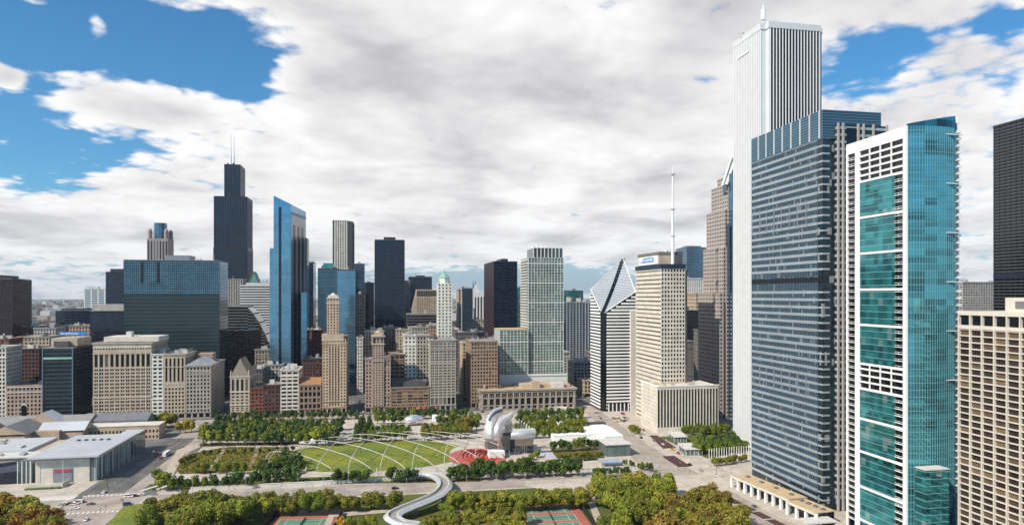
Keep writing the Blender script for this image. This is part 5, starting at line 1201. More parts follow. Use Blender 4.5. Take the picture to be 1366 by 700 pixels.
def cream_flats():
    X0 = 262; Y1 = yat(1279, X0); Y0 = Y1 - 62; L = Y1 - Y0; W = 26; H = zat(414, X0, Y1)
    root = thing('apartment_block', 'cream gridded apartment block with brown windows at the right edge', 'apartments', (X0, Y0, 0), 0)
    b = MB(); b.box(.9, W, 0, L, 0, H - .5); b.build('core', M['concrete_dark'], root)
    bays = 10; bw = L/bays; fh = 2.95; nf = int((H - 7)/fh); ztop = nf*fh
    panes = []
    for k in range(nf):
        for j in range(bays):
            y = L - (j + .5)*bw; panes.append((k, (.86, y, k*fh + fh*.5 + .3), bw - .9, fh - .95))
    me = {}
    vis = [p for p in panes if p[1][1] > L*.35]; vis.sort(key=lambda p: -p[1][2]); solo = [p for p in vis][:100]; sid = set(map(id, solo))
    b = MB(); w, h = bw - .5, fh - .42; b.box(-.03, .03, -w/2, w/2, -h/2, h/2); m2 = MB()
    for i in range(5): m2.box(-.06, -.031, -w/2 + w*(i + .5)/5 - .06, -w/2 + w*(i + .5)/5 + .06, -h/2, h/2)
    pm = b.mesh('window', M['pane_flats']); 
    for p in solo: inst(pm, 'window', root, p[1])
    b = MB()
    for p in panes:
        if id(p) in sid: continue
        c = p[1]; b.box(c[0] - .03, c[0] + .03, c[1] - w/2, c[1] + w/2, c[2] - h/2, c[2] + h/2)
    b.build('window_rows', M['pane_flats'], root, kind='stuff')
    b = MB()
    for p in panes:
        for i in range(1, 5): y = p[1][1] - w/2 + w*i/5; b.box(.74, .829, y - .07, y + .07, p[1][2] - h/2, p[1][2] + h/2)
    b.build('window_mullions', M['brick_dark'], root)
    b = MB()
    for k in range(nf + 1): b.box(.1, .9, .02, L - .02, k*fh - .18, k*fh + .26)
    b.build('floor_slabs', M['cream_paint'], root)
    for j in range(bays + 1): b = MB(); y = L - j*bw; b.box(-.35, .9, y - .24, y + .24, 0, H - .01); b.build('pier', M['cream_paint'], root)
    for k in range(bays):
        y = L - (k + .5)*bw; b = MB(); b.box(.5, .89, y - bw/2 + .9, y + bw/2 - .9, ztop + 2.2, H - 2.2); b.build('attic_opening', M['glass_black'], root)
    b = MB(); b.box(-.2, .88, 0, L, ztop + .37, ztop + 2.0); b.box(-.2, .88, 0, L, H - 2.0, H); b.build('attic_beam', M['cream_paint'], root)
    b = MB(); b.box(1, W, 0, L, H - .49, H - .2); b.build('roof', M['roof_pale'], root)
    ye = yat(1341, X0 + 3) - Y0; hp = zat(402, X0, Y0 + ye); b = MB(); b.box(3, W - 4, -10, ye, H - .19, H + 6); b.build('penthouse', M['cream_paint'], root); b = MB(); b.box(2.7, 2.99, ye - 12, ye - 5, H + 1.5, H + 4.5); b.build('louvre', M['concrete_dark'], root)
    b = MB(); b.box(.89, 1.4, L + .01, L + 1, 0, H); b.build('end_wall', M['brick_dark'], root)
M['cream_paint'] = mat('cream_paint', (.62, .56, .48), var=.06, streak=.08)
M['pane_flats'] = pane_mat('pane_flats', (.022, .017, .014), (.22, .145, .075), rough=.12, p=.42)
cream_flats()
# ------------------------------------------------------------------ museum
def museum():
    # modern wing: stone front, glass flank, floating roof
    X1, Y0 = -190, 504; X0 = xat(47, Y0); Y1 = 571; H = 15.5; root = thing('museum_wing', 'modern museum wing with glass flank under a flat white floating roof', 'museum', (X0, Y0, 0), 0); W, L = X1 - X0, Y1 - Y0
    b = MB(); b.box(0, W - 3, 0, L, 0, H); b.build('stone_wall', M['limestone_pale'], root)
    b = MB(); b.box(W - 2.99, W, .5, L, 0, H - .2); b.build('glazing', M['glass_pavilion'], root)
    for k in range(12): b = MB(); y = .6 + (L - 1)*k/11; b.box(W + .01, W + .35, y - .22, y + .22, 0, H + .2); b.build('glazing_mullion', M['white_steel'], root)
    b = MB(); b.box(W*.30, W*.62, -.35, -.01, .5, H*.62); b.build('entrance_panel', M['band_grey'], root)
    b = MB(); b.box(W*.32, W*.60, -.6, -.36, H*.44, H*.56); b.build('red_banner', M['banner_red'], root)
    b = MB(); b.box(-3, W + 4, -4, L + 3, H + 1.4, H + 2.6); b.build('floating_roof', M['roof_lightmetal'], root)
    b = MB()
    for k in range(26): x = -2.6 + (W + 6.2)*k/25; b.box(x - .14, x + .14, -3.6, L + 2.6, H + .75, H + 1.39)
    b.build('roof_beams', M['concrete'], root)
    for x in (-2, W*.5, W + 2.6): b = MB(); b.cyl(x, -3, .13, 0, H + .75, 6); b.build('column', M['white_steel'], root)
    for k in range(7): b = MB(); y = 4 + (L - 6)*k/6; b.cyl(W + 3, y, .18, 0, H + .75, 6); b.build('column', M['white_steel'], root)
    b = MB()
    for k in range(1, 15): y = -4 + (L + 7)*k/15; b.box(-2.9, W + 3.9, y - .06, y + .06, H + 2.6, H + 2.72)
    b.build('roof_seams', M['concrete'], root)
    for k in range(5): b = MB(); x = W*.2 + k*W*.14; b.box(x - .9, x + .9, L*.7, L*.7 + 2.4, H + 2.73, H + 3.5); b.build('skylight', M['glass_grey'], root)
    # rear glass pavilion
    b = MB(); b.box(W - 12, W + 1, L + 8, L + 30, 0, H); b.build('rear_pavilion', M['glass_pavilion'], root); b = MB(); b.box(W - 12.3, W + 1.3, L + 7.7, L + 30.3, H, H + .6); b.build('pavilion_roof', M['roof_lightmetal'], root)
    b = MB(); b.box(W - 30, W - 4, L + 3.1, L + 20, 0, H - 2); b.build('link_wall', M['limestone_pale'], root)
    # forecourt wall and planters
    f = thing('forecourt_wall', 'low pale forecourt wall with a dark hedge before the museum wing', 'wall', (X0, Y0 - 14, 0), 0)
    b = MB(); b.box(0, W*.62, 0, .6, 0, 3.2); b.box(W*.62 - .6, W*.62, .61, 10, 0, 3.2); b.build('wall', M['limestone_pale'], f)
    b = MB(); b.box(1, W*.6, -2.2, -.4, 0, 1.1); b.build('hedge', M['leaf_dark'], f)
    # left wing: low flat roofs and a glazed slope
    l = thing('museum_annex', 'low museum annex with pale flat roofs cut by the left edge', 'museum', (X0 - 62, Y0, 0), 0)
    b = MB(); b.box(-20, 58.9, 14, L + 6, 0, 14.5); b.build('wall', M['limestone'], l)
    b = MB(); b.box(-21, 55, 13, L*.45, 14.5, 15.3); b.build('front_roof', M['roof_pale'], l); b = MB(); b.box(-21, 44, L*.45 + .1, L + 8, 14.52, 16.4); b.build('rear_roof', M['roof_lightmetal'], l)
    clutter(l, -18, 50, 16, L*.42, 15.3, 7, 17, None, 1.6); clutter(l, -18, 42, L*.5, L + 4, 16.4, 6, 18, None, 1.5)
    b = MB(); b.prism([(55.2, 13.2), (58.6, 13.2), (58.6, L), (55.2, L)], 14.5, [15.6, 15.6, 16.8, 16.8]); b.build('grey_roof_strip', M['roof_grey'], l)
    b = MB(); b.face([(-20, 2, 2), (50, 2, 8.5), (50, 13.9, 13), (-20, 13.9, 6.5)]); b.face([(-20, 2, 0), (50, 2, 0), (50, 2, 8.5), (-20, 2, 2)]); b.face([(50, 2, 0), (50, 13.9, 0), (50, 13.9, 13), (50, 2, 8.5)]); b.build('sloping_glass', M['glass_navy'], l)
    for k in range(4): b = MB(); x = 50.5 + k*2.6; b.box(x - .2, x + .2, 2, 2.4, 0, 14.6); b.build('post', M['white_steel'], l)
    b = MB(); b.box(50.3, 58.8, 3, 13.9, 0, 14.2); b.build('entrance_glazing', M['glass_pavilion'], l)
    # old building
    h0 = 13; o = thing('old_museum', 'old stone museum with grey pitched roofs and a pediment', 'museum', (xat(30, 640), 625, 0), 0)
    def gable(nm, x0, x1, y0, y1, zb, zr, along='x', m='roof_slate'):
        b = MB()
        if along == 'x':
            ym = (y0 + y1)/2; b.face([(x0, y0, zb), (x1, y0, zb), (x1, ym, zr), (x0, ym, zr)]); b.face([(x1, y1, zb), (x0, y1, zb), (x0, ym, zr), (x1, ym, zr)]); w = MB(); 
            for x in (x0, x1): w.face([(x, y0, zb), (x, y1, zb), (x, ym, zr)])
        else:
            xm = (x0 + x1)/2; b.face([(x0, y1, zb), (x0, y0, zb), (xm, y0, zr), (xm, y1, zr)]); b.face([(x1, y0, zb), (x1, y1, zb), (xm, y1, zr), (xm, y0, zr)]); w = MB()
            for y in (y0, y1): w.face([(x0, y, zb), (x1, y, zb), (xm, y, zr)])
        b.build(nm, M[m], o); w.build('pediment', M['limestone_warm'], o)
    b = MB(); b.box(-70, 34, 0, 60, 0, h0); b.box(-14, 14, -12, -.01, 0, h0 - 1); b.box(14.1, 50, 4, 50, 0, h0 - 2); b.build('wall', M['limestone_warm'], o)
    gable('pitched_roof', -72, -15, -1, 24, h0, h0 + 6); gable('pitched_roof', -15.5, 16, -13, 26, h0 + .1, h0 + 7, 'y'); gable('pitched_roof', 16.2, 52, 3, 24, h0 - 1, h0 + 5, 'x', 'roof_lightmetal'); gable('pitched_roof', -60, 45, 27, 60, h0, h0 + 6, 'x', 'roof_grey'); gable('pitched_roof', -5, 25, 24.5, 44, h0 + 2, h0 + 11, 'y', 'roof_lightmetal')
    b = MB()
    for k in range(11): x = -12 + k*2.4; b.box(x - .5, x + .5, -12.2, -12.01, 2, h0 - 3)
    b.build('dark_openings', M['pane_black'], o)
    # long wing with two rows of square windows, north wall and east wall
    xa, xb = xat(84, 640), xat(212, 640); w = thing('museum_gallery', 'long flat stone gallery with rows of small square windows', 'museum', (xa, 640, 0), 0); W2 = xb - xa; panes = []; b = MB(); h = 12
    grid_face(b, panes, 'E', (0, 0, 0), W2, 0, h - 2.4, 26, 2, .5, .5, .6); grid_face(b, panes, 'N', (W2, 0, 0), 18, 0, h - 2.4, 5, 2, .4, .42, .5)
    b.face([(0, 0, h - 2.4), (W2, 0, h - 2.4), (W2, 0, h), (0, 0, h)]); b.face([(W2, 0, h - 2.4), (W2, 18, h - 2.4), (W2, 18, h), (W2, 0, h)]); b.face([(0, 0, h), (W2, 0, h), (W2, 18, h), (0, 18, h)]); b.build('wall', M['limestone_warm'], w)
    add_panes(w, panes, M['pane'], 690); b = MB(); b.box(-.4, W2 + .4, -.4, 18, h, h + .5); b.build('roof_edge', M['limestone_pale'], w)
    b = MB(); b.prism([(6, 20), (60, 20), (60, 34), (6, 34)], 0, [14, 14, 19, 19]); b.build('sloping_wing', M['roof_slate'], w)
M['roof_lightmetal'] = mat('roof_lightmetal', (.50, .52, .55), rough=.5, metal=.15, streak=0, var=.08, scale=.05); M['roof_slate'] = mat('roof_slate', (.17, .175, .185), rough=.6, streak=0, var=.25, scale=.3)
museum()

# ------------------------------------------------------------------ ground, roads, park surfaces
zc = [0.02]
def Z(): zc[0] += .015; return zc[0]
ground_sheet('boulevard_apron', [(186, 290), (300, 290), (320, 735), (186, 735)], Z(), M['pavement'])
ground_sheet('museum_plaza', [(-330, 463), (-187, 463), (-187, 506), (-330, 506)], Z(), M['pavement'])
ground_sheet('park_ground', [(-140, 465), (205, 465), (226, 725), (-150, 725)], Z(), M['pavement'])
ground_sheet('grass_ground', [(-128, 300), (196, 300), (199, 433), (-122, 433)], Z(), M['grass'])
ground_sheet('avenue_road', [(-700, 706), (700, 706), (700, 730), (-700, 730)], Z(), M['road_pale'])
ground_sheet('lower_road', [(-700, 436), (203, 436), (203, 461), (-700, 461)], Z(), M['road_pale'])
ground_sheet('cross_street', [(-183, 200), (-146, 200), (-151, 706), (-179, 706)], Z(), M['road_pale'])
ground_sheet('cross_street', [(-184, 470), (-160, 470), (-160, 640), (-184, 640)], Z(), M['asphalt'])
ground_sheet('side_street', [(-179, 731), (-155, 731), (-155, 1500), (-179, 1500)], Z(), M['asphalt'])
ground_sheet('side_street', [(-32, 731), (-14, 731), (-14, 1500), (-32, 1500)], Z(), M['asphalt'])
ground_sheet('side_street', [(96, 731), (114, 731), (114, 1500), (96, 1500)], Z(), M['asphalt'])
RP = [(1150, 735), (1040, 690), (962, 648), (893, 610), (860, 590), (835, 572), (806, 552), (795, 540), (775, 540), (783, 552), (806, 572), (826, 592), (850, 618), (885, 645), (950, 690), (1010, 735)]
gsheet('boulevard', RP, Z(), M['road_pale'])
gsheet('plaza', [(1190, 735), (1100, 690), (985, 640), (930, 600), (870, 580), (840, 560), (846, 556), (960, 585), (1005, 620), (1060, 655), (1180, 720)], Z(), M['pavement'])
gsheet('crossing', [(700, 648), (700, 642), (780, 638), (960, 632), (985, 640), (962, 660), (880, 668), (800, 668)], Z(), M['pavement'])
ZL = Z()
# painted lines
def lines():
    b = MB()
    for y in (444.5, 452.5):
        for k in range(95):
            x = -480 + k*7; 
            if -190 < x < -140: continue
            b.face([(x, y - .1, ZL), (x + 3, y - .1, ZL), (x + 3, y + .1, ZL), (x, y + .1, ZL)])
    b.face([(-480, 448.3, ZL), (-190, 448.3, ZL), (-190, 448.6, ZL), (-480, 448.6, ZL)]); b.face([(-140, 448.3, ZL), (190, 448.3, ZL), (190, 448.6, ZL), (-140, 448.6, ZL)])
    for x in (-175, -169, -157):
        for k in range(60):
            y = 250 + k*7
            if 430 < y < 466: continue
            b.face([(x - .1, y, ZL), (x + .1, y, ZL), (x + .1, y + 3, ZL), (x - .1, y + 3, ZL)])
    for y in (431, 466):
        for k in range(14): x = -182 + k*2.6; b.face([(x, y - 1.6, ZL), (x + 1.1, y - 1.6, ZL), (x + 1.1, y + 1.6, ZL), (x, y + 1.6, ZL)])
    for x in (-188, -142):
        for k in range(10): y = 437 + k*2.5; b.face([(x - 1.6, y, ZL), (x + 1.6, y, ZL), (x + 1.6, y + 1.1, ZL), (x - 1.6, y + 1.1, ZL)])
    for y in (712, 718, 724):
        for k in range(110): x = -420 + k*7; b.face([(x, y - .1, ZL), (x + 3, y - .1, ZL), (x + 3, y + .1, ZL), (x, y + .1, ZL)])
    b.build('road_markings', M['paint_line'], kind='structure')
    b = MB()
    for (px, py) in ((965, 690), (938, 668), (914, 650)):
        x, y = gp(px, py); x2, y2 = gp(px - 22, py - 14); b.face([(x, y, ZL), (x + .25, y, ZL), (x2 + .25, y2, ZL), (x2, y2, ZL)])
    b.build('road_markings', M['paint_line'], kind='structure')
lines()
def kerb(name, x0, x1, y0, y1, h=.14, m='kerb'):
    b = MB(); b.box(x0, x1, y0, y1, 0, h); return b.build(name, M[m], kind='structure')
kerb('kerb', -138, 200, 461.2, 466, .14, 'pavement'); kerb('kerb', -138, 190, 433, 435.8, .14, 'pavement'); kerb('pavement', -700, -186, 461.2, 470); kerb('pavement', -146, -128, 340, 433, .13, 'pavement')
# retaining wall along the lower road, pale in the sun
rw = thing('retaining_wall', 'long pale retaining wall along the far side of the lower road', 'wall', (0, 466.2, 0)); b = MB(); b.box(-120, 196, 0, .8, 0, 2.2); b.build('wall', M['concrete_white'], rw); b = MB(); b.box(-120.2, 196.2, -.15, .95, 2.2, 2.5); b.build('coping', M['concrete_white'], rw)

# great lawn, seating bowl, garden
def ellipse(cx, cyy, rx, ry, n=40, a0=0, a1=2*math.pi): return [(cx + rx*math.cos(a0 + (a1 - a0)*k/n), cyy + ry*math.sin(a0 + (a1 - a0)*k/n)) for k in range(n + (0 if a1 - a0 > 6.28 else 1))]
ground_sheet('path', ellipse(10, 545, 100, 62), Z(), M['pavement']); ground_sheet('lawn', ellipse(-6, 545, 74, 52), Z(), M['lawn'])
ground_sheet('seating_floor', ellipse(82, 537, 30, 33), Z(), M['pavement'])
def seats():
    cx, cyy = gp(637, 610)
    s = thing('seating_bowl', 'red fixed seating in curved rows before the silver bandshell', 'seating', (cx, cyy, 0))
    b = MB(); b.prism(ellipse(0, 0, 22, 29), 0.3, .62); b.build('red_floor', M['court_red'], s)
    for k in range(9):
        r = 8 + k*3.2; a0, a1 = 2.2, 4.1; pts = [(22 + r*math.cos(a0 + (a1 - a0)*i/12), r*math.sin(a0 + (a1 - a0)*i/12)) for i in range(13)]
        pts = [p for p in pts if (p[0]/20)**2 + (p[1]/25)**2 < 1]
        if len(pts) < 2: continue
        b = MB(); 
        for p, q in zip(pts, pts[1:]): d = Vector((q[0]-p[0], q[1]-p[1])); l = d.length; d /= l; b.obox(((p[0]+q[0])/2, (p[1]+q[1])/2), (d.x, d.y), l + .05, .9, .62, 1.35)
        b.build('seat_row', M['seat_red'], s)
seats()
gsheet('garden_meadow', [(262, 604), (300, 596), (385, 596), (388, 606), (370, 618), (335, 628), (240, 632), (235, 622)], Z(), M['meadow'])
gsheet('path', [(215, 640), (236, 600), (262, 592), (268, 596), (246, 606), (228, 640)], Z(), M['pavement_warm'])
gsheet('path', [(343, 592), (349, 592), (338, 622), (331, 622)], Z(), M['pavement']); gsheet('path', [(298, 596), (303, 596), (284, 628), (277, 628)], Z(), M['pavement'])
gsheet('grass_strip', [(190, 654), (420, 646), (640, 642), (640, 634), (430, 636), (200, 646)], Z(), M['grass'])
gsheet('meadow_strip', [(735, 598), (800, 594), (806, 610), (742, 614)], Z(), M['meadow'])
gsheet('stage_apron', [(640, 628), (650, 600), (720, 585), (742, 617)], Z(), M['pavement'])
gsheet('lawn', [(880, 583), (970, 576), (1000, 598), (945, 612)], Z(), M['grass'])
gsheet('grass', [(138, 705), (165, 676), (235, 664), (300, 664), (300, 705)], Z(), M['lawn'])
gsheet('path', [(560, 700), (640, 672), (700, 664), (712, 668), (640, 680), (590, 705)], Z(), M['pavement_warm']); gsheet('path', [(782, 664), (790, 662), (806, 700), (796, 702)], Z(), M['pavement_warm']); gsheet('path', [(430, 705), (440, 684), (520, 680), (520, 684), (446, 690), (440, 705)], Z(), M['pavement_warm'])
for pl in ([(866, 581), (877, 581), (902, 597), (884, 598)], [(883, 609), (899, 608), (921, 622), (905, 623)]): gsheet('central_bed', pl, Z(), M['flower_bed'])
def median():
    # dark planting beds down the middle of the boulevard, in pale kerbs
    A0, A1 = gp(938, 648), gp(1040, 700); d = (Vector(A1) - Vector(A0)); ln = d.length; d /= ln
    for k in range(6):
        c = Vector(A0) + d*(6 + k*ln/5.6); s = thing('planting_bed', 'dark planting bed in a pale kerb along the middle of the boulevard', 'planting bed', (c.x, c.y, 0), math.atan2(d.y, d.x), 'planting beds in the boulevard')
        b = MB(); b.box(-6.2, 6.2, -3.2, 3.2, 0, .25); b.build('kerb', M['kerb'], s); b = MB(); b.box(-5.8, 5.8, -2.9, 2.9, .2, .45); b.build('planting', M['flower_bed'], s)
median()
# ------------------------------------------------------------------ trellis over the lawn
def trellis():
    cx, cyy, rx, ry, hh = 10, 545, 98, 60, 10.5; root = thing('steel_trellis', 'white steel trellis of crossing arches over the oval lawn', 'trellis', (cx, cyy, 0))
    def arcs(slope, n, curve):
        for k in range(n):
            t = -1.25 + 2.5*(k + .5)/n; pts = []
            for i in range(61):
                s = -1.3 + 2.6*i/60; u = t + slope*s + curve*s*s; v = s
                r2 = u*u + v*v
                if r2 <= 1.0: pts.append((u*rx, v*ry, 2.2 + hh*(1 - r2)**.6))
            if len(pts) > 8:
                p0, p1 = pts[0], pts[-1]; pts = [(p0[0], p0[1], 0)] + pts + [(p1[0], p1[1], 0)]
                b = MB(); b.tube(pts, .23, 5); b.build('arch', M['trellis_steel'], root)
    arcs(-.52, 11, .0); arcs(.17, 11, .05)
    for k in range(22):
        a = 2*math.pi*k/22; b = MB(); b.tube([(rx*.99*math.cos(a), ry*.99*math.sin(a), 0), (rx*.97*math.cos(a), ry*.97*math.sin(a), 4.2)], .5, 6); b.build('pylon', M['stainless_dull'], root)
M['trellis_steel'] = mat('trellis_steel', (.62, .61, .58), rough=.45, metal=.2, streak=0)
trellis()
# ------------------------------------------------------------------ bandshell of curled steel
def bandshell():
    cx, cyy = gp(680, 606); root = thing('bandshell', 'silver bandshell of curled stainless steel sheets around a dark stage', 'bandshell', (cx, cyy, 0))
    def sheet(nm, prof, thick=.8, m='stainless'):
        """prof: list of rows, each a list of 3D points; a curved sheet with real thickness"""
        b = MB(); nr, nc = len(prof), len(prof[0]); Vv = [[Vector(p) for p in r] for r in prof]
        Nn = [[None]*nc for _ in range(nr)]
        for i in range(nr):
            for j in range(nc):
                a = Vv[min(i+1, nr-1)][j] - Vv[max(i-1, 0)][j]; c = Vv[i][min(j+1, nc-1)] - Vv[i][max(j-1, 0)]; Nn[i][j] = a.cross(c).normalized()
        for i in range(nr - 1):
            for j in range(nc - 1):
                q = [(i, j), (i+1, j), (i+1, j+1), (i, j+1)]; b.face([Vv[x][y] for x, y in q]); b.face([Vv[x][y] - Nn[x][y]*thick for x, y in reversed(q)])
        for seq in ([(0, j) for j in range(nc)], [(nr-1, j) for j in range(nc)][::-1], [(i, 0) for i in range(nr)][::-1], [(i, nc-1) for i in range(nr)]):
            for (a, c), (d, e) in zip(seq, seq[1:]): b.face([Vv[a][c], Vv[a][c] - Nn[a][c]*thick, Vv[d][e] - Nn[d][e]*thick, Vv[d][e]])
        o = b.build(nm, M[m], root); return o
    x_ = lambda px: (px - 680)*.571       # metres across the front, about this depth
    def Q(cx, cy, d): return Vector(((cx/6.37 - 40)*.571 , d, (607 - 530 - cy/6.37)*.571 + .4))
    def ribbon(nm, left, right, bulge, m='stainless', n=9, th=.7):
        def sm(pts):
            out = []
            for i in range(len(pts) - 1):
                p0, p1, p2, p3 = pts[max(i-1, 0)], pts[i], pts[i+1], pts[min(i+2, len(pts)-1)]
                for k in range(5): t = k/5; out.append(.5*((2*p1) + (p2 - p0)*t + (2*p0 - 5*p1 + 4*p2 - p3)*t*t + (-p0 + 3*p1 - 3*p2 + p3)*t**3))
            return out + [pts[-1]]
        A_, B_ = sm([Q(*p) for p in left]), sm([Q(*p) for p in right]); rows = []
        for a, c in zip(A_, B_): rows.append([a + (c - a)*(j/(n-1)) + Vector((0, -bulge, bulge*.25))*math.sin(math.pi*j/(n-1)) for j in range(n)])
        return sheet(nm, rows, th, m)
    ribbon('steel_curl', [(22,330,-5),(25,280,-5),(38,225,-3),(60,190,0)], [(95,335,-10),(92,290,-10),(100,255,-8),(112,225,-6)], 3)
    ribbon('steel_lattice', [(55,200,1),(85,150,4),(135,115,7),(205,98,10)], [(112,232,-5),(135,190,-2),(170,160,3),(212,145,7)], -2, 'lattice')
    ribbon('steel_curl', [(50,196,.5),(82,146,3.5),(132,110,6.5),(206,92,9.5)], [(60,206,0),(92,158,3),(140,122,6),(206,104,9)], .5)
    ribbon('steel_curl', [(104,345,-8),(96,290,-11),(106,225,-10),(150,180,-6),(212,160,-1),(290,138,6)], [(172,335,-5),(168,280,-7),(182,240,-5),(215,212,-1),(255,196,3),(292,178,8)], 3.5)
    ribbon('steel_curl', [(200,215,2),(235,205,5),(268,196,8)], [(215,300,3),(262,290,6),(300,275,9)], 2, 'stainless_dull')
    ribbon('steel_panel', [(248,345,-5),(246,312,-8),(258,288,-7),(280,275,-3)], [(455,352,-3),(462,318,-6),(472,290,-5),(470,276,-1)], 2.5)
    ribbon('steel_panel', [(300,412,-2),(290,375,-4),(296,346,-5)], [(452,416,-1),(455,380,-3),(456,350,-4)], 1.5, 'stainless_tan')
    ribbon('steel_panel', [(40,345,-7),(36,320,-8),(44,296,-7)], [(90,360,-9),(98,330,-10),(96,300,-9)], 1, 'stainless_dull')
    # dark stage house, doors, props
    b = MB(); b.box(x_(652), x_(692), 10, 26, 0, 15); b.build('stage_house', M['concrete_dark'], root)
    b = MB(); b.box(x_(666), x_(682), 5, 9.99, 3, 13); b.build('stage_lining', M['brick_pink'], root)
    b = MB(); b.box(x_(694) + .1, x_(714), 3, 26, 0, 9); b.build('side_house', M['glass_grey'], root)
    b = MB(); b.box(x_(648), x_(669), -12, -4, .5, 5.6); b.build('white_tent', M['fabric_white'], root)
    for k in range(7): b = MB(); xx = x_(690 + k*3.6); b.tube([(xx, 4, 9), (xx + 4, 10, 26 - k*1.5)], .35, 5); b.build('strut', M['white_steel'], root)
    for k in range(6): b = MB(); xx = x_(688 + k*3); b.tube([(xx, 0, 0), (xx + 1, 1, 14)], .4, 5); b.build('strut', M['stainless_dull'], root)
    b = MB(); b.prism([(x_(714), -2), (x_(742), -34), (x_(744), -20), (x_(726), 20), (x_(714), 22)], 0, .5); b.build('apron', M['roof_lightmetal'], root)
M['lattice'] = mat('lattice', (.28, .28, .28), rough=.5, metal=.3, var=.5, scale=.9, streak=0); M['stainless_tan'] = mat('stainless_tan', (.42, .36, .30), rough=.45, metal=.4, var=.15, streak=0)
bandshell()
# ------------------------------------------------------------------ mirror bean and white tents on the upper plaza
def bean():
    x, y = gp(552, 567); root = thing('mirror_sculpture', 'polished mirror bean sculpture on the plaza below the avenue', 'sculpture', (x, y, 0)); b = MB(); n, m = 28, 16
    P = lambda i, j: (lambda a, t: Vector((9.5*math.cos(t)*math.cos(a), 5.5*math.cos(t)*math.sin(a), 5.0 + 5.2*math.sin(t)*(1 if t > 0 else .9) + (max(0, -math.sin(t))*3.2*max(0, 1 - abs(math.cos(t)*math.cos(a))*1.6)))))(2*math.pi*i/n, -math.pi/2 + math.pi*j/m)
    for i in range(n):
        for j in range(m): b.face([P(i, j), P(i+1, j), P(i+1, j+1), P(i, j+1)])
    b.build('mirror_skin', M['mirror'], root, smooth=True)
bean()
def tent(px0, px1, py0, py1, h, label, group=None, hip=2.0):
    x0, y0 = gp(px0, py1); x1, _ = gp(px1, py1); _, y1 = gp((px0 + px1)/2, py0); s = thing('white_tent', label, 'tent', ((x0 + x1)/2, y0, 0), 0, group); w = abs(x1 - x0)/2; d = abs(y1 - y0)
    b = MB(); P = [(-w, 0, h), (w, 0, h), (w, d, h), (-w, d, h)]; r = [(-w*.85, d/2, h + hip), (w*.85, d/2, h + hip)]
    b.face([P[0], P[1], r[1], r[0]]); b.face([P[2], P[3], r[0], r[1]]); b.face([P[1], P[2], r[1]]); b.face([P[3], P[0], r[0]]); b.build('canopy', M['fabric_white'], s)
    b = MB(); b.box(-w + .3, w - .3, .3, d - .3, 0, h - .01); b.build('tent_wall', M['fabric_white'], s)
tent(738, 806, 574, 588, 4.5, 'largest white marquee beside the silver bandshell'); tent(807, 834, 572, 590, 5, 'white marquee next to the boulevard at the park corner')
for i, px in enumerate((384, 398, 412, 428)): tent(px, px + 9, 588, 591, 2.6, 'small white pointed tent at the edge of the tree grove', 'small white tents by the grove', 1.6)
tent(513, 523, 558, 563, 3.5, 'white marquee left of the mirror sculpture'); tent(577, 584, 558, 562, 3.5, 'pale marquee right of the mirror sculpture')
for i, px in enumerate((703, 714, 727, 741, 749, 757, 765)): tent(px, px + 5, 566, 570, 3.2, 'small white stall between trees before the classical library', 'white stalls before the library', 1)
b = MB(); x, y = gp(790, 572); dk = thing('dark_kiosk', 'black flat roofed kiosk behind the white marquee', 'kiosk', (x, y, 0)); b.box(-13, 13, 0, 8, 0, 5); b.build('wall', M['fence_dark'], dk); b = MB(); b.box(-13.5, 13.5, -.5, 8.5, 5, 5.5); b.build('roof', M['roof_dark'], dk)
x, y = gp(836, 608); tb = thing('theatre_box', 'dark glass box with a pale roof beside the boulevard', 'pavilion', (x, y, 0)); b = MB(); b.box(-16, 3, 0, 20, 0, 9); b.build('wall', M['glass_pavilion'], tb); b = MB(); b.box(-17, 4, -1, 21, 9, 9.8); b.build('roof', M['roof_pale'], tb)
x, y = gp(815, 622); bk = thing('blue_kiosk', 'low kiosk with blue and white awnings by the garden steps', 'kiosk', (x, y, 0)); b = MB(); b.box(-7, 7, 0, 8, 0, 3.2); b.build('wall', M['limestone'], bk); b = MB(); b.prism([(-7.5, -1.5), (7.5, -1.5), (7.5, 8), (-7.5, 8)], 3.2, [3.4, 3.4, 4.6, 4.6]); b.build('grey_roof', M['roof_metal'], bk)
for k in range(4): b = MB(); b.prism([(-7 + k*3.6, -3), (-4.2 + k*3.6, -3), (-4.2 + k*3.6, -1.6), (-7 + k*3.6, -1.6)], 2.6, [2.7, 2.7, 3.3, 3.3]); b.build('awning', M['fabric_blue'], bk)
x, y = gp(745, 555); pe = thing('peristyle', 'curved white colonnade among trees before the classical library', 'monument', (x, y, 0))
for k in range(9): a = math.pi*(k + .5)/9; b = MB(); b.cyl(10*math.cos(a), 8*math.sin(a), .5, 0, 7.5, 8); b.build('column', M['limestone_pale'], pe)
b = MB(); 
for k in range(8): a0, a1 = math.pi*(k + .5)/9, math.pi*(k + 1.5)/9; p, q = Vector((10*math.cos(a0), 8*math.sin(a0))), Vector((10*math.cos(a1), 8*math.sin(a1))); d = (q - p); l = d.length; d /= l; b.obox(tuple((p + q)/2), tuple(d), l + .3, 1.3, 7.5, 9)
b.build('entablature', M['limestone_pale'], pe)
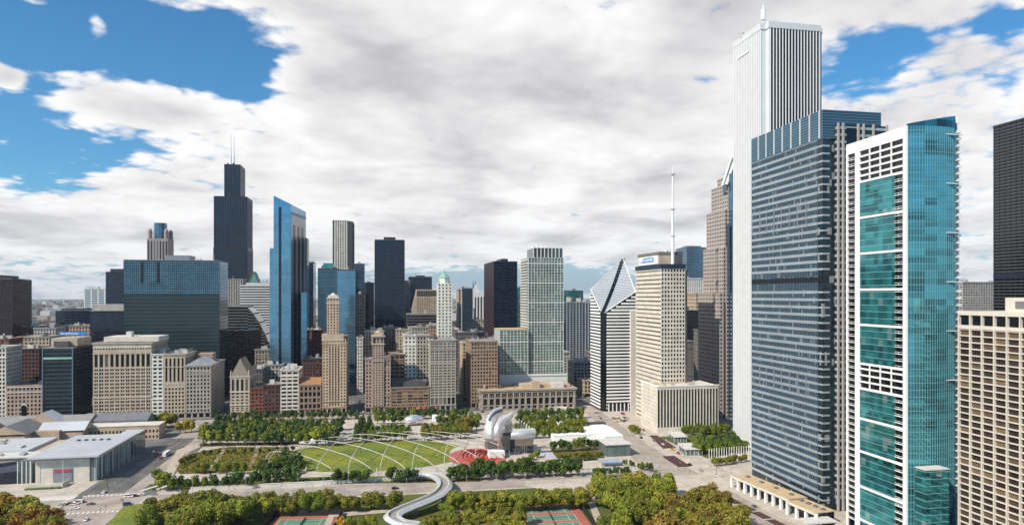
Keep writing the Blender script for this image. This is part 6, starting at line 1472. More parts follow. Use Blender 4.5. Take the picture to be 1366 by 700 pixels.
# ------------------------------------------------------------------ snaking steel footbridge
def footbridge():
    ctrl = [(535, 634, 1.2), (556, 633, 2.5), (578, 633, 4.5), (591, 640, 6.2), (592, 650, 6.8), (580, 661, 6.6), (560, 670, 6.0), (542, 677, 5.2), (527, 684, 4.6), (524, 690, 4.0), (535, 697, 3.2), (552, 700, 2.4), (580, 704, 1.2)]
    pts = [Vector((*gp(a, b_, z), z)) for a, b_, z in ctrl]; P = []
    for i in range(len(pts) - 1):
        p0, p1, p2, p3 = pts[max(i-1, 0)], pts[i], pts[i+1], pts[min(i+2, len(pts)-1)]
        for k in range(8):
            t = k/8; P.append(.5*((2*p1) + (p2 - p0)*t + (2*p0 - 5*p1 + 4*p2 - p3)*t*t + (-p0 + 3*p1 - 3*p2 + p3)*t**3))
    P.append(pts[-1]); root = thing('footbridge', 'snaking stainless steel footbridge over the lower road', 'footbridge', (P[0].x, P[0].y, 0)); o0 = Vector((P[0].x, P[0].y, 0))
    secs = []
    for i, p in enumerate(P):
        t = (P[min(i+1, len(P)-1)] - P[max(i-1, 0)]); t.z = 0; t.normalize(); n = Vector((-t.y, t.x, 0)); secs.append((p - o0, n))
    b = MB(); c = MB()
    prof = [(-3.0, .12), (3.0, .12)]
    for (p, n), (q, m) in zip(secs, secs[1:]):
        c.face([p - n*2.3 + Vector((0,0,.2)), p + n*2.3 + Vector((0,0,.2)), q + m*2.3 + Vector((0,0,.2)), q - m*2.3 + Vector((0,0,.2))][::-1])
        for s in (-1, 1):
            ring = lambda pp, nn: [pp + nn*s*2.2 + Vector((0,0,-.1)), pp + nn*s*2.3 + Vector((0,0,1.5)), pp + nn*s*3.0 + Vector((0,0,1.55)), pp + nn*s*5.0 + Vector((0,0,.0)), pp + nn*s*3.4 + Vector((0,0,-2.0)), pp + Vector((0,0,-2.2))]
            A_, B_ = ring(p, n), ring(q, m)
            for i in range(5):
                f = [A_[i], A_[i+1], B_[i+1], B_[i]]; b.face(f if s > 0 else f[::-1])
    b.build('steel_cladding', M['stainless_bridge'], root); c.build('deck', M['deck_wood'], root)
    for i in (20, 34, 50, 66): b = MB(); p = secs[i][0]; b.cyl(p.x, p.y, 1.2, 0, max(.5, p.z - 1.6), 8); b.build('pillar', M['concrete'], root)
M['stainless_bridge'] = mat('stainless_bridge', (.70, .70, .70), rough=.33, metal=.5, var=.15, scale=.8, streak=0); M['deck_wood'] = mat('deck_wood', (.27, .245, .22), streak=0, scale=.8)
footbridge()
# ------------------------------------------------------------------ tennis courts
def courts(name, label, pix, nc):
    P = [Vector((*gp(*p), 0)) for p in pix]; o = P[0]; root = thing(name, label, 'tennis court', tuple(o)); u = (P[1] - P[0]); W = u.length; u /= W; v = (P[3] - P[0]); L = v.length; v /= L
    root.rotation_euler = (0, 0, math.atan2(u.y, u.x))
    b = MB(); b.box(0, W, 0, L, 0, .14); b.build('red_surface', M['court_red'], root)
    ch = L*.86/nc
    for k in range(nc):
        x0, x1 = W*.10, W*.86; y0 = L*.07 + k*ch + ch*.14; y1 = L*.07 + (k + 1)*ch - ch*.14; b = MB(); b.box(x0, x1, y0, y1, .1, .155); b.build('green_court', M['court_green'], root)
        b = MB(); t = .18
        for q in ((x0, x0 + t, y0, y1), (x1 - t, x1, y0, y1), (x0, x1, y0 - t, y0), (x0, x1, y1, y1 + t), (x0 + (x1 - x0)*.15, x0 + (x1 - x0)*.15 + t, y0, y1), (x1 - (x1 - x0)*.15, x1 - (x1 - x0)*.15 + t, y0, y1), (x0 + (x1-x0)*.15, x1 - (x1-x0)*.15, y0 + (y1-y0)*.25, y0 + (y1-y0)*.25 + t), (x0 + (x1-x0)*.15, x1 - (x1-x0)*.15, y0 + (y1-y0)*.75, y0 + (y1-y0)*.75 + t)): b.box(*q, .12, .165)
        b.build('court_lines', M['paint_line'], root)
        b = MB(); b.box((x0 + x1)/2 - .04, (x0 + x1)/2 + .04, y0 - .6, y1 + .6, .3, 1.15); b.build('net', M['fence_dark'], root)
    f = thing('court_fence', 'black mesh fence around the ' + label.split(' with')[0], 'fence', tuple(o)); f.rotation_euler = root.rotation_euler; b = MB()
    b.box(-1, W + 1, L + 1, L + 1.12, 0, 3.4); b.box(-1.12, -1, -1, L + 1, 0, 3.4); b.box(W + 1, W + 1.12, -1, L + 1, 0, 3.4); b.build('mesh_screen', M['fence_dark'], f)
    for k in range(9): b = MB(); b.cyl(-1 + (W + 2)*k/8, L + 1.06, .09, 0, 3.7, 5); b.build('post', M['fence_dark'], f)
courts('tennis_courts', 'red tennis courts with green playing fields in the middle foreground', [(702, 712), (794, 708), (768, 671), (690, 674)], 3)
courts('tennis_courts', 'small red court strip with green field at the lower left', [(342, 720), (436, 718), (432, 689), (350, 690)], 2)
# ------------------------------------------------------------------ trees: prototypes, then copies
def crown_mesh(name, rx, rz, n, size, seed, m, shape='round'):
    r = random.Random(seed); mb = MB(); lobes = []
    nl = 11 if shape != 'cone' else 9
    for k in range(nl):
        a = r.uniform(0, 6.283); q = r.uniform(.25, .78); zz = r.uniform(-.55, .75); lobes.append((Vector((rx*q*math.cos(a)*math.sqrt(1 - zz*zz*.7), rx*q*math.sin(a)*math.sqrt(1 - zz*zz*.7), rz*zz)), r.uniform(.30, .50)*rx))
    lobes.append((Vector((0, 0, rz*.1)), rx*.62)); tot = sum(l[1]**2 for l in lobes)
    if shape == 'cone': lobes = [(Vector((r.uniform(-.2, .2)*rx, r.uniform(-.2, .2)*rx, rz*(-.9 + 1.8*k/9))), rx*(1.0 - .75*k/9)) for k in range(10)]; tot = sum(l[1]**2 for l in lobes)
    for c, lr in lobes:
        for _ in range(max(8, int(n*lr*lr/tot))):
            d = Vector((r.gauss(0, 1), r.gauss(0, 1), r.gauss(.25, 1))).normalized(); p = c + Vector((d.x*lr, d.y*lr, d.z*lr*min(1.1, rz/rx*1.05)))*(.62 + .45*r.random()**.6)
            nv = (d + Vector((r.gauss(0, .45), r.gauss(0, .45), r.gauss(.15, .45)))).normalized(); t = nv.cross(Vector((r.gauss(0, 1), r.gauss(0, 1), r.gauss(0, 1)))).normalized(); s = nv.cross(t); w = size*r.uniform(.6, 1.25); h = w*r.uniform(.55, 1)
            mb.face([p - t*w/2 - s*h*.25, p - s*h/2, p + t*w/2 - s*h*.15, p + t*w*.25 + s*h/2, p - t*w*.3 + s*h*.45])
    return mb.mesh(name, m)
def trunk_mesh(name, h, r0, seed):
    r = random.Random(seed); mb = MB(); mb.tube([(0, 0, 0), (0, 0, .3), (.05, .04, h*.6), (.1, 0, h)], [r0*1.5, r0, r0*.75, r0*.35], 7)
    for k in range(4): a = k*1.6 + r.random(); mb.tube([(0, 0, h*(.45 + .08*k)), (math.cos(a)*h*.25, math.sin(a)*h*.25, h*(.75 + .06*k)), (math.cos(a)*h*.38, math.sin(a)*h*.38, h*(.98 + .05*k))], [r0*.5, r0*.3, r0*.1], 5)
    return mb.mesh(name, M['bark'])
trunks = [trunk_mesh('trunk', 6.0, .28, k) for k in range(2)]
CR = {}
def crowns(key, mname, rx, rz, n, size, cnt=3, shape='round'): CR[key] = [(crown_mesh('crown', rx, rz, n, size, 31*i + len(CR)*7, M[mname], shape), rz) for i in range(cnt)]
crowns('green', 'leaf_green', 5.2, 4.4, 3400, .62, 4); crowns('olive', 'leaf_olive', 5.2, 4.2, 3400, .62, 4); crowns('orange', 'leaf_orange', 5.0, 4.3, 3200, .62, 3); crowns('yellow', 'leaf_yellow', 4.4, 4.0, 1900, .75, 2)
crowns('dark', 'leaf_dark', 3.8, 3.9, 1500, .70, 3); crowns('grove', 'leaf_green', 3.6, 3.7, 1100, .80, 3); crowns('grovedark', 'leaf_dark', 3.4, 3.8, 1100, .80, 3); crowns('brown', 'leaf_brown', 4.8, 4.1, 3000, .62, 3); crowns('cone', 'leaf_dark', 2.3, 5.0, 1000, .65, 2, 'cone')
protos = {}; wanted = []
tr = random.Random(11)
def tree(x, y, kind, s, label, group, cat='tree'): wanted.append((x, y, kind, s, label, group))
def plant_all(limit=295):
    """the trees that show largest become objects, the many small ones far off one mass"""
    import numpy as np
    col = [w for w in wanted if w[2] == 'cone']; rest = [w for w in wanted if w[2] != 'cone']
    rest.sort(key=lambda w: -(w[3]*CR[w[2]][0][1])/fd(w[0], w[1]))
    for (x, y, kind, s, label, group) in rest[:limit] + col:
        key = (kind, tr.randrange(len(CR[kind]))); z = tr.uniform(.88, 1.14); sc_ = (s*tr.uniform(.92, 1.1), s*tr.uniform(.92, 1.1), s*z)
        if key not in protos:
            me, rz = CR[kind][key[1]]; t = thing('broadleaf_tree' if kind != 'cone' else 'columnar_tree', label, 'tree', (x, y, 0), 0, group)
            inst(trunks[0], 'trunk', t); inst(me, 'crown', t, (0, 0, rz + 2.0)); protos[key] = t; t.scale = sc_; t.rotation_euler = (0, 0, tr.uniform(0, 6.28))
        else: dup(protos[key], (x, y, 0), tr.uniform(0, 6.28), label, group, sc_)
    names = ['leaf_green', 'leaf_olive', 'leaf_orange', 'leaf_yellow', 'leaf_dark', 'leaf_brown', 'bark']; V = []; Lp = []; Ls = []; Mi = []; off = 0
    def add(me, mi, x, y, s, a, z):
        nonlocal off
        n = len(me.vertices); co = np.empty(n*3, np.float32); me.vertices.foreach_get('co', co); co = co.reshape(-1, 3); c, q = math.cos(a), math.sin(a); o = np.empty_like(co); o[:, 0] = (co[:, 0]*c - co[:, 1]*q)*s + x; o[:, 1] = (co[:, 0]*q + co[:, 1]*c)*s + y; o[:, 2] = (co[:, 2] + z)*s
        lv = np.empty(len(me.loops), np.int32); me.loops.foreach_get('vertex_index', lv); tt = np.empty(len(me.polygons), np.int32); me.polygons.foreach_get('loop_total', tt)
        V.append(o); Lp.append(lv + off); Ls.append(tt); Mi.append(np.full(len(tt), mi, np.int32)); off += n
    for (x, y, kind, s, label, group) in rest[limit:]:
        me, rz = tr.choice(CR[kind]); add(me, names.index(me.materials[0].name), x, y, s, tr.uniform(0, 6.28), rz + 2.0); add(trunks[1], 6, x, y, s, 0, 0)
    if not V: return
    V = np.concatenate(V); Lp = np.concatenate(Lp); Ls = np.concatenate(Ls); Mi = np.concatenate(Mi); me = bpy.data.meshes.new('small_trees')
    me.vertices.add(len(V)); me.vertices.foreach_set('co', V.ravel()); me.loops.add(len(Lp)); me.loops.foreach_set('vertex_index', Lp); me.polygons.add(len(Ls)); me.polygons.foreach_set('loop_start', np.concatenate([[0], np.cumsum(Ls)[:-1]]).astype(np.int32)); me.polygons.foreach_set('material_index', Mi)
    for n in names: me.materials.append(M[n])
    me.update(calc_edges=True); me.validate(); o = bpy.data.objects.new('small_trees', me); C.objects.link(o); tag(o, 'the many small park and street trees between garden, plaza and avenue', 'trees', kind='stuff')
def row(p0, p1, n, kinds, s, label, group, jit=1.2):
    a, c = Vector(gp(*p0)), Vector(gp(*p1))
    for k in range(n):
        p = a + (c - a)*((k + .5)/n); tree(p.x + tr.uniform(-jit, jit), p.y + tr.uniform(-jit, jit), tr.choice(kinds), s*tr.uniform(.85, 1.15), label, group)
def patch(poly, step, kinds, s, label, group, keep=1.0):
    Q = [gp(*p) for p in poly]; xs = [q[0] for q in Q]; ys = [q[1] for q in Q]
    def inside(x, y):
        c = False
        for i in range(len(Q)):
            (x1, y1), (x2, y2) = Q[i], Q[i-1]
            if (y1 > y) != (y2 > y) and x < (x2 - x1)*(y - y1)/(y2 - y1) + x1: c = not c
        return c
    y = min(ys); r = 0
    while y <= max(ys):
        x = min(xs) + (step/2 if r % 2 else 0)
        while x <= max(xs):
            a, c = x + tr.uniform(-.25, .25)*step, y + tr.uniform(-.25, .25)*step
            if inside(a, c) and tr.random() < keep: tree(a, c, tr.choice(kinds) if isinstance(kinds, (list, tuple)) else kinds, s*tr.uniform(.82, 1.18), label, group)
            x += step
        y += step*.86; r += 1
# pixels below are where the trunks stand, crowns rise above them
# foreground
patch([(-40, 735), (-40, 690), (0, 684), (45, 690), (70, 708), (80, 735)], 9.0, ['orange', 'olive', 'green', 'orange'], 1.25, 'autumn orange tree in the clump at the lower left corner', 'orange trees in the left corner')
patch([(180, 716), (190, 690), (240, 685), (330, 683), (340, 700), (300, 716)], 7.6, ['green', 'green', 'olive'], 1.08, 'full green tree in the belt left of the small courts', 'green trees left of the small courts')
patch([(330, 690), (340, 681), (530, 676), (532, 683), (440, 686)], 7.0, ['olive', 'green', 'olive'], 1.0, 'olive green tree in the row between lower road and small courts', 'olive trees along the lower road')
row((232, 716), (262, 714), 2, ['yellow'], .8, 'golden yellow bush tree below the left green belt', 'yellow trees in the left belt', .6)
row((452, 708), (498, 706), 4, ['yellow', 'yellow', 'olive'], .72, 'golden yellow tree between small courts and footbridge', 'yellow trees near the footbridge')
row((592, 688), (785, 677), 19, ['olive', 'olive', 'green'], 1.0, 'olive tree in the straight row behind the middle tennis courts', 'olive row behind the tennis courts')
row((596, 680), (780, 669), 13, ['olive', 'green'], .85, 'olive tree in the rear row along the near edge of the lower road', 'olive rear row by the lower road')
patch([(560, 735), (575, 708), (690, 700), (700, 735)], 8.2, ['olive', 'green', 'olive'], 1.1, 'yellow green tree in the clump at the bottom centre beside the footbridge', 'trees at the bottom centre')
row((640, 706), (668, 704), 3, ['yellow'], .72, 'golden tree glowing among the bottom centre clump', 'golden trees in the bottom clump', .6)
patch([(790, 664), (800, 656), (890, 656), (905, 672), (880, 700), (830, 712), (806, 690)], 9.4, ['green', 'green', 'olive'], 1.25, 'large green tree in the dense clump beside the boulevard', 'green clump beside the boulevard')
patch([(882, 712), (895, 690), (935, 672), (975, 690), (1000, 712), (1000, 730), (880, 730)], 9.2, ['brown', 'brown', 'brown', 'olive'], 1.28, 'brownish orange tree in the clump at the boulevard edge', 'brown clump at the boulevard edge')
row((862, 716), (880, 712), 2, ['orange'], .9, 'bright orange tree in front of the green clump', 'orange trees before the green clump')
row((810, 715), (840, 722), 3, ['green'], .95, 'green tree beside the path right of the tennis courts', 'trees right of the tennis courts')
# along the far side of the lower road
row((446, 645), (494, 644), 5, ['dark'], .98, 'dark round tree left of the footbridge head', 'dark trees left of the bridge head', .3)
row((516, 644), (560, 643), 4, ['dark'], 1.0, 'dark round tree at the footbridge head', 'dark trees at the bridge head', .3)
row((596, 643), (776, 634), 18, ['dark', 'dark', 'grovedark'], 1.12, 'dark green tree in the hedge like row below the bandshell', 'dark row below the bandshell', .8)
row((600, 638), (776, 629), 15, ['dark', 'grovedark'], 1.05, 'dark green tree in the second row below the bandshell', 'dark second row below the bandshell', .8)
row((788, 637), (842, 635), 7, ['dark'], .72, 'small dark tree on the terrace beside the blue kiosk', 'small dark trees by the blue kiosk')
row((655, 628), (700, 622), 4, ['brown', 'olive'], .62, 'small brownish tree beside the red seating bowl', 'small trees by the red seating')
row((705, 616), (722, 610), 2, ['olive'], .6, 'small olive tree on the silver apron of the bandshell', 'olive trees at the bandshell apron')
# garden
patch([(330, 650), (352, 634), (388, 612), (402, 616), (400, 640), (380, 650)], 7.5, ['grovedark', 'dark', 'grovedark'], .95, 'dark hedge tree around the perennial garden', 'dark hedge trees of the garden')
row((210, 655), (340, 650), 11, ['grovedark', 'grove'], 1.0, 'dark tree in the line below the perennial garden', 'dark line below the garden', 1.5)
row((205, 640), (225, 650), 4, ['grove'], .9, 'green street tree at the garden corner', 'green trees at the garden corner')
row((255, 632), (350, 632), 7, ['grove', 'olive', 'grovedark'], .85, 'small green tree inside the perennial garden', 'small trees in the garden', 2.0)
row((265, 608), (395, 602), 12, ['grovedark'], .5, 'low dark hedge tree at the top of the garden', 'hedge trees at the garden top', .8)
row((360, 622), (390, 618), 4, ['olive', 'grove'], .7, 'olive tree between garden and lawn', 'olive trees between garden and lawn')
row((240, 622), (262, 612), 4, ['brown', 'olive'], .5, 'low brownish bush along the garden path', 'bushes along the garden path')
# groves below the avenue
for i, (ya, yb, n) in enumerate(((594, 595, 16), (588, 590, 17), (583, 585, 17), (578, 580, 17), (572, 574, 17))):
    row((264 + i*6, ya), (452 + i*2, yb), n, ['grove', 'grovedark', 'grove'] if i < 2 else ['grovedark', 'grovedark', 'grove'], 1.28, 'round green tree in row %s of the left grove below the avenue' % ('one', 'two', 'three', 'four', 'five')[i], 'left grove row %s' % ('one', 'two', 'three', 'four', 'five')[i], .7)
row((474, 592), (486, 570), 6, ['cone'], 1.25, 'dark pointed tree along the walk right of the left grove', 'pointed trees along the walk', .4); row((484, 592), (494, 572), 6, ['cone'], 1.15, 'dark pointed tree in the second file by the walk', 'pointed trees second file', .4)
row((492, 590), (545, 588), 8, ['grove'], 1.1, 'green tree in front of the plaza left of the mirror sculpture', 'trees left of the mirror sculpture', .5)
row((562, 588), (625, 585), 8, ['grove', 'brown', 'grove'], 1.1, 'mixed autumn tree right of the mirror sculpture', 'trees right of the mirror sculpture', .6)
row((500, 560), (625, 558), 16, ['grovedark', 'grovedark', 'grove'], 1.15, 'dark street tree before the towered and grey avenue buildings', 'street trees behind the mirror sculpture', .6)
row((500, 566), (545, 565), 6, ['grovedark', 'grove'], 1.05, 'green tree behind the marquee left of the mirror sculpture', 'trees behind the sculpture', .8); row((580, 568), (610, 566), 4, ['grovedark', 'grove'], 1.1, 'green tree just right of the mirror sculpture', 'trees behind the sculpture right', .8)
row((492, 580), (548, 580), 7, ['grove', 'grovedark'], 1.0, 'green tree in the rear file left of the mirror sculpture', 'rear file left of the sculpture', .6); row((563, 580), (625, 579), 7, ['grove', 'brown'], 1.0, 'green tree in the rear file right of the mirror sculpture', 'rear file right of the sculpture', .6)
row((600, 578), (640, 574), 5, ['grovedark', 'grove', 'brown'], 1.25, 'bushy tree between mirror sculpture and bandshell', 'trees left of the bandshell', 1.5); row((600, 568), (640, 566), 5, ['grove'], 1.2, 'green tree behind the bushy ones left of the bandshell', 'rear trees left of the bandshell', 1.5)
for i, (ya, yb) in enumerate(((586, 583), (578, 575), (568, 566), (560, 558))):
    row((686 + i*2, ya), (778 + i, yb), 11, ['grove', 'olive', 'grove'] if i < 2 else ['grove', 'grovedark'], 1.15, 'tree in %s file of the grove before the classical library' % ('the first', 'the second', 'the third', 'the fourth', 'the rear')[i], 'library grove file %s' % ('one', 'two', 'three', 'four', 'five')[i], 1.2)
row((734, 604), (800, 600), 7, ['grovedark', 'grove', 'grovedark'], 1.1, 'dark tree before the largest white marquee', 'trees before the marquee', 1); row((742, 614), (806, 608), 9, ['olive', 'brown'], .45, 'low brown green shrub below the largest marquee', 'shrubs below the marquee', .8)
row((806, 604), (830, 606), 4, ['olive', 'brown'], .55, 'small autumn tree between marquee and dark glass box', 'small trees by the dark glass box'); row((832, 622), (872, 630), 7, ['grovedark', 'grove'], .62, 'small green tree on the slope by the boulevard crossing', 'trees by the boulevard crossing')
# museum garden and boulevard side
row((160, 572), (236, 570), 8, ['olive', 'grove', 'grovedark'], 1.35, 'tree in the garden row behind the stone gallery', 'museum garden trees', 1.5); row((236, 578), (258, 576), 3, ['yellow', 'yellow'], 1.0, 'yellow tree at the end of the stone gallery', 'yellow trees by the gallery', .6)
row((300, 562), (480, 559), 22, ['grovedark'], 1.0, 'small dark street tree along the avenue kerb', 'street trees along the avenue', .6); row((120, 566), (160, 566), 5, ['grovedark'], .7, 'dark street tree under the big cream terracotta block', 'street trees under the cream block', .6)
row((838, 575), (855, 582), 3, ['grove', 'olive'], .7, 'small street tree at the corner by the mast building', 'street trees by the mast building')
patch([(908, 580), (915, 574), (968, 572), (972, 582)], 6.0, ['grove', 'green'], .72, 'bright green tree massed before the ribbed cream block', 'bright trees before the ribbed block')
patch([(925, 606), (930, 592), (975, 588), (998, 602), (960, 610)], 6.2, ['grove', 'grovedark'], .85, 'green tree on the plaza of the white stripe tower', 'trees on the tower plaza')
row((950, 622), (998, 616), 7, ['olive', 'brown'], .6, 'small olive tree in the planters before the banded tower', 'planter trees before the banded tower')
plant_all()
# hedge strips
def hedge(px0, py0, px1, py1, w, h, label):
    a, c = Vector(gp(px0, py0)), Vector(gp(px1, py1)); d = c - a; l = d.length; t = thing('clipped_hedge', label, 'hedge', (a.x, a.y, 0), math.atan2(d.y, d.x)); r = random.Random(int(px0)); b = MB()
    for k in range(int(l*w*9)):
        p = Vector((r.uniform(0, l), r.uniform(-w/2, w/2), h*(.35 + .65*r.random()))); nv = Vector((r.gauss(0, .6), r.gauss(0, .6), 1)).normalized(); u = nv.cross(Vector((r.gauss(0, 1), r.gauss(0, 1), .1))).normalized(); s = nv.cross(u); q = r.uniform(.3, .7)
        b.face([p - u*q - s*q*.6, p + u*q - s*q*.5, p + u*q*.7 + s*q*.6, p - u*q*.6 + s*q*.6])
    b.build('foliage', M['leaf_dark'], t); b = MB(); b.box(0, l, -w*.42, w*.42, 0, h*.6); b.build('branches', M['bark'], t)
hedge(268, 595, 398, 592, 3.5, 2.2, 'dark clipped hedge along the top of the perennial garden'); hedge(222, 648, 330, 645, 4, 2.4, 'dark clipped hedge along the bottom of the perennial garden'); hedge(402, 643, 440, 640, 3, 2, 'short clipped hedge below the left end of the lawn'); hedge(736, 617, 806, 612, 4, 2.0, 'clipped hedge under the shrubs by the largest marquee')
# meadow flowers and grasses
def meadow():
    Q = [gp(*p) for p in [(262, 604), (300, 597), (385, 597), (388, 606), (370, 618), (335, 628), (240, 632), (235, 622)]]; r = random.Random(5); xs = [q[0] for q in Q]; ys = [q[1] for q in Q]; bs = {k: MB() for k in ('leaf_olive', 'leaf_brown', 'leaf_green')}
    def inside(x, y):
        c = False
        for i in range(len(Q)):
            (x1, y1), (x2, y2) = Q[i], Q[i-1]
            if (y1 > y) != (y2 > y) and x < (x2 - x1)*(y - y1)/(y2 - y1) + x1: c = not c
        return c
    for _ in range(9000):
        x, y = r.uniform(min(xs), max(xs)), r.uniform(min(ys), max(ys))
        if not inside(x, y): continue
        k = noise.noise(Vector((x*.08, y*.08, 0))); key = 'leaf_brown' if k > .12 else ('leaf_green' if k < -.2 else 'leaf_olive'); h = r.uniform(.3, .9); w = r.uniform(.25, .6); a = r.uniform(0, 3.14); u = Vector((math.cos(a), math.sin(a), 0))*w; p = Vector((x, y, .2)); q = Vector((r.gauss(0, .4), r.gauss(0, .4), h))
        bs[key].face([p - u, p + u, p + u*.4 + q, p - u*.5 + q])
    for k, b in bs.items(): tag(b.build('meadow_grass', M[k]), {'leaf_olive': 'olive meadow grasses filling the perennial garden', 'leaf_brown': 'brown seed heads in the perennial garden', 'leaf_green': 'green meadow plants in the perennial garden'}[k], 'meadow plants', kind='stuff')
meadow()
# ------------------------------------------------------------------ colonnade before the banded tower
def colonnade():
    segs = [((976, 634), (1052, 666), 'longest tan roofed colonnade at the foot of the banded tower'), ((1050, 668), (1088, 684), 'short tan roofed colonnade nearest the white framed tower')]
    for p0, p1, lab in segs:
        a, c = Vector(gp(*p0, 7.5)), Vector(gp(*p1, 7.5)); d = c - a; l = d.length; d /= l; t = thing('colonnade', lab, 'colonnade', (a.x, a.y, 0), math.atan2(d.y, d.x)); w = 13
        b = MB(); n = 14; P0 = [(l*k/n, -.6*(k % 2)) for k in range(n + 1)]; b.prism(P0 + [(l, w), (0, w)], 7.2, 7.8); b.build('tan_roof', M['roof_tan'], t)
        b = MB(); b.box(-.2, l + .2, -.9, -.61, 6.5, 7.9); b.build('fascia', M['limestone_pale'], t)
        n = max(3, round(l/6.5))
        for k in range(n + 1): b = MB(); x = l*k/n; b.box(x - .75, x + .75, -.4, 1.0, 0, 7.19); b.build('column', M['white_paint'], t)
        b = MB(); b.box(.5, l - .5, 4.5, w - .2, 0, 7.18); b.build('shopfront', M['glass_black'], t)
        for k in range(4): b = MB(); x = l*(k + .5)/4; b.box(x - 1.2, x + 1.2, w*.5, w*.5 + 2, 7.81, 8.6); b.build('rooftop_unit', M['concrete_dark'], t)
        for k in range(n):
            b = MB(); x = l*(k + .5)/n; b.box(x - 1.4, x + 1.4, 4.3, 4.48, .4, 4.6); b.build('shop_window', M[('banner_red', 'sign_blue', 'glass_grey', 'glass_grey')[k % 4]] if k in (1, 2) else M['glass_grey'], t)
colonnade()
b = MB(); x, y = gp(1096, 697, 5); ek = thing('entrance_canopy', 'flat grey canopy at the foot of the banded tower', 'canopy', (x, y, 0)); b.box(-8, 10, 0, 9, 4.6, 5.2); b.build('roof', M['roof_pale'], ek)
for i in (-7, 0, 9): b = MB(); b.box(i - .3, i + .3, .5, 1.1, 0, 4.59); b.build('column', M['white_paint'], ek)
# glass pavilions at the boulevard
for px, py, w, lab in ((926, 607, 13, 'green roofed glass pavilion on the boulevard pavement'), (908, 590, 10, 'small flat glass pavilion left of the green roofed one')):
    x, y = gp(px, py); t = thing('glass_pavilion', lab, 'pavilion', (x, y, 0), -.1); b = MB(); b.box(-w/2, w/2, 0, 16, 0, 4.6); b.build('glazing', M['glass_pavilion'], t); b = MB(); b.prism([(-w/2 - 1, -1), (w/2 + 1, -1), (w/2 + 1, 17), (-w/2 - 1, 17)], 4.6, [5, 5, 6.2, 6.2]); b.build('roof', M['roof_pale'], t)
    for k in range(5): b = MB(); xx = -w/2 + w*k/4; b.box(xx - .15, xx + .15, -.25, -.01, 0, 4.6); b.build('mullion', M['white_steel'], t)
# pole fence of the tower plaza
a, c = Vector(gp(946, 613)), Vector(gp(1002, 608)); d = c - a; t = thing('pole_fence', 'row of tall thin pale poles around the tower plaza', 'fence', (a.x, a.y, 0), math.atan2(d.y, d.x)); l = d.length
for k in range(18): b = MB(); b.cyl(l*k/17, 0, .22, 0, 8.5, 6); b.build('pole', M['white_steel'], t)
b = MB(); b.box(0, l, -.2, .2, 0, 1.1); b.build('base_wall', M['limestone_pale'], t)
# sloping stone planters at the garden corner
for k, (px, py) in enumerate(((196, 654), (206, 651), (216, 652))):
    x, y = gp(px, py); b = MB(); b.prism([(-3, -1.2), (3, -1.2), (3, 1.2), (-3, 1.2)], 0, [.5, 1.8, 1.8, .5]); o = b.build('stone_ramp_wall', M['limestone_pale']); o.location = (x, y, 0); o.rotation_euler = (0, 0, .5); tag(o, 'sloping pale stone wall at the garden corner by the crossing', 'wall', 'sloping walls at the garden corner')
# ------------------------------------------------------------------ vehicles
def car_proto(name, label, col, bus=False, van=False):
    m = mat('paint_' + col[0], col[1], rough=.3, var=.04, streak=0, spec=.6); t = thing(name, label, 'bus' if bus else 'car', (0, 0, -60))
    L, W, H = (12, 2.6, 3.1) if bus else ((5.2, 2.0, 2.1) if van else (4.6, 1.85, 1.45))
    side = [(-L/2, .35), (L/2, .35), (L/2, H*.92), (L/2 - .2, H), (-L/2 + .1, H), (-L/2, H*.92)] if bus else ([(-L/2, .35), (L/2, .35), (L/2, .95), (L/2 - 1.0, 1.1), (L/2 - 1.9, H), (-L/2 + .1, H), (-L/2, 1.2)] if van else [(-L/2, .35), (L/2, .35), (L/2, .72), (L/2 - 1.1, .92), (-L/2 + .35, .95), (-L/2, .8)])
    def extr(pr, w, nm, mm):
        b = MB(); n = len(pr); A_ = [(p[0], -w/2, p[1]) for p in pr]; B_ = [(p[0], w/2, p[1]) for p in pr]; b.face(A_); b.face(B_[::-1])
        for i in range(n): j = (i + 1) % n; b.face([A_[j], A_[i], B_[i], B_[j]])
        return b.build(nm, mm, t)
    extr(side, W, 'body', m)
    if not bus and not van: extr([(-L/2 + .5, .9), (L/2 - 1.2, .88), (L/2 - 2.0, H - .05), (-L/2 + 1.1, H - .05)], W*.86, 'cabin_glass', M['glass_black']); extr([(-L/2 + 1.0, H - .06), (L/2 - 1.95, H - .06), (L/2 - 2.05, H), (-L/2 + 1.15, H)], W*.84, 'car_roof', m)
    elif bus: extr([(-L/2 + .3, 1.3), (L/2 + .03, 1.3), (L/2 + .03, 2.5), (-L/2 + .3, 2.5)], W + .05, 'window_band', M['glass_black'])
    else: extr([(-L/2 + .6, 1.2), (L/2 - 1.15, 1.15), (L/2 - 1.75, H - .2), (-L/2 + .6, H - .2)], W + .04, 'window_band', M['glass_black'])
    for sx in (-1, 1):
        for s_ in (-1, 1): b = MB(); x = sx*L*.31; b.tube([(x, s_*(W/2 - .22), .34), (x, s_*(W/2 + .02), .34)], .34, 9); b.build('wheel', M['rubber'], t)
    b = MB(); b.box(L/2, L/2 + .03, -W*.42, -W*.22, .6, .75); b.build('headlight', M['white_paint'], t); b = MB(); b.box(L/2, L/2 + .03, W*.22, W*.42, .6, .75); b.build('headlight', M['white_paint'], t)
    return t
cols = {'white': (.78, .78, .77), 'silver': (.42, .43, .44), 'black': (.015, .015, .017), 'red': (.32, .02, .02), 'blue': (.03, .06, .2), 'taxi yellow': (.62, .34, .02), 'grey': (.14, .145, .15)}
cp = {k: None for k in cols}; vr = random.Random(3)
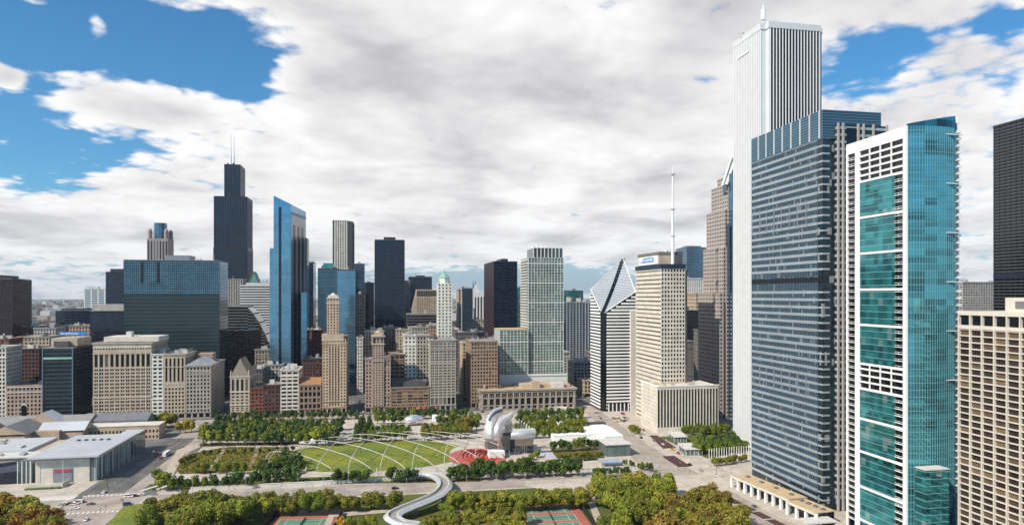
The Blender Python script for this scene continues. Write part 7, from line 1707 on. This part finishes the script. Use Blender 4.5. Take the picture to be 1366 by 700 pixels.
def car(x, y, a, col, where, kind='car'):
    key = (kind, col)
    lab = '%s %s %s' % (col, {'car': 'car', 'van': 'van', 'bus': 'bus'}[kind], where)
    if key not in cp or cp[key] is None:
        t = car_proto({'car': 'car', 'van': 'van', 'bus': 'city_bus'}[kind], lab, (col.replace(' ', '_'), cols[col]), kind == 'bus', kind == 'van'); cp[key] = t; t.location = (x, y, .1); t.rotation_euler = (0, 0, a); t['group'] = '%s %ss %s' % (col, kind, where); return t
    return dup(cp[key], (x, y, .1), a, lab, '%s %ss %s' % (col, kind, where))
E, Wd, Nd, Sd = -math.pi/2, math.pi/2, 0, math.pi
for px, py, a, c, k, w in ((139, 657, Wd, 'white', 'car', 'waiting at the museum corner of the crossing'), (115, 694, E, 'white', 'car', 'driving up the cross street at the bottom left'), (82, 674, Sd, 'silver', 'car', 'first in the queue on the left arm of the crossing'), (92, 673, Sd, 'black', 'car', 'second in the queue on the left arm of the crossing'),
    (99, 673, Sd, 'white', 'car', 'in the upper lane on the left arm of the crossing'), (104, 671, Sd, 'white', 'van', 'in the queue on the left arm of the crossing'), (109, 670, Sd, 'silver', 'car', 'last in the queue by the museum kerb'), (100, 679, Nd, 'white', 'car', 'in the lower lane left of the crossing'), (121, 673, Sd, 'grey', 'car', 'entering the crossing'), (172, 663, Nd, 'white', 'van', 'at the kerb under the garden corner'), (180, 662, Nd, 'black', 'car', 'behind the white van at the garden corner'), (171, 674, Nd, 'blue', 'van', 'parked beside the green belt'),
    (527, 652, Nd, 'black', 'car', 'alone on the lower road left of the footbridge'), (222, 607, Wd, 'white', 'bus', 'on the cross street beside the museum'), (208, 606, E, 'black', 'car', 'passing the white bus on the cross street'), (205, 604, E, 'silver', 'car', 'ahead of the black one beside the bus'), (188, 613, E, 'grey', 'car', 'beside the glass flank of the museum'), (214, 612, E, 'red', 'car', 'coming down the cross street behind the museum')):
    x, y = gp(px, py); car(x, y, a, c, w, k)
bd = Vector(gp(1000, 692)) - Vector(gp(890, 612)); ba = math.atan2(bd.y, bd.x)
bdv = [(897, 600, 'taxi yellow', 'on the boulevard beside the glass pavilions'), (920, 620, 'black', 'on the boulevard near the white poles'), (873, 588, 'grey', 'on the boulevard below the mast building'), (884, 593, 'white', 'on the boulevard beside the planting bed'), (858, 574, 'red', 'on the boulevard near the diamond tower'), (846, 568, 'white', 'on the boulevard under the diamond tower'), (838, 571, 'silver', 'on the boulevard beside the marquee'), (832, 562, 'black', 'at the top of the boulevard'), (824, 563, 'taxi yellow', 'at the top of the boulevard'), (829, 569, 'white', 'in the queue at the top of the boulevard'), (855, 584, 'black', 'passing the marquee on the boulevard'), (905, 605, 'red', 'by the glass pavilions on the boulevard'), (935, 628, 'silver', 'before the plaza steps on the boulevard'), (955, 634, 'white', 'at the colonnade end of the boulevard'), (1006, 676, 'grey', 'driving along the colonnade')]
for px, py, c, w in bdv: x, y = gp(px, py); car(x, y, ba + (0 if vr.random() < .5 else math.pi), c, w)
cl = list(cols)
for k in range(46):
    x = -330 + k*14.5 + vr.uniform(-3, 3); ln = vr.choice((709, 715, 721, 727)); c = vr.choice(['white', 'silver', 'black', 'grey', 'black', 'silver', 'red', 'taxi yellow']); car(x, ln, 0 if ln < 718 else math.pi, c, 'in the traffic along the avenue', 'bus' if (k % 11 == 5 and c == 'white') else 'car')
for sx in (-172, -162, -26, -20, 102, 108):
    for k in range(7): car(sx, 745 + k*vr.uniform(11, 15), Wd if vr.random() < .5 else E, vr.choice(['black', 'grey', 'silver', 'white']), 'in the side street between the avenue buildings')
for k in range(14): car(*gp(795 + vr.uniform(0, 45), 548 + vr.uniform(0, 14)), vr.choice((ba, 0, Wd)), vr.choice(['red', 'white', 'black', 'silver', 'grey']), 'at the busy corner below the diamond tower')
# ------------------------------------------------------------------ lamps, signals, people
def lamp_proto():
    t = thing('street_lamp', 'tall pale street lamp', 'street lamp'); b = MB(); b.tube([(0, 0, 0), (0, 0, .6), (0, 0, .61), (0, 0, 9)], [.28, .26, .13, .09], 7); b.build('pole', M['steel'], t); b = MB(); b.tube([(0, 0, 8.8), (1.2, 0, 9.4), (2.0, 0, 9.4)], .07, 5); b.build('arm', M['steel'], t); b = MB(); b.box(1.6, 2.5, -.18, .18, 9.25, 9.42); b.build('lamp_head', M['white_steel'], t); return t
lp = None
def lamp(x, y, rz, label, group):
    global lp
    if lp is None: lp = lamp_proto(); lp.location = (x, y, 0); lp.rotation_euler = (0, 0, rz); lp['label'] = label; lp['group'] = group; return
    dup(lp, (x, y, 0), rz, label, group)
for k in range(20): lamp(-118 + k*16, 463, -math.pi/2, 'pale street lamp along the far kerb of the lower road', 'lamps along the lower road far kerb')
for k in range(16): lamp(-118 + k*19, 434.5, math.pi/2, 'pale street lamp along the tree side of the lower road', 'lamps along the lower road near kerb')
for k in range(9): lamp(-144.5, 476 + k*24, math.pi, 'street lamp along the garden side of the cross street', 'lamps along the cross street')
for k in range(24): lamp(-300 + k*25, 704, math.pi/2, 'street lamp along the park side of the avenue', 'lamps along the avenue')
for k in range(12):
    p = Vector(gp(1010, 668)) + (Vector(gp(870, 580)) - Vector(gp(1010, 668)))*k/11; lamp(p.x, p.y, math.pi, 'street lamp along the pavement of the boulevard', 'lamps along the boulevard')
def signal(px, py, lab):
    x, y = gp(px, py); t = thing('traffic_signal', lab, 'traffic signal', (x, y, 0)); b = MB(); b.cyl(0, 0, .14, 0, 6.5, 6); b.build('pole', M['dark_metal'], t); b = MB(); b.tube([(0, 0, 6.2), (0, -4, 6.4)], .09, 5); b.build('arm', M['dark_metal'], t)
    for k in (0, 1): b = MB(); b.box(-.2, .2, -2 - k*1.8, -1.6 - k*1.8, 5.5, 6.3); b.build('signal_head', M['taxi'], t)
M['taxi'] = mat('taxi', (.45, .28, .02), streak=0)
signal(164, 678, 'dark traffic signal at the green belt corner of the crossing'); signal(84, 690, 'dark traffic signal at the lower left of the crossing'); signal(143, 652, 'dark traffic signal at the museum corner of the crossing'); signal(905, 626, 'dark traffic signal at the boulevard crossing nearest the park'); signal(956, 634, 'dark traffic signal at the boulevard crossing by the colonnade')
def person_mesh(seed):
    r = random.Random(seed); b = MB(); g = r.uniform(.1, .3)
    b.tube([(g, -.1, 0), (g*.4, -.09, .45), (0, -.06, .85)], [.07, .08, .11], 6); b.tube([(-g, .1, 0), (-g*.2, .09, .45), (0, .06, .85)], [.07, .08, .11], 6)
    b.tube([(0, 0, .8), (0, 0, 1.05), (.02, 0, 1.38), (.02, 0, 1.48)], [.15, .15, .20, .07], 8); b.tube([(.02, 0, 1.45), (.03, 0, 1.52), (.04, 0, 1.63), (.03, 0, 1.74)], [.06, .09, .11, .05], 7)
    for s in (-1, 1): b.tube([(.02, s*.2, 1.40), (.05*s, s*.24, 1.1), (.12*s + .06, s*.22, .84)], [.06, .05, .035], 5)
    return b
def person(x, y, a, c, where):
    b = person_mesh(int(x*10)); t = thing('person', 'person in %s clothes %s' % (c, where), 'person', (x, y, .14), a, 'people in %s %s' % (c, where)); b.build('body', M[{'dark': 'navy', 'red': 'banner_red', 'white': 'white_paint', 'blue': 'sign_blue'}[c]], t)
for px, py, w in ((137, 683, 'walking over the crossing at the lower left'), (134, 681, 'walking over the crossing at the lower left'), (141, 677, 'standing in the crossing'), (597, 646, 'crossing the footbridge bend kerb'), (975, 631, 'on the plaza by the colonnade'), (962, 628, 'on the plaza by the colonnade'), (948, 622, 'near the pole fence'), (1010, 652, 'beside the colonnade'), (890, 595, 'near the glass pavilions'), (552, 578, 'under the mirror sculpture'), (546, 576, 'under the mirror sculpture'), (560, 577, 'under the mirror sculpture'), (570, 585, 'on the plaza stairs'), (555, 592, 'on the plaza stairs')) + tuple((vr.uniform(640, 860), vr.uniform(590, 640), 'strolling between garden and boulevard') for _ in range(10)) + tuple((vr.uniform(900, 985), vr.uniform(606, 640), 'on the boulevard plaza') for _ in range(12)) + tuple((vr.uniform(420, 590), vr.uniform(596, 622), 'sitting out on the great lawn') for _ in range(14)) + tuple((vr.uniform(500, 620), vr.uniform(560, 590), 'around the sculpture plaza') for _ in range(14)):
    x, y = gp(px, py); person(x, y, vr.uniform(0, 6.28), vr.choice(['dark', 'dark', 'red', 'white', 'blue']), w)
# ------------------------------------------------------------------ air
def haze():
    b = MB(); b.box(-8990, 8990, -290, 20990, -1, 560); m = bpy.data.materials.new('haze'); m.use_nodes = True; nt = m.node_tree; nt.nodes.clear(); o = nt.nodes.new('ShaderNodeOutputMaterial'); v = nt.nodes.new('ShaderNodeVolumePrincipled')
    v.inputs['Color'].default_value = (.72, .84, 1, 1); v.inputs['Density'].default_value = HAZE; v.inputs['Anisotropy'].default_value = .3; nt.links.new(v.outputs[0], o.inputs['Volume'])
    tag(b.build('haze', m), 'thin pale blue air over the whole city', 'haze', kind='stuff')
HAZE = 3.4e-5
haze()
